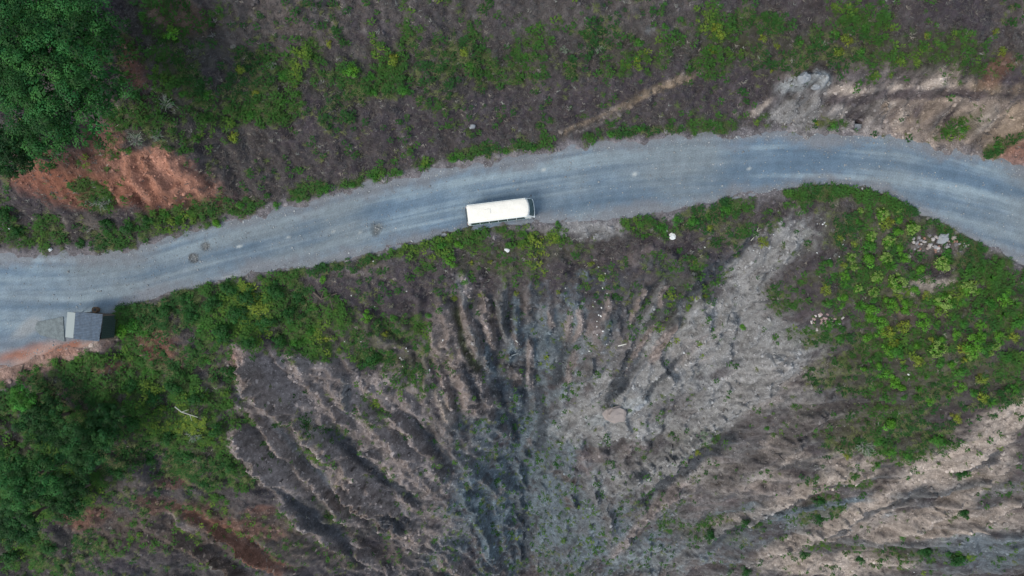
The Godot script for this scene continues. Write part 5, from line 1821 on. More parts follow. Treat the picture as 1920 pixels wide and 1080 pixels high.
func place_things() -> void:
	bush("lime", "blossoming_bush", 36.23, -8.13, 0.43, "small lime blossoming bush at the road end of the green shoulder, first from the minibus", "lime blossoming bushes on the slopes")
	bush("lime", "blossoming_bush", 40.1, -8.11, 0.5, "small lime blossoming bush at the road end of the green shoulder, second from the minibus", "lime blossoming bushes on the slopes")
	bush("lime", "blossoming_bush", 37.5, -5.46, 0.8, "middling lime blossoming bush at the road end of the green shoulder, first from the minibus", "lime blossoming bushes on the slopes")
	bush("lime", "blossoming_bush", 38.34, -7.63, 0.86, "middling lime blossoming bush at the road end of the green shoulder, second from the minibus", "lime blossoming bushes on the slopes")
	bush("lime", "blossoming_bush", 39.39, -4.9, 0.87, "middling lime blossoming bush at the road end of the green shoulder, third from the minibus", "lime blossoming bushes on the slopes")
	bush("lime", "blossoming_bush", 41.49, -6.25, 0.93, "middling lime blossoming bush at the road end of the green shoulder, last from the minibus", "lime blossoming bushes on the slopes")
	bush("lime", "blossoming_bush", 35.69, -3.2, 0.66, "small lime blossoming bush in the middle of the green shoulder, first from the minibus", "lime blossoming bushes on the slopes")
	bush("lime", "blossoming_bush", 36.3, -2.36, 0.59, "small lime blossoming bush in the middle of the green shoulder, second from the minibus", "lime blossoming bushes on the slopes")
	bush("lime", "blossoming_bush", 36.73, 0, 0.66, "small lime blossoming bush in the middle of the green shoulder, third from the minibus", "lime blossoming bushes on the slopes")
	bush("lime", "blossoming_bush", 38.55, 0.4, 0.66, "small lime blossoming bush in the middle of the green shoulder, last from the minibus", "lime blossoming bushes on the slopes")
	bush("lime", "blossoming_bush", 38.72, -1.13, 0.81, "middling lime blossoming bush in the middle of the green shoulder, first from the minibus", "lime blossoming bushes on the slopes")
	bush("lime", "blossoming_bush", 39.34, -3.08, 0.8, "middling lime blossoming bush in the middle of the green shoulder, second from the minibus", "lime blossoming bushes on the slopes")
	bush("lime", "blossoming_bush", 47.6, 0, 1.02, "middling lime blossoming bush in the middle of the green shoulder, last from the minibus", "lime blossoming bushes on the slopes")
	bush("lime", "blossoming_bush", 40.52, -0.56, 1.1, "large lime blossoming bush in the middle of the green shoulder, first from the minibus", "lime blossoming bushes on the slopes")
	bush("lime", "blossoming_bush", 44.9, -2.62, 1.08, "large lime blossoming bush in the middle of the green shoulder, second from the minibus", "lime blossoming bushes on the slopes")
	bush("lime", "blossoming_bush", 45.52, 1.29, 1.32, "large lime blossoming bush in the middle of the green shoulder, last from the minibus", "lime blossoming bushes on the slopes")
	bush("lime", "blossoming_bush", 45.25, 6.5, 1.05, "middling lime blossoming bush on the lower green shoulder, first from the minibus", "lime blossoming bushes on the slopes")
	bush("lime", "blossoming_bush", 48.7, 7.08, 0.82, "middling lime blossoming bush on the lower green shoulder, second from the minibus", "lime blossoming bushes on the slopes")
	bush("lime", "blossoming_bush", 50.76, 6.94, 0.44, "small lime blossoming bush on the lower green shoulder, first from the minibus", "lime blossoming bushes on the slopes")
	bush("lime", "blossoming_bush", 51.27, 6.1, 0.66, "small lime blossoming bush on the lower green shoulder, second from the minibus", "lime blossoming bushes on the slopes")
	bush("lime", "blossoming_bush", 10.04, -1.16, 0.53, "small lime blossoming bush in the head of the gully", "lime blossoming bushes on the slopes")
	bush("vivid", "leafy_bush", 40.06, -5.94, 0.83, "middling vivid green bush at the road end of the green shoulder, first from the minibus", "vivid green bushes on the slopes")
	bush("vivid", "leafy_bush", 40.11, -7.08, 0.7, "middling vivid green bush at the road end of the green shoulder, second from the minibus", "vivid green bushes on the slopes")
	bush("vivid", "leafy_bush", 40.51, -4.29, 0.83, "middling vivid green bush at the road end of the green shoulder, last from the minibus", "vivid green bushes on the slopes")
	bush("vivid", "leafy_bush", 37.83, -3.08, 1.22, "large vivid green bush in the middle of the green shoulder, first from the minibus", "vivid green bushes on the slopes")
	bush("vivid", "leafy_bush", 38.3, 2.12, 1.18, "large vivid green bush in the middle of the green shoulder, second from the minibus", "vivid green bushes on the slopes")
	bush("vivid", "leafy_bush", 38.46, 3.05, 0.99, "large vivid green bush in the middle of the green shoulder, third from the minibus", "vivid green bushes on the slopes")
	bush("vivid", "leafy_bush", 51.26, 1.11, 1.03, "large vivid green bush in the middle of the green shoulder, last from the minibus", "vivid green bushes on the slopes")
	bush("vivid", "leafy_bush", 35.27, -1.3, 0.72, "middling vivid green bush in the middle of the green shoulder, first from the minibus", "vivid green bushes on the slopes")
	bush("vivid", "leafy_bush", 35.5, 1.15, 0.86, "middling vivid green bush in the middle of the green shoulder, second from the minibus", "vivid green bushes on the slopes")
	bush("vivid", "leafy_bush", 40.47, 1.53, 0.85, "middling vivid green bush in the middle of the green shoulder, third from the minibus", "vivid green bushes on the slopes")
	bush("vivid", "leafy_bush", 41.4, -3.29, 0.83, "middling vivid green bush in the middle of the green shoulder, fourth from the minibus", "vivid green bushes on the slopes")
	bush("vivid", "leafy_bush", 41.89, 1.58, 0.78, "middling vivid green bush in the middle of the green shoulder, fifth from the minibus", "vivid green bushes on the slopes")
	bush("vivid", "leafy_bush", 42.12, 2.38, 0.78, "middling vivid green bush in the middle of the green shoulder, sixth from the minibus", "vivid green bushes on the slopes")
	bush("vivid", "leafy_bush", 42.55, 0.06, 0.84, "middling vivid green bush in the middle of the green shoulder, seventh from the minibus", "vivid green bushes on the slopes")
	bush("vivid", "leafy_bush", 42.97, -2.06, 0.71, "middling vivid green bush in the middle of the green shoulder, eighth from the minibus", "vivid green bushes on the slopes")
	bush("vivid", "leafy_bush", 43.54, 2.83, 0.65, "middling vivid green bush in the middle of the green shoulder, last from the minibus", "vivid green bushes on the slopes")
	bush("vivid", "leafy_bush", 35.77, 1.89, 0.59, "small vivid green bush in the middle of the green shoulder, first from the minibus", "vivid green bushes on the slopes")
	bush("vivid", "leafy_bush", 48.71, 0.39, 0.58, "small vivid green bush in the middle of the green shoulder, second from the minibus", "vivid green bushes on the slopes")
	bush("vivid", "leafy_bush", 39.67, 3.56, 0.99, "large vivid green bush on the lower green shoulder, first from the minibus", "vivid green bushes on the slopes")
	bush("vivid", "leafy_bush", 41.7, 9.39, 1.03, "large vivid green bush on the lower green shoulder, second from the minibus", "vivid green bushes on the slopes")
	bush("vivid", "leafy_bush", 43.19, 10.5, 1.03, "large vivid green bush on the lower green shoulder, third from the minibus", "vivid green bushes on the slopes")
	bush("vivid", "leafy_bush", 44, 3.64, 1.05, "large vivid green bush on the lower green shoulder, fourth from the minibus", "vivid green bushes on the slopes")
	bush("vivid", "leafy_bush", 48.49, 6.03, 1.31, "large vivid green bush on the lower green shoulder, last from the minibus", "vivid green bushes on the slopes")
	bush("vivid", "leafy_bush", 39.17, 5.55, 0.81, "middling vivid green bush on the lower green shoulder, first from the minibus", "vivid green bushes on the slopes")
	bush("vivid", "leafy_bush", 40.24, 4.8, 0.8, "middling vivid green bush on the lower green shoulder, second from the minibus", "vivid green bushes on the slopes")
	bush("vivid", "leafy_bush", 40.57, 8.53, 0.69, "middling vivid green bush on the lower green shoulder, third from the minibus", "vivid green bushes on the slopes")
	bush("vivid", "leafy_bush", 41.03, 6.86, 0.94, "middling vivid green bush on the lower green shoulder, fourth from the minibus", "vivid green bushes on the slopes")
	bush("vivid", "leafy_bush", 43.72, 11.28, 0.9, "middling vivid green bush on the lower green shoulder, fifth from the minibus", "vivid green bushes on the slopes")
	bush("vivid", "leafy_bush", 43.7, 6.18, 0.73, "middling vivid green bush on the lower green shoulder, sixth from the minibus", "vivid green bushes on the slopes")
	bush("vivid", "leafy_bush", 45.67, 5.54, 0.66, "middling vivid green bush on the lower green shoulder, seventh from the minibus", "vivid green bushes on the slopes")
	bush("vivid", "leafy_bush", 46.72, 4.88, 0.72, "middling vivid green bush on the lower green shoulder, eighth from the minibus", "vivid green bushes on the slopes")
	bush("vivid", "leafy_bush", 46.85, 12.49, 0.76, "middling vivid green bush on the lower green shoulder, ninth from the minibus", "vivid green bushes on the slopes")
	bush("vivid", "leafy_bush", 46.83, 8.09, 0.73, "middling vivid green bush on the lower green shoulder, tenth from the minibus", "vivid green bushes on the slopes")
	bush("vivid", "leafy_bush", 49.16, 10.7, 0.87, "middling vivid green bush on the lower green shoulder, eleventh from the minibus", "vivid green bushes on the slopes")
	bush("vivid", "leafy_bush", 49.53, 3.94, 0.78, "middling vivid green bush on the lower green shoulder, twelfth from the minibus", "vivid green bushes on the slopes")
	bush("vivid", "leafy_bush", 49.74, 5.26, 0.91, "middling vivid green bush on the lower green shoulder, thirteenth from the minibus", "vivid green bushes on the slopes")
	bush("vivid", "leafy_bush", 51.12, 5.07, 0.78, "middling vivid green bush on the lower green shoulder, last from the minibus", "vivid green bushes on the slopes")
	bush("vivid", "leafy_bush", 27.02, 4.68, 0.57, "small vivid green bush on the grey scree slope", "vivid green bushes on the slopes")
	bush("vivid", "leafy_bush", -6.55, -2.8, 0.84, "middling vivid green bush in the head of the gully", "vivid green bushes on the slopes")
	bush("vivid", "leafy_bush", -5.54, -4.6, 0.76, "middling vivid green bush on the edge below the minibus", "vivid green bushes on the slopes")
	bush("vivid", "leafy_bush", -19.78, -0.94, 0.57, "small vivid green bush on the slope between thicket and gully", "vivid green bushes on the slopes")
	bush("vivid", "leafy_bush", -15.79, 3.08, 0.8, "middling vivid green bush on the slope between thicket and gully", "vivid green bushes on the slopes")
	bush("vivid", "leafy_bush", -30.41, -6.76, 0.76, "middling vivid green bush near the red earth bank", "vivid green bushes on the slopes")
	bush("vivid", "leafy_bush", -15.47, -20.78, 0.88, "large vivid green bush on the green belt uphill of the minibus", "vivid green bushes on the slopes")
	bush("vivid", "leafy_bush", -30.51, -22.74, 0.88, "large vivid green bush near the red earth bank", "vivid green bushes on the slopes")
	bush("vivid", "leafy_bush", -40.73, 4.44, 0.96, "large vivid green bush just beside the hut", "vivid green bushes on the slopes")
	bush("vivid", "leafy_bush", 43.94, 15.95, 1.23, "large vivid green bush below the green shoulder", "vivid green bushes on the slopes")
	bush("yellow", "yellow_green_bush", 34.25, -5.2, 0.47, "small yellow-green bush at the road end of the green shoulder, first from the minibus", "yellow-green bushes on the slopes")
	bush("yellow", "yellow_green_bush", 35.93, -4.64, 0.47, "small yellow-green bush at the road end of the green shoulder, second from the minibus", "yellow-green bushes on the slopes")
	bush("yellow", "yellow_green_bush", 33.56, 0.12, 0.79, "middling yellow-green bush in the middle of the green shoulder, first from the minibus", "yellow-green bushes on the slopes")
	bush("yellow", "yellow_green_bush", 43.73, 0.73, 0.65, "middling yellow-green bush in the middle of the green shoulder, second from the minibus", "yellow-green bushes on the slopes")
	bush("yellow", "yellow_green_bush", 40.93, 4.79, 0.91, "large yellow-green bush on the lower green shoulder, first from the minibus", "yellow-green bushes on the slopes")
	bush("yellow", "yellow_green_bush", 42.31, 4.06, 0.9, "large yellow-green bush on the lower green shoulder, second from the minibus", "yellow-green bushes on the slopes")
	bush("yellow", "yellow_green_bush", 47.67, 6.34, 0.9, "large yellow-green bush on the lower green shoulder, last from the minibus", "yellow-green bushes on the slopes")
	bush("yellow", "yellow_green_bush", 41.63, 5.98, 0.73, "middling yellow-green bush on the lower green shoulder, first from the minibus", "yellow-green bushes on the slopes")
	bush("yellow", "yellow_green_bush", 43.67, 7.95, 0.8, "middling yellow-green bush on the lower green shoulder, second from the minibus", "yellow-green bushes on the slopes")
	bush("yellow", "yellow_green_bush", 50.81, 9.81, 0.79, "middling yellow-green bush on the lower green shoulder, third from the minibus", "yellow-green bushes on the slopes")
	bush("yellow", "yellow_green_bush", 51.34, 11.88, 0.86, "middling yellow-green bush on the lower green shoulder, fourth from the minibus", "yellow-green bushes on the slopes")
	bush("yellow", "yellow_green_bush", 53.06, 5.11, 0.77, "middling yellow-green bush on the lower green shoulder, last from the minibus", "yellow-green bushes on the slopes")
	bush("yellow", "yellow_green_bush", 20.68, -6.31, 0.53, "small yellow-green bush on the verge by the white sack", "yellow-green bushes on the slopes")
	bush("yellow", "yellow_green_bush", 26.62, -4.96, 0.84, "middling yellow-green bush on the verge by the white sack", "yellow-green bushes on the slopes")
	bush("yellow", "yellow_green_bush", 20.09, -2.89, 0.42, "small yellow-green bush on the grey scree slope, first from the minibus", "yellow-green bushes on the slopes")
	bush("yellow", "yellow_green_bush", 21.83, 0.9, 0.38, "small yellow-green bush on the grey scree slope, second from the minibus", "yellow-green bushes on the slopes")
	bush("yellow", "yellow_green_bush", 50.31, 14.67, 0.89, "middling yellow-green bush below the green shoulder", "yellow-green bushes on the slopes")
	bush("yellow", "yellow_green_bush", 41.64, 20.92, 0.63, "small yellow-green bush below the green shoulder", "yellow-green bushes on the slopes")
	bush("yellow", "yellow_green_bush", 25.59, 22.64, 0.7, "small yellow-green bush below the grey scree slope", "yellow-green bushes on the slopes")
	bush("yellow", "yellow_green_bush", -2.37, -2.82, 0.36, "small yellow-green bush in the head of the gully, first from the minibus", "yellow-green bushes on the slopes")
	bush("yellow", "yellow_green_bush", -4.33, -2.81, 0.41, "small yellow-green bush in the head of the gully, second from the minibus", "yellow-green bushes on the slopes")
	bush("yellow", "yellow_green_bush", 0.47, 0.59, 0.44, "small yellow-green bush in the head of the gully, third from the minibus", "yellow-green bushes on the slopes")
	bush("yellow", "yellow_green_bush", -3.53, 0.76, 0.37, "small yellow-green bush in the head of the gully, fourth from the minibus", "yellow-green bushes on the slopes")
	bush("yellow", "yellow_green_bush", -6.26, 0.99, 0.55, "small yellow-green bush in the head of the gully, fifth from the minibus", "yellow-green bushes on the slopes")
	bush("yellow", "yellow_green_bush", 5.16, 0.41, 0.37, "small yellow-green bush in the head of the gully, sixth from the minibus", "yellow-green bushes on the slopes")
	bush("yellow", "yellow_green_bush", 8.54, -2.68, 0.48, "small yellow-green bush in the head of the gully, last from the minibus", "yellow-green bushes on the slopes")
	bush("yellow", "yellow_green_bush", -14.3, 5.18, 0.56, "small yellow-green bush on the slope between thicket and gully, first from the minibus", "yellow-green bushes on the slopes")
	bush("yellow", "yellow_green_bush", -20.52, 5.45, 0.55, "small yellow-green bush on the slope between thicket and gully, second from the minibus", "yellow-green bushes on the slopes")
	bush("yellow", "yellow_green_bush", -11.37, -21.92, 0.7, "middling yellow-green bush on the green belt uphill of the minibus, first from the minibus", "yellow-green bushes on the slopes")
	bush("yellow", "yellow_green_bush", -27.13, -14.77, 0.71, "middling yellow-green bush on the green belt uphill of the minibus, second from the minibus", "yellow-green bushes on the slopes")
	bush("yellow", "yellow_green_bush", -25.67, -20.63, 0.58, "middling yellow-green bush on the green belt uphill of the minibus, last from the minibus", "yellow-green bushes on the slopes")
	bush("yellow", "yellow_green_bush", -17.23, -22.96, 0.47, "small yellow-green bush on the green belt uphill of the minibus, first from the minibus", "yellow-green bushes on the slopes")
	bush("yellow", "yellow_green_bush", -24.47, -18.71, 0.48, "small yellow-green bush on the green belt uphill of the minibus, second from the minibus", "yellow-green bushes on the slopes")
	bush("yellow", "yellow_green_bush", 12.18, -22.31, 0.49, "small yellow-green bush on the green belt above the trail", "yellow-green bushes on the slopes")
	bush("yellow", "yellow_green_bush", 20.13, -24.36, 0.54, "middling yellow-green bush on the slope above the pale cliff, first from the minibus", "yellow-green bushes on the slopes")
	bush("yellow", "yellow_green_bush", 19.68, -25.02, 0.65, "middling yellow-green bush on the slope above the pale cliff, second from the minibus", "yellow-green bushes on the slopes")
	bush("yellow", "yellow_green_bush", 19.61, -23.41, 0.49, "small yellow-green bush on the slope above the pale cliff, first from the minibus", "yellow-green bushes on the slopes")
	bush("yellow", "yellow_green_bush", 25.65, -21.46, 0.27, "small yellow-green bush on the slope above the pale cliff, second from the minibus", "yellow-green bushes on the slopes")
	bush("yellow", "yellow_green_bush", 24.22, -24.07, 0.49, "small yellow-green bush on the slope above the pale cliff, third from the minibus", "yellow-green bushes on the slopes")
	bush("yellow", "yellow_green_bush", 25.69, -23.48, 0.43, "small yellow-green bush on the slope above the pale cliff, fourth from the minibus", "yellow-green bushes on the slopes")
	bush("yellow", "yellow_green_bush", 44.99, -23.88, 0.42, "small yellow-green bush on the slope above the pale cliff, last from the minibus", "yellow-green bushes on the slopes")
	bush("yellow", "yellow_green_bush", 31.35, -22.6, 0.64, "middling yellow-green bush on the pale cliff above the bend, first from the minibus", "yellow-green bushes on the slopes")
	bush("yellow", "yellow_green_bush", 31.6, -23.43, 0.74, "middling yellow-green bush on the pale cliff above the bend, second from the minibus", "yellow-green bushes on the slopes")
	bush("yellow", "yellow_green_bush", 45.85, -22.15, 0.58, "middling yellow-green bush on the pale cliff above the bend, last from the minibus", "yellow-green bushes on the slopes")
	bush("yellow", "yellow_green_bush", -4.61, -22.69, 0.59, "middling yellow-green bush on the green belt above the trail", "yellow-green bushes on the slopes")
	bush("yellow", "yellow_green_bush", 31.37, -17, 0.4, "small yellow-green bush on the verge uphill of the road", "yellow-green bushes on the slopes")
	bush("yellow", "yellow_green_bush", -31.42, -19.24, 0.31, "small yellow-green bush near the red earth bank", "yellow-green bushes on the slopes")
	bush("yellow", "yellow_green_bush", 38.65, -23.5, 0.42, "small yellow-green bush on the pale cliff above the bend", "yellow-green bushes on the slopes")
	bush("mid", "leafy_bush", -7.35, -4.58, 0.64, "middling mid-green bush on the edge below the minibus", "mid-green bushes on the slopes")
	bush("mid", "leafy_bush", -4.03, -5.52, 0.52, "small mid-green bush on the edge below the minibus, first from the minibus", "mid-green bushes on the slopes")
	bush("mid", "leafy_bush", 4.85, -6.61, 0.46, "small mid-green bush on the edge below the minibus, second from the minibus", "mid-green bushes on the slopes")
	bush("mid", "leafy_bush", -13.03, 3.35, 0.55, "small mid-green bush on the slope between thicket and gully, first from the minibus", "mid-green bushes on the slopes")
	bush("mid", "leafy_bush", -14.16, 7.32, 0.58, "small mid-green bush on the slope between thicket and gully, second from the minibus", "mid-green bushes on the slopes")
	bush("mid", "leafy_bush", -12.8, 10.33, 0.67, "middling mid-green bush on the slope between thicket and gully, first from the minibus", "mid-green bushes on the slopes")
	bush("mid", "leafy_bush", -21.11, 2.09, 0.65, "middling mid-green bush on the slope between thicket and gully, second from the minibus", "mid-green bushes on the slopes")
	bush("mid", "leafy_bush", -22.03, 4.81, 0.79, "middling mid-green bush on the slope between thicket and gully, third from the minibus", "mid-green bushes on the slopes")
	bush("mid", "leafy_bush", -22.59, 5.84, 0.61, "middling mid-green bush on the slope between thicket and gully, last from the minibus", "mid-green bushes on the slopes")
	bush("mid", "leafy_bush", -5.17, -0.75, 0.54, "small mid-green bush in the head of the gully, first from the minibus", "mid-green bushes on the slopes")
	bush("mid", "leafy_bush", -9.17, 2.96, 0.5, "small mid-green bush in the head of the gully, second from the minibus", "mid-green bushes on the slopes")
	bush("mid", "leafy_bush", -9.06, 10.55, 0.48, "small mid-green bush in the head of the gully, last from the minibus", "mid-green bushes on the slopes")
	bush("mid", "leafy_bush", -28.58, -18.15, 0.69, "middling mid-green bush near the red earth bank, first from the minibus", "mid-green bushes on the slopes")
	bush("mid", "leafy_bush", -30.18, -14.25, 0.53, "middling mid-green bush near the red earth bank, second from the minibus", "mid-green bushes on the slopes")
	bush("mid", "leafy_bush", -34.16, -6.96, 0.63, "middling mid-green bush near the red earth bank, third from the minibus", "mid-green bushes on the slopes")
	bush("mid", "leafy_bush", -35.43, -7.47, 0.57, "middling mid-green bush near the red earth bank, fourth from the minibus", "mid-green bushes on the slopes")
	bush("mid", "leafy_bush", -30.5, -18.14, 0.52, "middling mid-green bush near the red earth bank, fifth from the minibus", "mid-green bushes on the slopes")
	bush("mid", "leafy_bush", -31.95, -23.53, 0.59, "middling mid-green bush near the red earth bank, last from the minibus", "mid-green bushes on the slopes")
	bush("mid", "leafy_bush", -6.04, -13.34, 0.58, "middling mid-green bush on the verge uphill of the road, first from the minibus", "mid-green bushes on the slopes")
	bush("mid", "leafy_bush", -14.3, -11.38, 0.58, "middling mid-green bush on the verge uphill of the road, second from the minibus", "mid-green bushes on the slopes")
	bush("mid", "leafy_bush", 10.27, -15.93, 0.58, "middling mid-green bush on the verge uphill of the road, third from the minibus", "mid-green bushes on the slopes")
	bush("mid", "leafy_bush", -19.22, -10.16, 0.58, "middling mid-green bush on the verge uphill of the road, fourth from the minibus", "mid-green bushes on the slopes")
	bush("mid", "leafy_bush", -24.2, -8.52, 0.58, "middling mid-green bush on the verge uphill of the road, fifth from the minibus", "mid-green bushes on the slopes")
	bush("mid", "leafy_bush", -27.8, -8.61, 0.63, "middling mid-green bush on the verge uphill of the road, sixth from the minibus", "mid-green bushes on the slopes")
	bush("mid", "leafy_bush", 32.95, -16.8, 0.75, "middling mid-green bush on the verge uphill of the road, seventh from the minibus", "mid-green bushes on the slopes")
	bush("mid", "leafy_bush", 45.99, -16.23, 0.68, "middling mid-green bush on the verge uphill of the road, eighth from the minibus", "mid-green bushes on the slopes")
	bush("mid", "leafy_bush", 49.92, -14.65, 0.63, "middling mid-green bush on the verge uphill of the road, last from the minibus", "mid-green bushes on the slopes")
	bush("mid", "leafy_bush", -33.58, -15.53, 0.47, "small mid-green bush near the red earth bank, first from the minibus", "mid-green bushes on the slopes")
	bush("mid", "leafy_bush", -36.08, -12.93, 0.48, "small mid-green bush near the red earth bank, second from the minibus", "mid-green bushes on the slopes")
	bush("mid", "leafy_bush", -45.93, -6.32, 0.45, "small mid-green bush near the red earth bank, last from the minibus", "mid-green bushes on the slopes")
	bush("mid", "leafy_bush", -39.56, 3.72, 1.05, "large mid-green bush just beside the hut", "mid-green bushes on the slopes")
	bush("mid", "leafy_bush", -38.61, 4.57, 0.82, "middling mid-green bush just beside the hut", "mid-green bushes on the slopes")
	bush("mid", "leafy_bush", -23.84, 5.81, 0.79, "middling mid-green bush in the dense thicket below the road, first from the minibus", "mid-green bushes on the slopes")
	bush("mid", "leafy_bush", -32.29, 4.09, 0.82, "middling mid-green bush in the dense thicket below the road, second from the minibus", "mid-green bushes on the slopes")
	bush("mid", "leafy_bush", -32.85, 8.03, 0.78, "middling mid-green bush in the wooded hollow below the hut, first from the minibus", "mid-green bushes on the slopes")
	bush("mid", "leafy_bush", -38.65, 8.96, 0.78, "middling mid-green bush in the wooded hollow below the hut, second from the minibus", "mid-green bushes on the slopes")
	bush("mid", "leafy_bush", -49.55, 8.45, 0.58, "middling mid-green bush in the wooded hollow below the hut, last from the minibus", "mid-green bushes on the slopes")
	bush("mid", "leafy_bush", -10.56, -19.4, 0.76, "middling mid-green bush on the green belt uphill of the minibus, first from the minibus", "mid-green bushes on the slopes")
	bush("mid", "leafy_bush", -13.66, -18.85, 0.65, "middling mid-green bush on the green belt uphill of the minibus, second from the minibus", "mid-green bushes on the slopes")
	bush("mid", "leafy_bush", -13.72, -20.39, 0.59, "middling mid-green bush on the green belt uphill of the minibus, third from the minibus", "mid-green bushes on the slopes")
	bush("mid", "leafy_bush", -21.94, -17.98, 0.59, "middling mid-green bush on the green belt uphill of the minibus, fourth from the minibus", "mid-green bushes on the slopes")
	bush("mid", "leafy_bush", -21.66, -20.29, 0.69, "middling mid-green bush on the green belt uphill of the minibus, fifth from the minibus", "mid-green bushes on the slopes")
	bush("mid", "leafy_bush", -25.37, -16.83, 0.59, "middling mid-green bush on the green belt uphill of the minibus, last from the minibus", "mid-green bushes on the slopes")
	bush("mid", "leafy_bush", -4.13, -21.52, 0.65, "middling mid-green bush on the green belt above the trail, first from the minibus", "mid-green bushes on the slopes")
	bush("mid", "leafy_bush", 12.25, -23.62, 0.6, "middling mid-green bush on the green belt above the trail, second from the minibus", "mid-green bushes on the slopes")
	bush("mid", "leafy_bush", 1.39, -22.67, 0.49, "small mid-green bush on the green belt above the trail, first from the minibus", "mid-green bushes on the slopes")
	bush("mid", "leafy_bush", 14.72, -24.98, 0.48, "small mid-green bush on the green belt above the trail, second from the minibus", "mid-green bushes on the slopes")
	bush("mid", "leafy_bush", -3.29, -13.84, 0.46, "small mid-green bush on the verge uphill of the road, first from the minibus", "mid-green bushes on the slopes")
	bush("mid", "leafy_bush", -0.55, -14.17, 0.46, "small mid-green bush on the verge uphill of the road, second from the minibus", "mid-green bushes on the slopes")
	bush("mid", "leafy_bush", 2.2, -14.41, 0.46, "small mid-green bush on the verge uphill of the road, third from the minibus", "mid-green bushes on the slopes")
	bush("mid", "leafy_bush", -8.79, -12.63, 0.52, "small mid-green bush on the verge uphill of the road, fourth from the minibus", "mid-green bushes on the slopes")
	bush("mid", "leafy_bush", -11.55, -11.99, 0.52, "small mid-green bush on the verge uphill of the road, fifth from the minibus", "mid-green bushes on the slopes")
	bush("mid", "leafy_bush", -16.5, -10.72, 0.52, "small mid-green bush on the verge uphill of the road, sixth from the minibus", "mid-green bushes on the slopes")
	bush("mid", "leafy_bush", 13.32, -16.45, 0.46, "small mid-green bush on the verge uphill of the road, seventh from the minibus", "mid-green bushes on the slopes")
	bush("mid", "leafy_bush", -19.77, -10.16, 0.46, "small mid-green bush on the verge uphill of the road, eighth from the minibus", "mid-green bushes on the slopes")
	bush("mid", "leafy_bush", -22, -9.24, 0.52, "small mid-green bush on the verge uphill of the road, last from the minibus", "mid-green bushes on the slopes")
	bush("mid", "leafy_bush", 27.7, -23.65, 0.48, "small mid-green bush on the pale cliff above the bend", "mid-green bushes on the slopes")
	bush("mid", "leafy_bush", 30.5, -24, 0.63, "middling mid-green bush on the pale cliff above the bend, first from the minibus", "mid-green bushes on the slopes")
	bush("mid", "leafy_bush", 33.22, -22.6, 0.53, "middling mid-green bush on the pale cliff above the bend, second from the minibus", "mid-green bushes on the slopes")
	bush("mid", "leafy_bush", 33.19, -24.38, 0.52, "middling mid-green bush on the pale cliff above the bend, last from the minibus", "mid-green bushes on the slopes")
	bush("mid", "leafy_bush", 14.19, -5.56, 0.7, "middling mid-green bush on the verge by the white sack, first from the minibus", "mid-green bushes on the slopes")
	bush("mid", "leafy_bush", 15.53, -6.27, 0.82, "middling mid-green bush on the verge by the white sack, second from the minibus", "mid-green bushes on the slopes")
	bush("mid", "leafy_bush", 17.17, -6.92, 0.7, "middling mid-green bush on the verge by the white sack, third from the minibus", "mid-green bushes on the slopes")
	bush("mid", "leafy_bush", 18.86, -7.1, 0.76, "middling mid-green bush on the verge by the white sack, fourth from the minibus", "mid-green bushes on the slopes")
	bush("mid", "leafy_bush", 20.5, -7.48, 0.58, "middling mid-green bush on the verge by the white sack, fifth from the minibus", "mid-green bushes on the slopes")
	bush("mid", "leafy_bush", 22.13, -8.02, 0.76, "middling mid-green bush on the verge by the white sack, last from the minibus", "mid-green bushes on the slopes")
	bush("mid", "leafy_bush", 34.53, 3.99, 0.68, "middling mid-green bush on the lower green shoulder, first from the minibus", "mid-green bushes on the slopes")
	bush("mid", "leafy_bush", 36.5, 5.53, 0.68, "middling mid-green bush on the lower green shoulder, second from the minibus", "mid-green bushes on the slopes")
	bush("mid", "leafy_bush", 42.34, 12.39, 0.84, "middling mid-green bush on the lower green shoulder, third from the minibus", "mid-green bushes on the slopes")
	bush("mid", "leafy_bush", 45.74, 7.83, 0.79, "middling mid-green bush on the lower green shoulder, fourth from the minibus", "mid-green bushes on the slopes")
	bush("mid", "leafy_bush", 47.91, 3.66, 0.71, "middling mid-green bush on the lower green shoulder, fifth from the minibus", "mid-green bushes on the slopes")
	bush("mid", "leafy_bush", 50.69, 11.47, 0.68, "middling mid-green bush on the lower green shoulder, sixth from the minibus", "mid-green bushes on the slopes")
	bush("mid", "leafy_bush", 52.49, 7.2, 0.77, "middling mid-green bush on the lower green shoulder, seventh from the minibus", "mid-green bushes on the slopes")
	bush("mid", "leafy_bush", 54.04, 10.92, 0.85, "middling mid-green bush on the lower green shoulder, last from the minibus", "mid-green bushes on the slopes")
	bush("mid", "leafy_bush", 49.98, 17.61, 1.18, "large mid-green bush below the green shoulder", "mid-green bushes on the slopes")
	bush("mid", "leafy_bush", 43.61, 18.04, 0.95, "middling mid-green bush below the green shoulder, first from the minibus", "mid-green bushes on the slopes")
	bush("mid", "leafy_bush", 45.51, 19.55, 0.88, "middling mid-green bush below the green shoulder, second from the minibus", "mid-green bushes on the slopes")
	bush("mid", "leafy_bush", 48.31, 20.42, 0.81, "middling mid-green bush below the green shoulder, last from the minibus", "mid-green bushes on the slopes")
	bush("mid", "leafy_bush", 27.69, 14.05, 0.43, "small mid-green bush below the grey scree slope, first from the minibus", "mid-green bushes on the slopes")
	bush("mid", "leafy_bush", 32.34, 17.63, 0.5, "small mid-green bush below the grey scree slope, second from the minibus", "mid-green bushes on the slopes")
	bush("mid", "leafy_bush", 36.6, 17.08, 0.48, "small mid-green bush below the green shoulder", "mid-green bushes on the slopes")
	bush("mid", "leafy_bush", 51.69, 32.92, 0.6, "small mid-green bush among the tan rock ledges, first from the minibus", "mid-green bushes on the slopes")
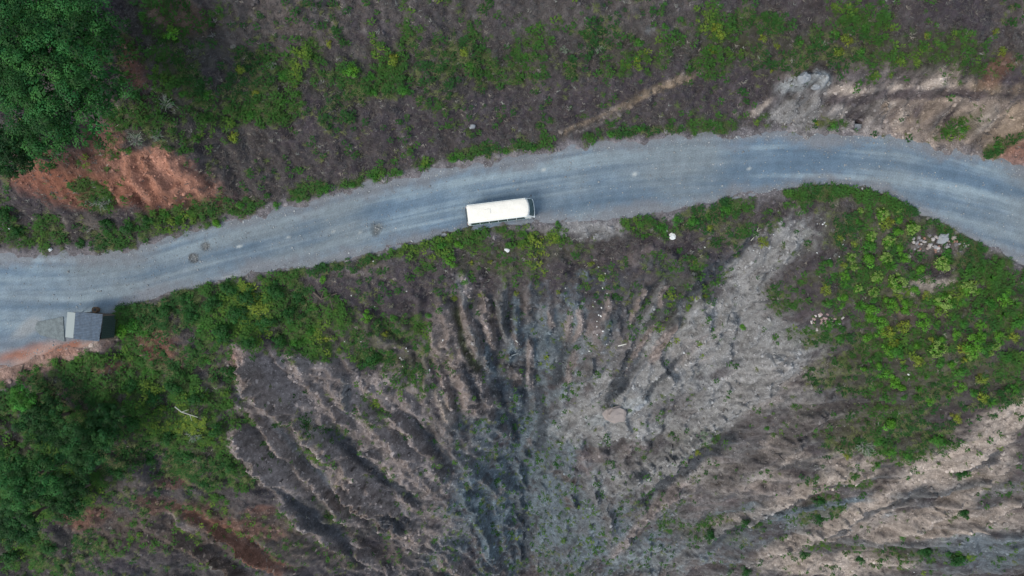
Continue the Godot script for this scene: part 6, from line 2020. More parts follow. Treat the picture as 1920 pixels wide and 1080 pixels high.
	bush("mid", "leafy_bush", 57.35, 38.62, 0.61, "small mid-green bush among the tan rock ledges, second from the minibus", "mid-green bushes on the slopes")
	bush("dark", "dark_bush", -16.48, 8.06, 1.53, "large dark green bush on the slope between thicket and gully", "dark green bushes on the slopes")
	bush("dark", "dark_bush", -22.35, 0.84, 1.12, "large dark green bush in the dense thicket below the road, first from the minibus", "dark green bushes on the slopes")
	bush("dark", "dark_bush", -23.77, 2.83, 1.2, "large dark green bush in the dense thicket below the road, second from the minibus", "dark green bushes on the slopes")
	bush("dark", "dark_bush", -24.45, 0.28, 1.18, "large dark green bush in the dense thicket below the road, third from the minibus", "dark green bushes on the slopes")
	bush("dark", "dark_bush", -26.04, 3.4, 1.42, "large dark green bush in the dense thicket below the road, fourth from the minibus", "dark green bushes on the slopes")
	bush("dark", "dark_bush", -27.22, 0.83, 1.25, "large dark green bush in the dense thicket below the road, fifth from the minibus", "dark green bushes on the slopes")
	bush("dark", "dark_bush", -28.58, 2.8, 1.33, "large dark green bush in the dense thicket below the road, sixth from the minibus", "dark green bushes on the slopes")
	bush("dark", "dark_bush", -29.28, 0, 1.1, "large dark green bush in the dense thicket below the road, seventh from the minibus", "dark green bushes on the slopes")
	bush("dark", "dark_bush", -28.05, 5.73, 1.07, "large dark green bush in the dense thicket below the road, eighth from the minibus", "dark green bushes on the slopes")
	bush("dark", "dark_bush", -31.07, 1.66, 1.18, "large dark green bush in the dense thicket below the road, ninth from the minibus", "dark green bushes on the slopes")
	bush("dark", "dark_bush", -30.48, 4.8, 1.27, "large dark green bush in the dense thicket below the road, tenth from the minibus", "dark green bushes on the slopes")
	bush("dark", "dark_bush", -33.38, 2.78, 1.04, "large dark green bush in the dense thicket below the road, last from the minibus", "dark green bushes on the slopes")
	bush("dark", "dark_bush", -25.44, 5.78, 1.01, "middling dark green bush in the dense thicket below the road, first from the minibus", "dark green bushes on the slopes")
	bush("dark", "dark_bush", -33.69, 1.1, 0.9, "middling dark green bush in the dense thicket below the road, second from the minibus", "dark green bushes on the slopes")
	bush("dark", "dark_bush", -36.01, 2.49, 0.9, "middling dark green bush just beside the hut", "dark green bushes on the slopes")
	bush("dark", "dark_bush", -37.12, -6.82, 0.82, "middling dark green bush near the red earth bank, first from the minibus", "dark green bushes on the slopes")
	bush("dark", "dark_bush", -39.31, -6.28, 0.96, "middling dark green bush near the red earth bank, second from the minibus", "dark green bushes on the slopes")
	bush("dark", "dark_bush", -34.17, -17.62, 0.86, "middling dark green bush near the red earth bank, third from the minibus", "dark green bushes on the slopes")
	bush("dark", "dark_bush", -41.25, -6.51, 0.95, "middling dark green bush near the red earth bank, fourth from the minibus", "dark green bushes on the slopes")
	bush("dark", "dark_bush", -44.42, -4.66, 0.69, "middling dark green bush near the red earth bank, fifth from the minibus", "dark green bushes on the slopes")
	bush("dark", "dark_bush", -50.62, -5.99, 0.95, "middling dark green bush near the red earth bank, last from the minibus", "dark green bushes on the slopes")
	bush("dark", "dark_bush", -50.64, -7.46, 1.2, "large dark green bush near the red earth bank", "dark green bushes on the slopes")
	bush("dark", "dark_bush", 54.33, 22.29, 0.96, "middling dark green bush below the green shoulder", "dark green bushes on the slopes")
	bush("dark", "dark_bush", 41.06, 28.45, 0.99, "middling dark green bush among the tan rock ledges, first from the minibus", "dark green bushes on the slopes")
	bush("dark", "dark_bush", 41.99, 31.51, 1.19, "middling dark green bush among the tan rock ledges, second from the minibus", "dark green bushes on the slopes")
	bush("dark", "dark_bush", 42.6, 38.5, 1.07, "middling dark green bush among the tan rock ledges, third from the minibus", "dark green bushes on the slopes")
	bush("dark", "dark_bush", 49.21, 38.44, 0.94, "middling dark green bush among the tan rock ledges, fourth from the minibus", "dark green bushes on the slopes")
	bush("dark", "dark_bush", 54.84, 35.18, 1.16, "middling dark green bush among the tan rock ledges, fifth from the minibus", "dark green bushes on the slopes")
	bush("dark", "dark_bush", 56.2, 28.14, 0.92, "middling dark green bush among the tan rock ledges, last from the minibus", "dark green bushes on the slopes")
	bush("dark", "dark_bush", 32.94, 33.17, 0.87, "small dark green bush below the grey scree slope", "dark green bushes on the slopes")
	bush("dark", "dark_bush", 30.09, 37.65, 1.22, "middling dark green bush below the grey scree slope, first from the minibus", "dark green bushes on the slopes")
	bush("dark", "dark_bush", 35.93, 43.33, 1.13, "middling dark green bush below the grey scree slope, second from the minibus", "dark green bushes on the slopes")
	bush("dark", "dark_bush", 58.05, 35.27, 1.5, "large dark green bush among the tan rock ledges", "dark green bushes on the slopes")
	bush("dark", "dark_bush", -34.05, 11.74, 1.1, "large dark green bush in the wooded hollow below the hut, first from the minibus", "dark green bushes on the slopes")
	bush("dark", "dark_bush", -33.26, 15.72, 1.13, "large dark green bush in the wooded hollow below the hut, second from the minibus", "dark green bushes on the slopes")
	bush("dark", "dark_bush", -35.94, 10.44, 1.16, "large dark green bush in the wooded hollow below the hut, third from the minibus", "dark green bushes on the slopes")
	bush("dark", "dark_bush", -38.42, 11.64, 1.16, "large dark green bush in the wooded hollow below the hut, fourth from the minibus", "dark green bushes on the slopes")
	bush("dark", "dark_bush", -37.48, 19.05, 1.23, "large dark green bush in the wooded hollow below the hut, fifth from the minibus", "dark green bushes on the slopes")
	bush("dark", "dark_bush", -38.65, 16.91, 1.13, "large dark green bush in the wooded hollow below the hut, sixth from the minibus", "dark green bushes on the slopes")
	bush("dark", "dark_bush", -40.7, 10.32, 1.07, "large dark green bush in the wooded hollow below the hut, seventh from the minibus", "dark green bushes on the slopes")
	bush("dark", "dark_bush", -41.68, 14.67, 1.17, "large dark green bush in the wooded hollow below the hut, eighth from the minibus", "dark green bushes on the slopes")
	bush("dark", "dark_bush", -41.45, 19.51, 1.14, "large dark green bush in the wooded hollow below the hut, ninth from the minibus", "dark green bushes on the slopes")
	bush("dark", "dark_bush", -43.2, 12.51, 1.07, "large dark green bush in the wooded hollow below the hut, tenth from the minibus", "dark green bushes on the slopes")
	bush("dark", "dark_bush", -57.49, 29.37, 1.41, "large dark green bush in the wooded hollow below the hut, eleventh from the minibus", "dark green bushes on the slopes")
	bush("dark", "dark_bush", -60.43, 32.44, 1.43, "large dark green bush in the wooded hollow below the hut, last from the minibus", "dark green bushes on the slopes")
	bush("dark", "dark_bush", -30.31, 9.33, 0.95, "middling dark green bush in the wooded hollow below the hut, first from the minibus", "dark green bushes on the slopes")
	bush("dark", "dark_bush", -33.2, 20.67, 1.1, "middling dark green bush in the wooded hollow below the hut, second from the minibus", "dark green bushes on the slopes")
	bush("dark", "dark_bush", -36.03, 22.76, 1.03, "middling dark green bush in the wooded hollow below the hut, third from the minibus", "dark green bushes on the slopes")
	bush("dark", "dark_bush", -43.85, 20.42, 1.05, "middling dark green bush in the wooded hollow below the hut, fourth from the minibus", "dark green bushes on the slopes")
	bush("dark", "dark_bush", -55.06, 31.01, 1.11, "middling dark green bush in the wooded hollow below the hut, last from the minibus", "dark green bushes on the slopes")
	bush("twiggy", "twiggy_shrub", -32.13, -17.07, 0.93, "large bare-twigged pale shrub near the red earth bank, first from the minibus", "bare-twigged pale bushes on the slopes")
	bush("twiggy", "twiggy_shrub", -35, -13.85, 0.89, "large bare-twigged pale shrub near the red earth bank, second from the minibus", "bare-twigged pale bushes on the slopes")
	bush("twiggy", "twiggy_shrub", -40.9, -8.75, 1.31, "large bare-twigged pale shrub near the red earth bank, last from the minibus", "bare-twigged pale bushes on the slopes")
	bush("twiggy", "twiggy_shrub", 42.64, 19.07, 1.37, "large bare-twigged pale shrub below the green shoulder", "bare-twigged pale bushes on the slopes")
	bush("twiggy", "twiggy_shrub", 25.38, 19.56, 1.06, "middling bare-twigged pale shrub below the grey scree slope", "bare-twigged pale bushes on the slopes")
	bush("twiggy", "twiggy_shrub", 8.41, -23.48, 0.7, "middling bare-twigged pale shrub on the green belt above the trail", "bare-twigged pale bushes on the slopes")
	bush("twiggy", "twiggy_shrub", -22.8, -21.14, 0.53, "middling bare-twigged pale shrub on the green belt uphill of the minibus", "bare-twigged pale bushes on the slopes")
	bush("twiggy", "twiggy_shrub", 5.15, -23.09, 0.49, "small bare-twigged pale shrub on the green belt above the trail", "bare-twigged pale bushes on the slopes")
	bush("twiggy", "twiggy_shrub", -35.68, 16.33, 1.02, "large bare-twigged pale shrub in the wooded hollow below the hut", "bare-twigged pale bushes on the slopes")
	bush("twiggy", "twiggy_shrub", -27.81, -15.51, 0.54, "middling bare-twigged pale shrub near the red earth bank, first from the minibus", "bare-twigged pale bushes on the slopes")
	bush("twiggy", "twiggy_shrub", -33.06, -14.27, 0.74, "middling bare-twigged pale shrub near the red earth bank, second from the minibus", "bare-twigged pale bushes on the slopes")
	bush("twiggy", "twiggy_shrub", 1.05, 2.89, 0.71, "middling bare-twigged pale shrub in the head of the gully", "bare-twigged pale bushes on the slopes")
	bush("spiky", "spiky_plant", 35.37, -0.51, 0.72, "middling long-leaved spiky plant in the middle of the green shoulder, first from the minibus", "long-leaved spiky bushes on the slopes")
	bush("spiky", "spiky_plant", 47.08, 1.4, 0.59, "middling long-leaved spiky plant in the middle of the green shoulder, second from the minibus", "long-leaved spiky bushes on the slopes")
	bush("spiky", "spiky_plant", 49.76, -1.11, 0.7, "middling long-leaved spiky plant in the middle of the green shoulder, third from the minibus", "long-leaved spiky bushes on the slopes")
	bush("spiky", "spiky_plant", 51.39, 0.28, 0.58, "middling long-leaved spiky plant in the middle of the green shoulder, fourth from the minibus", "long-leaved spiky bushes on the slopes")
	bush("spiky", "spiky_plant", 52.36, 1.61, 0.76, "middling long-leaved spiky plant in the middle of the green shoulder, last from the minibus", "long-leaved spiky bushes on the slopes")
	bush("spiky", "spiky_plant", 42.7, -1.12, 0.53, "small long-leaved spiky plant in the middle of the green shoulder", "long-leaved spiky bushes on the slopes")
	bush("spiky", "spiky_plant", -30.23, -22.32, 0.45, "small long-leaved spiky plant near the red earth bank", "long-leaved spiky bushes on the slopes")
	bush("spiky", "spiky_plant", 5.2, -21.95, 0.44, "small long-leaved spiky plant on the green belt above the trail", "long-leaved spiky bushes on the slopes")
	bush("spiky", "spiky_plant", -20.52, -18.72, 0.48, "small long-leaved spiky plant on the green belt uphill of the minibus", "long-leaved spiky bushes on the slopes")
	bush("spiky", "spiky_plant", 45.12, 21.9, 0.63, "small long-leaved spiky plant below the green shoulder", "long-leaved spiky bushes on the slopes")
	bush("mid", "leafy_bush", 37.15, -1.8, 0.47, "small mid-green bush in the middle of the green shoulder, first from the minibus", "mid-green bushes on the slopes")
	bush("mid", "leafy_bush", 38.6, 1.2, 0.54, "small mid-green bush in the middle of the green shoulder, second from the minibus", "mid-green bushes on the slopes")
	bush("mid", "leafy_bush", 46.68, 3.05, 0.53, "small mid-green bush in the middle of the green shoulder, third from the minibus", "mid-green bushes on the slopes")
	bush("mid", "leafy_bush", 47.56, -1.83, 0.53, "small mid-green bush in the middle of the green shoulder, fourth from the minibus", "mid-green bushes on the slopes")
	bush("mid", "leafy_bush", 48.75, -1.83, 0.52, "small mid-green bush in the middle of the green shoulder, last from the minibus", "mid-green bushes on the slopes")
	bush("spiky", "spiky_plant", 37.69, 3.88, 0.49, "small long-leaved spiky plant on the lower green shoulder, first from the minibus", "long-leaved spiky bushes on the slopes")
	bush("spiky", "spiky_plant", 45.29, 11.25, 0.57, "small long-leaved spiky plant on the lower green shoulder, second from the minibus", "long-leaved spiky bushes on the slopes")
	bush("spiky", "spiky_plant", 45.27, 9.67, 0.5, "small long-leaved spiky plant on the lower green shoulder, third from the minibus", "long-leaved spiky bushes on the slopes")
	bush("spiky", "spiky_plant", 48.37, 12.06, 0.5, "small long-leaved spiky plant on the lower green shoulder, fourth from the minibus", "long-leaved spiky bushes on the slopes")
	bush("spiky", "spiky_plant", 51.87, 5.81, 0.47, "small long-leaved spiky plant on the lower green shoulder, last from the minibus", "long-leaved spiky bushes on the slopes")
	bush("mid", "leafy_bush", 45.55, -3.33, 0.93, "large mid-green bush in the middle of the green shoulder, first from the minibus", "mid-green bushes on the slopes")
	bush("mid", "leafy_bush", 49.9, 1.73, 0.94, "large mid-green bush in the middle of the green shoulder, second from the minibus", "mid-green bushes on the slopes")
	bush("yellow", "yellow_green_bush", 38.89, -6.77, 0.93, "large yellow-green bush at the road end of the green shoulder", "yellow-green bushes on the slopes")
	bush("mid", "leafy_bush", 36.17, -6.93, 0.52, "small mid-green bush at the road end of the green shoulder", "mid-green bushes on the slopes")
	bush("spiky", "spiky_plant", 52.39, 12.47, 0.92, "large long-leaved spiky plant on the lower green shoulder", "long-leaved spiky bushes on the slopes")
	bush("mid", "leafy_bush", 35.75, 3.78, 0.49, "small mid-green bush on the lower green shoulder, first from the minibus", "mid-green bushes on the slopes")
	bush("mid", "leafy_bush", 39.75, 7.85, 0.5, "small mid-green bush on the lower green shoulder, second from the minibus", "mid-green bushes on the slopes")
	bush("mid", "leafy_bush", 40.9, 9.62, 0.51, "small mid-green bush on the lower green shoulder, third from the minibus", "mid-green bushes on the slopes")
	bush("mid", "leafy_bush", 41.26, 11.29, 0.58, "small mid-green bush on the lower green shoulder, fourth from the minibus", "mid-green bushes on the slopes")
	bush("mid", "leafy_bush", 42.79, 8.62, 0.56, "small mid-green bush on the lower green shoulder, fifth from the minibus", "mid-green bushes on the slopes")
	bush("mid", "leafy_bush", 43.96, 12.14, 0.51, "small mid-green bush on the lower green shoulder, sixth from the minibus", "mid-green bushes on the slopes")
	bush("mid", "leafy_bush", 45.3, 4.09, 0.54, "small mid-green bush on the lower green shoulder, last from the minibus", "mid-green bushes on the slopes")
	bush("mid", "leafy_bush", 41.92, 6.83, 0.92, "large mid-green bush on the lower green shoulder, first from the minibus", "mid-green bushes on the slopes")
	bush("mid", "leafy_bush", 47.77, 8.87, 0.91, "large mid-green bush on the lower green shoulder, second from the minibus", "mid-green bushes on the slopes")
	bush("mid", "leafy_bush", 49.78, 6.19, 0.89, "large mid-green bush on the lower green shoulder, third from the minibus", "mid-green bushes on the slopes")
	bush("mid", "leafy_bush", 52.77, 3.41, 0.88, "large mid-green bush on the lower green shoulder, last from the minibus", "mid-green bushes on the slopes")
	bush("yellow", "yellow_green_bush", 34.82, -2.43, 0.47, "small yellow-green bush in the middle of the green shoulder", "yellow-green bushes on the slopes")
	bush("mid", "leafy_bush", 33.19, -2.5, 0.72, "middling mid-green bush in the middle of the green shoulder, first from the minibus", "mid-green bushes on the slopes")
	bush("mid", "leafy_bush", 33.93, 1.56, 0.67, "middling mid-green bush in the middle of the green shoulder, second from the minibus", "mid-green bushes on the slopes")
	bush("mid", "leafy_bush", 34.27, -1.2, 0.72, "middling mid-green bush in the middle of the green shoulder, third from the minibus", "mid-green bushes on the slopes")
	bush("mid", "leafy_bush", 46.26, 1.57, 0.77, "middling mid-green bush in the middle of the green shoulder, fourth from the minibus", "mid-green bushes on the slopes")
	bush("mid", "leafy_bush", 48.93, 2.35, 0.76, "middling mid-green bush in the middle of the green shoulder, last from the minibus", "mid-green bushes on the slopes")
	bush("mid", "leafy_bush", 37.44, -4.25, 0.94, "large mid-green bush at the road end of the green shoulder", "mid-green bushes on the slopes")
	bush("yellow", "yellow_green_bush", 44.88, 5.5, 0.48, "small yellow-green bush on the lower green shoulder, first from the minibus", "yellow-green bushes on the slopes")
	bush("yellow", "yellow_green_bush", 48.28, 7.64, 0.54, "small yellow-green bush on the lower green shoulder, second from the minibus", "yellow-green bushes on the slopes")
	bush("spiky", "spiky_plant", 37.27, 1.89, 0.96, "large long-leaved spiky plant in the middle of the green shoulder, first from the minibus", "long-leaved spiky bushes on the slopes")
	bush("spiky", "spiky_plant", 39.9, -2.3, 0.88, "large long-leaved spiky plant in the middle of the green shoulder, second from the minibus", "long-leaved spiky bushes on the slopes")
	bush("spiky", "spiky_plant", 51.43, 2.74, 0.88, "large long-leaved spiky plant in the middle of the green shoulder, last from the minibus", "long-leaved spiky bushes on the slopes")
	bush("vivid", "leafy_bush", 39.2, 9.11, 0.55, "small vivid green bush on the lower green shoulder", "vivid green bushes on the slopes")
	tree("broadleaf_tree", -36.25, -17.45, 11, 6.4, 7.2, "tree", 460, 0.4, "big round dark green tree beside the red earth bank, largest crown in view", "")
	tree("broadleaf_tree", -43.82, -12.12, 6, 3.2, 2.8, "tree2", 110, 0.34, "small dark tree tucked below the big round tree above the red bank", "")
	tree("broadleaf_tree", -40.88, -22.11, 8, 4, 4, "tree", 120, 0.36, "round green tree half hidden behind the big tree at the slope's top", "")
	tree("broadleaf_tree", -47.53, 13.43, 5.5, 2.9, 2.6, "tree2", 110, 0.3, "dark tree in the wooded hollow, first one below the red lay-by earth", "trees in the wooded hollow below the hut")
	tree("broadleaf_tree", -43.5, 16.11, 8, 3.6, 3.2, "tree2", 150, 0.3, "broad dark tree in the wooded hollow, farthest toward the gully", "trees in the wooded hollow below the hut")
	tree("broadleaf_tree", -48.34, 18.8, 9, 3.6, 3.4, "tree", 150, 0.32, "full-crowned brighter tree in the middle of the wooded hollow", "trees in the wooded hollow below the hut")
	tree("broadleaf_tree", -48.23, 22.39, 5.5, 3, 2.8, "tree2", 120, 0.3, "dark tree in the wooded hollow, just above the small red clearing", "trees in the wooded hollow below the hut")
	tree("broadleaf_tree", -52.85, 24.87, 7.5, 3, 2.8, "tree2", 110, 0.32, "lowest dark tree of the wooded hollow, downhill of the others", "trees in the wooded hollow below the hut")
	tree("broadleaf_tree", -42.04, 13.83, 5, 2.4, 2.2, "tree2", 90, 0.28, "small dark tree at the gully side of the wooded hollow", "trees in the wooded hollow below the hut")
	tree("broadleaf_tree", -49.14, 11.01, 4, 1.6, 1.5, "mid", 60, 0.28, "small bright green tree at the top of the wooded hollow", "trees in the wooded hollow below the hut")
	stone_thing("white_sack", 16.95, -5.56, 0.36, 0.24, 0.46, 0.3, "plaster", "bulging white sack lying in the green verge below the road", "sack", "")
	stone_thing("white_bag", -0.51, -3.98, 0.3, 0.16, 0.2, -0.6, "plaster", "crumpled white bag lying on the olive slope below the minibus", "bag", "")
	stone_thing("boulder", 13.49, 16.48, 1.5, 0.5, 1, 0.2, "boulder_pink", "pinkish boulder at the foot of the grey scree", "boulder", "")
	stone_thing("boulder", 44.72, -5.16, 0.62, 0.45, 0.5, 0.4, "boulder", "grey boulder leaning on the rubble heap", "boulder", "")
	stone_thing("boulder", 45.76, -5.21, 0.28, 0.25, 0.25, 0.4, "boulder_pink", "small tan boulder between the grey boulder and the road", "boulder", "")
	stone_thing("boulder", 41.97, -3.36, 0.2, 0.2, 0.2, 0, "boulder_pink", "small tan boulder below the rubble heap", "boulder", "")
	stone_thing("boulder", 28.26, -20.31, 0.7, 0.5, 0.5, 0.5, "boulder", "big pale broken rock at the top of the pale cliff", "boulder", "")
	stone_thing("boulder", 29.77, -19.76, 0.45, 0.35, 0.3, 0.1, "boulder", "pale rock lodged under the big broken rock on the cliff", "boulder", "")
	stone_thing("boulder", 16.41, 15.22, 0.7, 0.4, 0.5, 0.9, "boulder", "grey boulder just uphill of the pinkish boulder", "boulder", "")
	stone_thing("boulder", -47.67, -3.98, 0.2, 0.16, 0.16, 0.9, "plaster", "small white stone on the verge uphill of the lay-by", "stone", "")
	stone_thing("boulder", -4.06, -16.47, 0.32, 0.2, 0.22, 0.4, "boulder", "pale stone alone on the bare slope above the minibus", "stone", "")
	stone_thing("boulder", 29.83, -11.6, 0.12, 0.1, 0.1, 0.4, "boulder", "small stone at the inner edge of the bend", "stone", "")
	rubble(44.07, -4.56)
	broken_bricks(34.75, 3.7)
	stick("fallen_branch", -36.1, 12.72, -34.03, 14.02, 0.06, 0.9, "pale_wood", "bare white branch lying across the bushes of the wooded hollow", "branch", 0.15)
	stick("dead_branch", -45.63, -15.03, -45.36, -13.31, 0.05, 2.2, "pale_wood", "bare pale branch sticking out under the big round tree", "branch", 0.15)
	stick("wooden_post", -51.1, 8.82, -50.51, 7.91, 0.09, 0.12, "bark", "dark wooden post lying on the red earth of the lay-by", "post", 0)
	stick("white_pole", 0.46, 6.34, 0.93, 6.88, 0.07, 0.1, "litterwood", "short white stick on the gully head, uphill one of two", "stick", 0)
	stick("white_pole", -0.07, 8.51, 0.81, 8.33, 0.07, 0.1, "litterwood", "short white stick on the gully head, downhill one of two", "stick", 0)
	stick("white_pole", 12.79, 6.97, 13.69, 6.68, 0.07, 0.1, "litterwood", "short white stick lying by the litter in the grey gully", "stick", 0)
	stick("dead_log", -20.77, 0.45, -18.51, 0.56, 0.12, 0.2, "bark", "dark curved log on the slope beside the thicket", "log", 0.5)
	stick("pale_branch", 25.44, -5.03, 25.96, -6.49, 0.04, 0.1, "pale_wood", "thin pale branch on the slope above the scree", "branch", 0.15)
	drum(-42.91, 2.24)
	scrap(-4.73, -4.73, 0.08, "small white scrap of litter on the bare slope below the minibus, first from the minibus", "litter below the minibus")
	scrap(5.98, 0, 0.09, "small white scrap of litter strewn down the grey gully, first from the minibus", "litter down the gully")
	scrap(9.47, -2.3, 0.09, "small white scrap of litter strewn down the grey gully, second from the minibus", "litter down the gully")
	scrap(-11.29, 0.34, 0.09, "small white scrap of litter on the bare slope below the minibus, second from the minibus", "litter below the minibus")
	scrap(10.31, -1.62, 0.09, "small white scrap of litter strewn down the grey gully, third from the minibus", "litter down the gully")
	scrap(10.12, 0, 0.09, "small white scrap of litter strewn down the grey gully, fourth from the minibus", "litter down the gully")
	scrap(-2.56, 6.21, 0.1, "small white scrap of litter on the bare slope below the minibus, third from the minibus", "litter below the minibus")
	scrap(9.49, 1.57, 0.09, "small white scrap of litter strewn down the grey gully, fifth from the minibus", "litter down the gully")
	scrap(9.33, 2.13, 0.09, "small white scrap of litter strewn down the grey gully, sixth from the minibus", "litter down the gully")
	scrap(10.68, 0.66, 0.09, "small white scrap of litter strewn down the grey gully, seventh from the minibus", "litter down the gully")
	scrap(-14.42, -2.77, 0.08, "small white scrap of litter on the bare slope below the minibus, fourth from the minibus", "litter below the minibus")
	scrap(10.18, 2.26, 0.12, "small white scrap of litter strewn down the grey gully, eighth from the minibus", "litter down the gully")
	scrap(-7.94, 6.01, 0.12, "small white scrap of litter on the bare slope below the minibus, fifth from the minibus", "litter below the minibus")
	scrap(9.93, 3.08, 0.12, "small white scrap of litter strewn down the grey gully, ninth from the minibus", "litter down the gully")
	scrap(10.94, 2.07, 0.09, "small white scrap of litter strewn down the grey gully, tenth from the minibus", "litter down the gully")
	scrap(10.19, 3.21, 0.15, "small white scrap of litter strewn down the grey gully, eleventh from the minibus", "litter down the gully")
	scrap(9.92, 3.87, 0.09, "small white scrap of litter strewn down the grey gully, twelfth from the minibus", "litter down the gully")
	scrap(9.95, 4.53, 0.09, "small white scrap of litter strewn down the grey gully, thirteenth from the minibus", "litter down the gully")
	scrap(10.01, 5.48, 0.1, "small white scrap of litter strewn down the grey gully, fourteenth from the minibus", "litter down the gully")
	scrap(10.63, 5.06, 0.13, "small white scrap of litter strewn down the grey gully, fifteenth from the minibus", "litter down the gully")
	scrap(-15.01, 2.02, 0.06, "small white scrap of litter on the bare slope below the minibus, sixth from the minibus", "litter below the minibus")
	scrap(11.29, 4.85, 0.09, "small white scrap of litter strewn down the grey gully, sixteenth from the minibus", "litter down the gully")
	scrap(-10.58, 7.47, 0.09, "small white scrap of litter on the bare slope below the minibus, seventh from the minibus", "litter below the minibus")
	scrap(-11, 7.46, 0.09, "small white scrap of litter on the bare slope below the minibus, eighth from the minibus", "litter below the minibus")
	scrap(11.48, 5.39, 0.06, "small white scrap of litter strewn down the grey gully, seventeenth from the minibus", "litter down the gully")
	scrap(9.53, 7.56, 0.1, "small white scrap of litter strewn down the grey gully, eighteenth from the minibus", "litter down the gully")
	scrap(-12.16, 6.94, 0.09, "small white scrap of litter on the bare slope below the minibus, ninth from the minibus", "litter below the minibus")
	scrap(9.62, 7.77, 0.16, "small white scrap of litter strewn down the grey gully, nineteenth from the minibus", "litter down the gully")
	scrap(-12.04, 7.29, 0.09, "small white scrap of litter on the bare slope below the minibus, tenth from the minibus", "litter below the minibus")
	scrap(16.26, -6.04, 0.11, "small white scrap of litter strewn down the grey gully, twentieth from the minibus", "litter down the gully")
	scrap(11.3, 6.72, 0.1, "small white scrap of litter strewn down the grey gully, twenty-first from the minibus", "litter down the gully")
	scrap(-17.18, 0.79, 0.09, "small white scrap of litter among the bushes west of the gully, first from the minibus", "litter west of the gully")
	scrap(-9.95, 9.88, 0.16, "small white scrap of litter on the bare slope below the minibus, eleventh from the minibus", "litter below the minibus")
	scrap(-10.29, 10.29, 0.1, "small white scrap of litter on the bare slope below the minibus, twelfth from the minibus", "litter below the minibus")
	scrap(-13.16, 8.19, 0.09, "small white scrap of litter on the bare slope below the minibus, thirteenth from the minibus", "litter below the minibus")
	scrap(-12.94, 9.23, 0.09, "small white scrap of litter on the bare slope below the minibus, fourteenth from the minibus", "litter below the minibus")
	scrap(-16.89, 5.99, 0.09, "small white scrap of litter among the bushes west of the gully, second from the minibus", "litter west of the gully")
	scrap(14.98, 7.17, 0.1, "small white scrap of litter strewn down the grey gully, twenty-second from the minibus", "litter down the gully")
	scrap(-18.59, 5.96, 0.06, "small white scrap of litter among the bushes west of the gully, third from the minibus", "litter west of the gully")
	scrap(14.4, 10, 0.07, "small white scrap of litter strewn down the grey gully, twenty-third from the minibus", "litter down the gully")
	scrap(-17.32, 8.2, 0.06, "small white scrap of litter among the bushes west of the gully, fourth from the minibus", "litter west of the gully")
	scrap(20.59, -7.62, 0.08, "small white scrap of litter along the grey scree, first from the minibus", "litter along the scree")
	scrap(20.84, -4.4, 0.09, "small white scrap of litter along the grey scree, second from the minibus", "litter along the scree")
	scrap(13.05, 15.52, 0.07, "small white scrap of litter strewn down the grey gully, twenty-fourth from the minibus", "litter down the gully")
	scrap(20.64, 7.79, 0.13, "small white scrap of litter along the grey scree, third from the minibus", "litter along the scree")
	scrap(22.4, 6.4, 0.06, "small white scrap of litter along the grey scree, fourth from the minibus", "litter along the scree")
	scrap(7.01, 22.6, 0.08, "small white scrap of litter strewn down the grey gully, twenty-fifth from the minibus", "litter down the gully")
	scrap(23.65, 4.4, 0.06, "small white scrap of litter along the grey scree, fifth from the minibus", "litter along the scree")
	scrap(16.24, 16.59, 0.07, "small white scrap of litter strewn down the grey gully, twenty-sixth from the minibus", "litter down the gully")
	scrap(24.21, 3.62, 0.06, "small white scrap of litter along the grey scree, sixth from the minibus", "litter along the scree")
	scrap(24.34, 3.1, 0.06, "small white scrap of litter along the grey scree, seventh from the minibus", "litter along the scree")
	scrap(25.57, 1.22, 0.06, "small white scrap of litter along the grey scree, eighth from the minibus", "litter along the scree")
	scrap(25.98, -4.04, 0.09, "small white scrap of litter along the grey scree, ninth from the minibus", "litter along the scree")
	scrap(26.63, -3.76, 0.06, "small white scrap of litter along the grey scree, tenth from the minibus", "litter along the scree")
	scrap(27.55, -2.34, 0.06, "small white scrap of litter along the grey scree, eleventh from the minibus", "litter along the scree")
	scrap(27.68, -5.68, 0.09, "small white scrap of litter along the grey scree, twelfth from the minibus", "litter along the scree")
	scrap(28.02, -6.23, 0.08, "small white scrap of litter along the grey scree, thirteenth from the minibus", "litter along the scree")
	scrap(27.9, -8.09, 0.08, "small white scrap of litter along the grey scree, fourteenth from the minibus", "litter along the scree")
	scrap(28.27, -7.03, 0.11, "small white scrap of litter along the grey scree, fifteenth from the minibus", "litter along the scree")
	scrap(30.1, -15.36, 0.06, "small white scrap of litter along the grey scree, sixteenth from the minibus", "litter along the scree")
	scrap(32.21, -3.71, 0.09, "small white scrap of litter along the grey scree, seventeenth from the minibus", "litter along the scree")
	scrap(31.99, -6.73, 0.08, "small white scrap of litter along the grey scree, eighteenth from the minibus", "litter along the scree")
	scrap(32.55, -6.68, 0.11, "small white scrap of litter along the grey scree, nineteenth from the minibus", "litter along the scree")
	scrap(32.67, -6.84, 0.11, "small white scrap of litter along the grey scree, twentieth from the minibus", "litter along the scree")
	scrap(32.83, -6.51, 0.08, "small white scrap of litter along the grey scree, twenty-first from the minibus", "litter along the scree")
	scrap(33.54, -3.13, 0.09, "small white scrap of litter along the grey scree, twenty-second from the minibus", "litter along the scree")
	scrap(34.36, -3.28, 0.08, "small white scrap of litter along the grey scree, twenty-third from the minibus", "litter along the scree")
	scrap(34.78, -4.56, 0.08, "small white scrap of litter along the grey scree, twenty-fourth from the minibus", "litter along the scree")
	scrap(34.85, -5.06, 0.11, "small white scrap of litter along the grey scree, twenty-fifth from the minibus", "litter along the scree")
	scrap(43.42, -6.86, 0.11, "small white scrap of litter on the green shoulder, first from the minibus", "litter on the shoulder")
	scrap(-41.63, 20.97, 0.09, "small white scrap of litter among the bushes west of the gully, fifth from the minibus", "litter west of the gully")
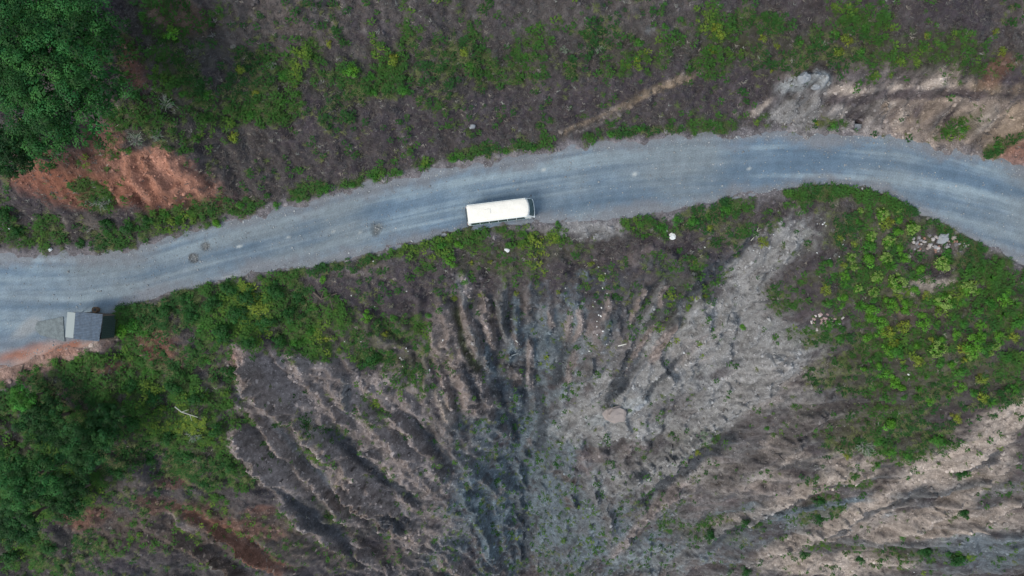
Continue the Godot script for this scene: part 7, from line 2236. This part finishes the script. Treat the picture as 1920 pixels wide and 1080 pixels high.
	scrap(43.68, 9.21, 0.09, "small white scrap of litter on the green shoulder, second from the minibus", "litter on the shoulder")
	scrap(43.86, 9.58, 0.15, "small white scrap of litter on the green shoulder, third from the minibus", "litter on the shoulder")
	scrap(44.15, 10.1, 0.12, "small white scrap of litter on the green shoulder, fourth from the minibus", "litter on the shoulder")
	scrap(-51.28, -5.9, 0.08, "small white scrap of litter among the bushes west of the gully, sixth from the minibus", "litter west of the gully")
	scrap(-51.59, -6.11, 0.11, "small white scrap of litter among the bushes west of the gully, seventh from the minibus", "litter west of the gully")
	scrap(51.71, 2.92, 0.08, "small white scrap of litter on the green shoulder, fifth from the minibus", "litter on the shoulder")
	scrap(53.06, -0.61, 0.11, "small white scrap of litter on the green shoulder, sixth from the minibus", "litter on the shoulder")
	scrap(55.56, 39.26, 0.11, "small white scrap of litter on the green shoulder, seventh from the minibus", "litter on the shoulder")
	apron([Vector2(-49.16, 3.54), Vector2(-46.45, 2.98), Vector2(-46.29, 5.52), Vector2(-48.83, 4.86), Vector2(-49.38, 4.2)])
	pass

# ------------------------------------------------------------------ ground cover nobody could count
func tuft_mesh(sd: int, blades: int, low: float, high: float, wd: float, lean: float) -> ArrayMesh:
	rng.seed = sd
	var L := Leaves.new()
	for i in blades:
		var a := rng.randf() * TAU
		var el := rng.randf_range(lean, lean + 0.7)
		var d := Vector3(cos(a) * cos(el), sin(el), sin(a) * cos(el))
		var p := Vector3(rng.randf_range(-.12, .12), 0, rng.randf_range(-.12, .12))
		var s := rng.randf_range(0.75, 1.25)
		L.blade(p, d, rng.randf_range(low, high), wd, Color(s, s, s), (Vector3.UP + d * 0.5).normalized())
	return L.mesh()

func weed_mesh(sd: int) -> ArrayMesh:
	rng.seed = sd
	var L := Leaves.new()
	for i in 16:
		var a := rng.randf() * TAU
		var el := rng.randf_range(0.1, 0.9)
		var d := Vector3(cos(a) * cos(el), sin(el), sin(a) * cos(el))
		var up := Vector3(-cos(a) * sin(el), cos(el), -sin(a) * sin(el))
		var s := rng.randf_range(0.65, 1.3)
		L.leaf(d * rng.randf_range(0.02, 0.2) + Vector3(0, rng.randf_range(0, 0.2), 0), d, up, rng.randf_range(0.18, 0.34), rng.randf_range(0.09, 0.16), Color(s, s, s), Vector3.UP)
	return L.mesh()

func cover(called: String, m: Mesh, mat: Material, where: Array[Transform3D], tint: PackedColorArray) -> void:
	var mm := MultiMesh.new()
	mm.transform_format = MultiMesh.TRANSFORM_3D
	mm.use_colors = true
	mm.mesh = m
	mm.instance_count = where.size()
	for i in where.size():
		mm.set_instance_transform(i, where[i])
		mm.set_instance_color(i, tint[i])
	var o := MultiMeshInstance3D.new()
	o.name = numbered(called)
	o.multimesh = mm
	o.material_override = mat
	o.set_meta("kind", "stuff")
	add_child(o, true)

func scatter_cover() -> void:
	rng.seed = 99
	var kinds := {
		"green_weeds": {"m": [weed_mesh(1), weed_mesh(2)], "w": [[], []], "c": [PackedColorArray(), PackedColorArray()]},
		"green_grass": {"m": [tuft_mesh(3, 16, .3, .6, .07, .3), tuft_mesh(4, 14, .25, .5, .06, .2)], "w": [[], []], "c": [PackedColorArray(), PackedColorArray()]},
		"dry_brush": {"m": [tuft_mesh(5, 14, .2, .5, .045, .15), tuft_mesh(6, 12, .2, .4, .05, .1)], "w": [[], []], "c": [PackedColorArray(), PackedColorArray()]},
		"loose_stones": {"m": [lump(7, 1, .6, .7, .9, 3, 5), lump(8, 1.2, .6, .7, 1.0, 3, 5)], "w": [[], []], "c": [PackedColorArray(), PackedColorArray()]},
	}
	var species := noise(0.09, 55, 3)
	var n := 330000
	for t in n:
		var z := Z0 + rng.randf() * 96.0
		var reach := minf(76.0, 58.0 + maxf(z, 0) * 0.6)
		var x := rng.randf_range(-reach, reach)
		var d := off_road(x, z)
		if d < 0.05:
			continue
		var g := field(veg, x, z)
		var s := field(stony, x, z)
		var y := ground(x, z)
		var pick := rng.randf()
		var kind := ""
		var col := Color.WHITE
		var size := 1.0
		var sp := species.get_noise_2d(x, z) * 1.8
		if pick < g * 0.42:
			kind = "green_weeds"
			var q := rng.randf() * 0.45 + 0.25 + sp * 0.7
			var a: Color = tones["weed_dark"]
			col = a.lerp(tones["weed"], clampf(q, 0, 1)).lerp(tones["weed_yellow"], clampf((q - 0.92) * 2.0, 0, 1))
			size = rng.randf_range(0.55, 1.35)
		elif pick < g * 0.95:
			kind = "green_grass"
			col = (tones["grass"] as Color).lerp(tones["grass_dry"], clampf(rng.randf() * 0.6 + 0.2 - sp * 0.7, 0, 1))
			size = rng.randf_range(0.6, 1.3)
		elif rng.randf() < maxf(s, field(bare, x, z) * 0.55 - 0.12):
			kind = "loose_stones"
			size = rng.randf_range(0.05, 0.14) * (2.4 if rng.randf() < 0.08 else 1.0)
			var k := clampi(int((z - Z0) / CELL + 0.5), 0, NZ - 1) * NX + clampi(int((x - X0) / CELL + 0.5), 0, NX - 1)
			var b := rng.randf_range(0.7, 1.3)
			col = Color(cr[k] * b, cg[k] * b, cb[k] * b)
		elif d > 0.9 and rng.randf() < (1.0 - 0.93 * field(bare, x, z)) * 0.5 * (1.0 if z < 0 else 0.55):
			kind = "dry_brush"
			col = vary(tones["brush"], 0.28)
			if rng.randf() < 0.04:
				col = vary(tones["brush_pale"], 0.3)
			size = rng.randf_range(0.5, 1.1)
		else:
			continue
		var v := t & 1
		var b2 := Basis(Vector3.UP, rng.randf() * TAU).scaled(Vector3(size, size * rng.randf_range(0.7, 1.15), size))
		kinds[kind]["w"][v].append(Transform3D(b2, Vector3(x, y - 0.02, z)))
		kinds[kind]["c"][v].append(col)
	for k: String in kinds:
		for v in 2:
			var arr: Array[Transform3D] = []
			arr.assign(kinds[k]["w"][v])
			cover(k, kinds[k]["m"][v], mats["stone"] if k == "loose_stones" else mats["tuft"], arr, kinds[k]["c"][v])
	# pebbles lying on the road, some kicked out of the potholes
	var w2: Array[Transform3D] = []
	var c2 := PackedColorArray()
	for t in 2600:
		var x := rng.randf_range(-60, 66)
		var zu := at_edge(edge_up, x)
		var zl := at_edge(edge_down, x)
		var u := rng.randf()
		if rng.randf() < 0.45:
			u = u * 0.12 if rng.randf() < 0.5 else 1.0 - u * 0.12
		var z := lerpf(zu, zl, u)
		if t < 80:
			var hp: Vector2 = [Vector2(-14.03, -6.19), Vector2(-32.98, -3.04), Vector2(-31.82, -4.31)][t % 3]
			x = hp.x + rng.randfn(0.0, 0.75)
			z = hp.y + rng.randfn(0.0, 0.4)
		var s := rng.randf_range(0.03, 0.075) * (1.8 if rng.randf() < 0.05 else 1.0)
		w2.append(Transform3D(Basis(Vector3.UP, rng.randf() * TAU).scaled(Vector3(s, s, s)), Vector3(x, maxf(0.01, ground(x, z)), z)))
		var b := rng.randf_range(0.2, 0.42)
		c2.append(Color(b, b * 1.03, b * 1.06))
	cover("road_pebbles", lump(12, 1, .6, .8, .6, 4, 6), mats["stone"], w2, c2)

# ------------------------------------------------------------------ the remaining small things
func rubble(x: float, z: float) -> void:
	rng.seed = 321
	var o := thing("rubble_heap", "heap of broken pale and rusty stones dumped on the green shoulder by the road", "rubble heap", Vector3(x, ground(x, z), z))
	var shapes := []
	for i in 6:
		shapes.append(lump(700 + i, 1.0, 0.7, 0.8, 0.7, 4, 7))
	var ms := [plain(.30, .26, .25, .9), plain(.22, .21, .22, .9), plain(.36, .33, .32, .9), plain(.24, .13, .10, .9), plain(.12, .11, .12, .9)]
	for i in 70:
		var a := rng.randf() * TAU
		var q := sqrt(rng.randf())
		var px := cos(a) * q * 2.1 + (1.4 if i % 3 == 0 else -0.5)
		var pz := sin(a) * q * 0.8 + (0.3 if i % 3 == 0 else -0.1)
		var s := rng.randf_range(0.09, 0.24)
		var y := ground(x + px, z + pz) - ground(x, z) + s * 0.4 + 0.25 * (1.0 - q)
		var p := part("stone", shapes[i % 6], ms[rng.randi() % 5], o)
		p.position = Vector3(px, y, pz)
		p.rotation = Vector3(rng.randf() * 3.0, rng.randf() * TAU, rng.randf() * 3.0)
		p.scale = Vector3(s, s, s)

func broken_bricks(x: float, z: float) -> void:
	rng.seed = 654
	var o := thing("brick_rubble", "scatter of pale pink broken bricks on dark ground beside the scree", "rubble", Vector3(x, ground(x, z), z))
	var ms := [plain(.38, .26, .26, .9), plain(.45, .40, .40, .9), plain(.30, .2, .2, .9)]
	for i in 34:
		var st := begin()
		var s := rng.randf_range(0.12, 0.26)
		box(st, Vector3.ZERO, Vector3(s * 1.6, s * 0.7, s), Basis.IDENTITY, 0.02)
		var px := rng.randfn(0.0, 0.75)
		var pz := rng.randfn(0.0, 0.45)
		var p := part("brick", done(st), ms[i % 3], o)
		p.position = Vector3(px, ground(x + px, z + pz) - ground(x, z) + s * 0.25, pz)
		p.rotation = Vector3(rng.randf_range(-.4, .4), rng.randf() * TAU, rng.randf_range(-.4, .4))

func drum(x: float, z: float) -> void:
	var o := thing("rusty_drum", "small rusty brown drum standing at the corner of the hut", "drum", Vector3(x, ground(x, z), z))
	var rust := plain(.14, .085, .05, .85)
	var st := begin()
	tube(st, [Vector3(0, 0, 0), Vector3(0, 0.3, 0), Vector3(0, 0.31, 0), Vector3(0, 0.34, 0), Vector3(0, 0.6, 0), Vector3(0, 0.62, 0), Vector3(0, 0.88, 0)], [.28, .28, .3, .28, .28, .3, .29], 16)
	part("body", done(st), rust, o)
	var rm := begin()
	for i in 16:
		var a := TAU * i / 16.0
		var b := TAU * (i + 1) / 16.0
		tube(rm, [Vector3(cos(a) * .285, .9, sin(a) * .285), Vector3(cos(b) * .285, .9, sin(b) * .285)], [.022, .022], 5)
	part("rim", done(rm), rust, o)
	var lid := begin()
	tube(lid, [Vector3(0.02, .885, 0), Vector3(0.02, .9, 0)], [.16, .15], 12)
	part("lid", done(lid), plain(.03, .03, .03, .8), o)

func apron(pts: Array) -> void:
	var st := begin()
	var n := pts.size()
	var mid := Vector2.ZERO
	for p: Vector2 in pts:
		mid += p / n
	for i in n:
		var a: Vector2 = pts[i]
		var b: Vector2 = pts[(i + 1) % n]
		var A := Vector3(a.x, 0.09, a.y)
		var B := Vector3(b.x, 0.09, b.y)
		tri(st, Vector3(mid.x, 0.10, mid.y), A, B)
		quad(st, A, A - Vector3(0, .4, 0), B - Vector3(0, .4, 0), B)
	var m := plain(.2, .22, .22, .9)
	m.albedo_texture = grain(256, 87 + n, 0.02, 0.1, 0.75, 1.0)
	m.albedo_color = ((tones["greengrey"] if n == 5 else tones["concrete"]) as Color).linear_to_srgb()
	triplanar(m, 2.6)
	structure("concrete_apron" if n == 5 else "concrete_patch", done(st), m)
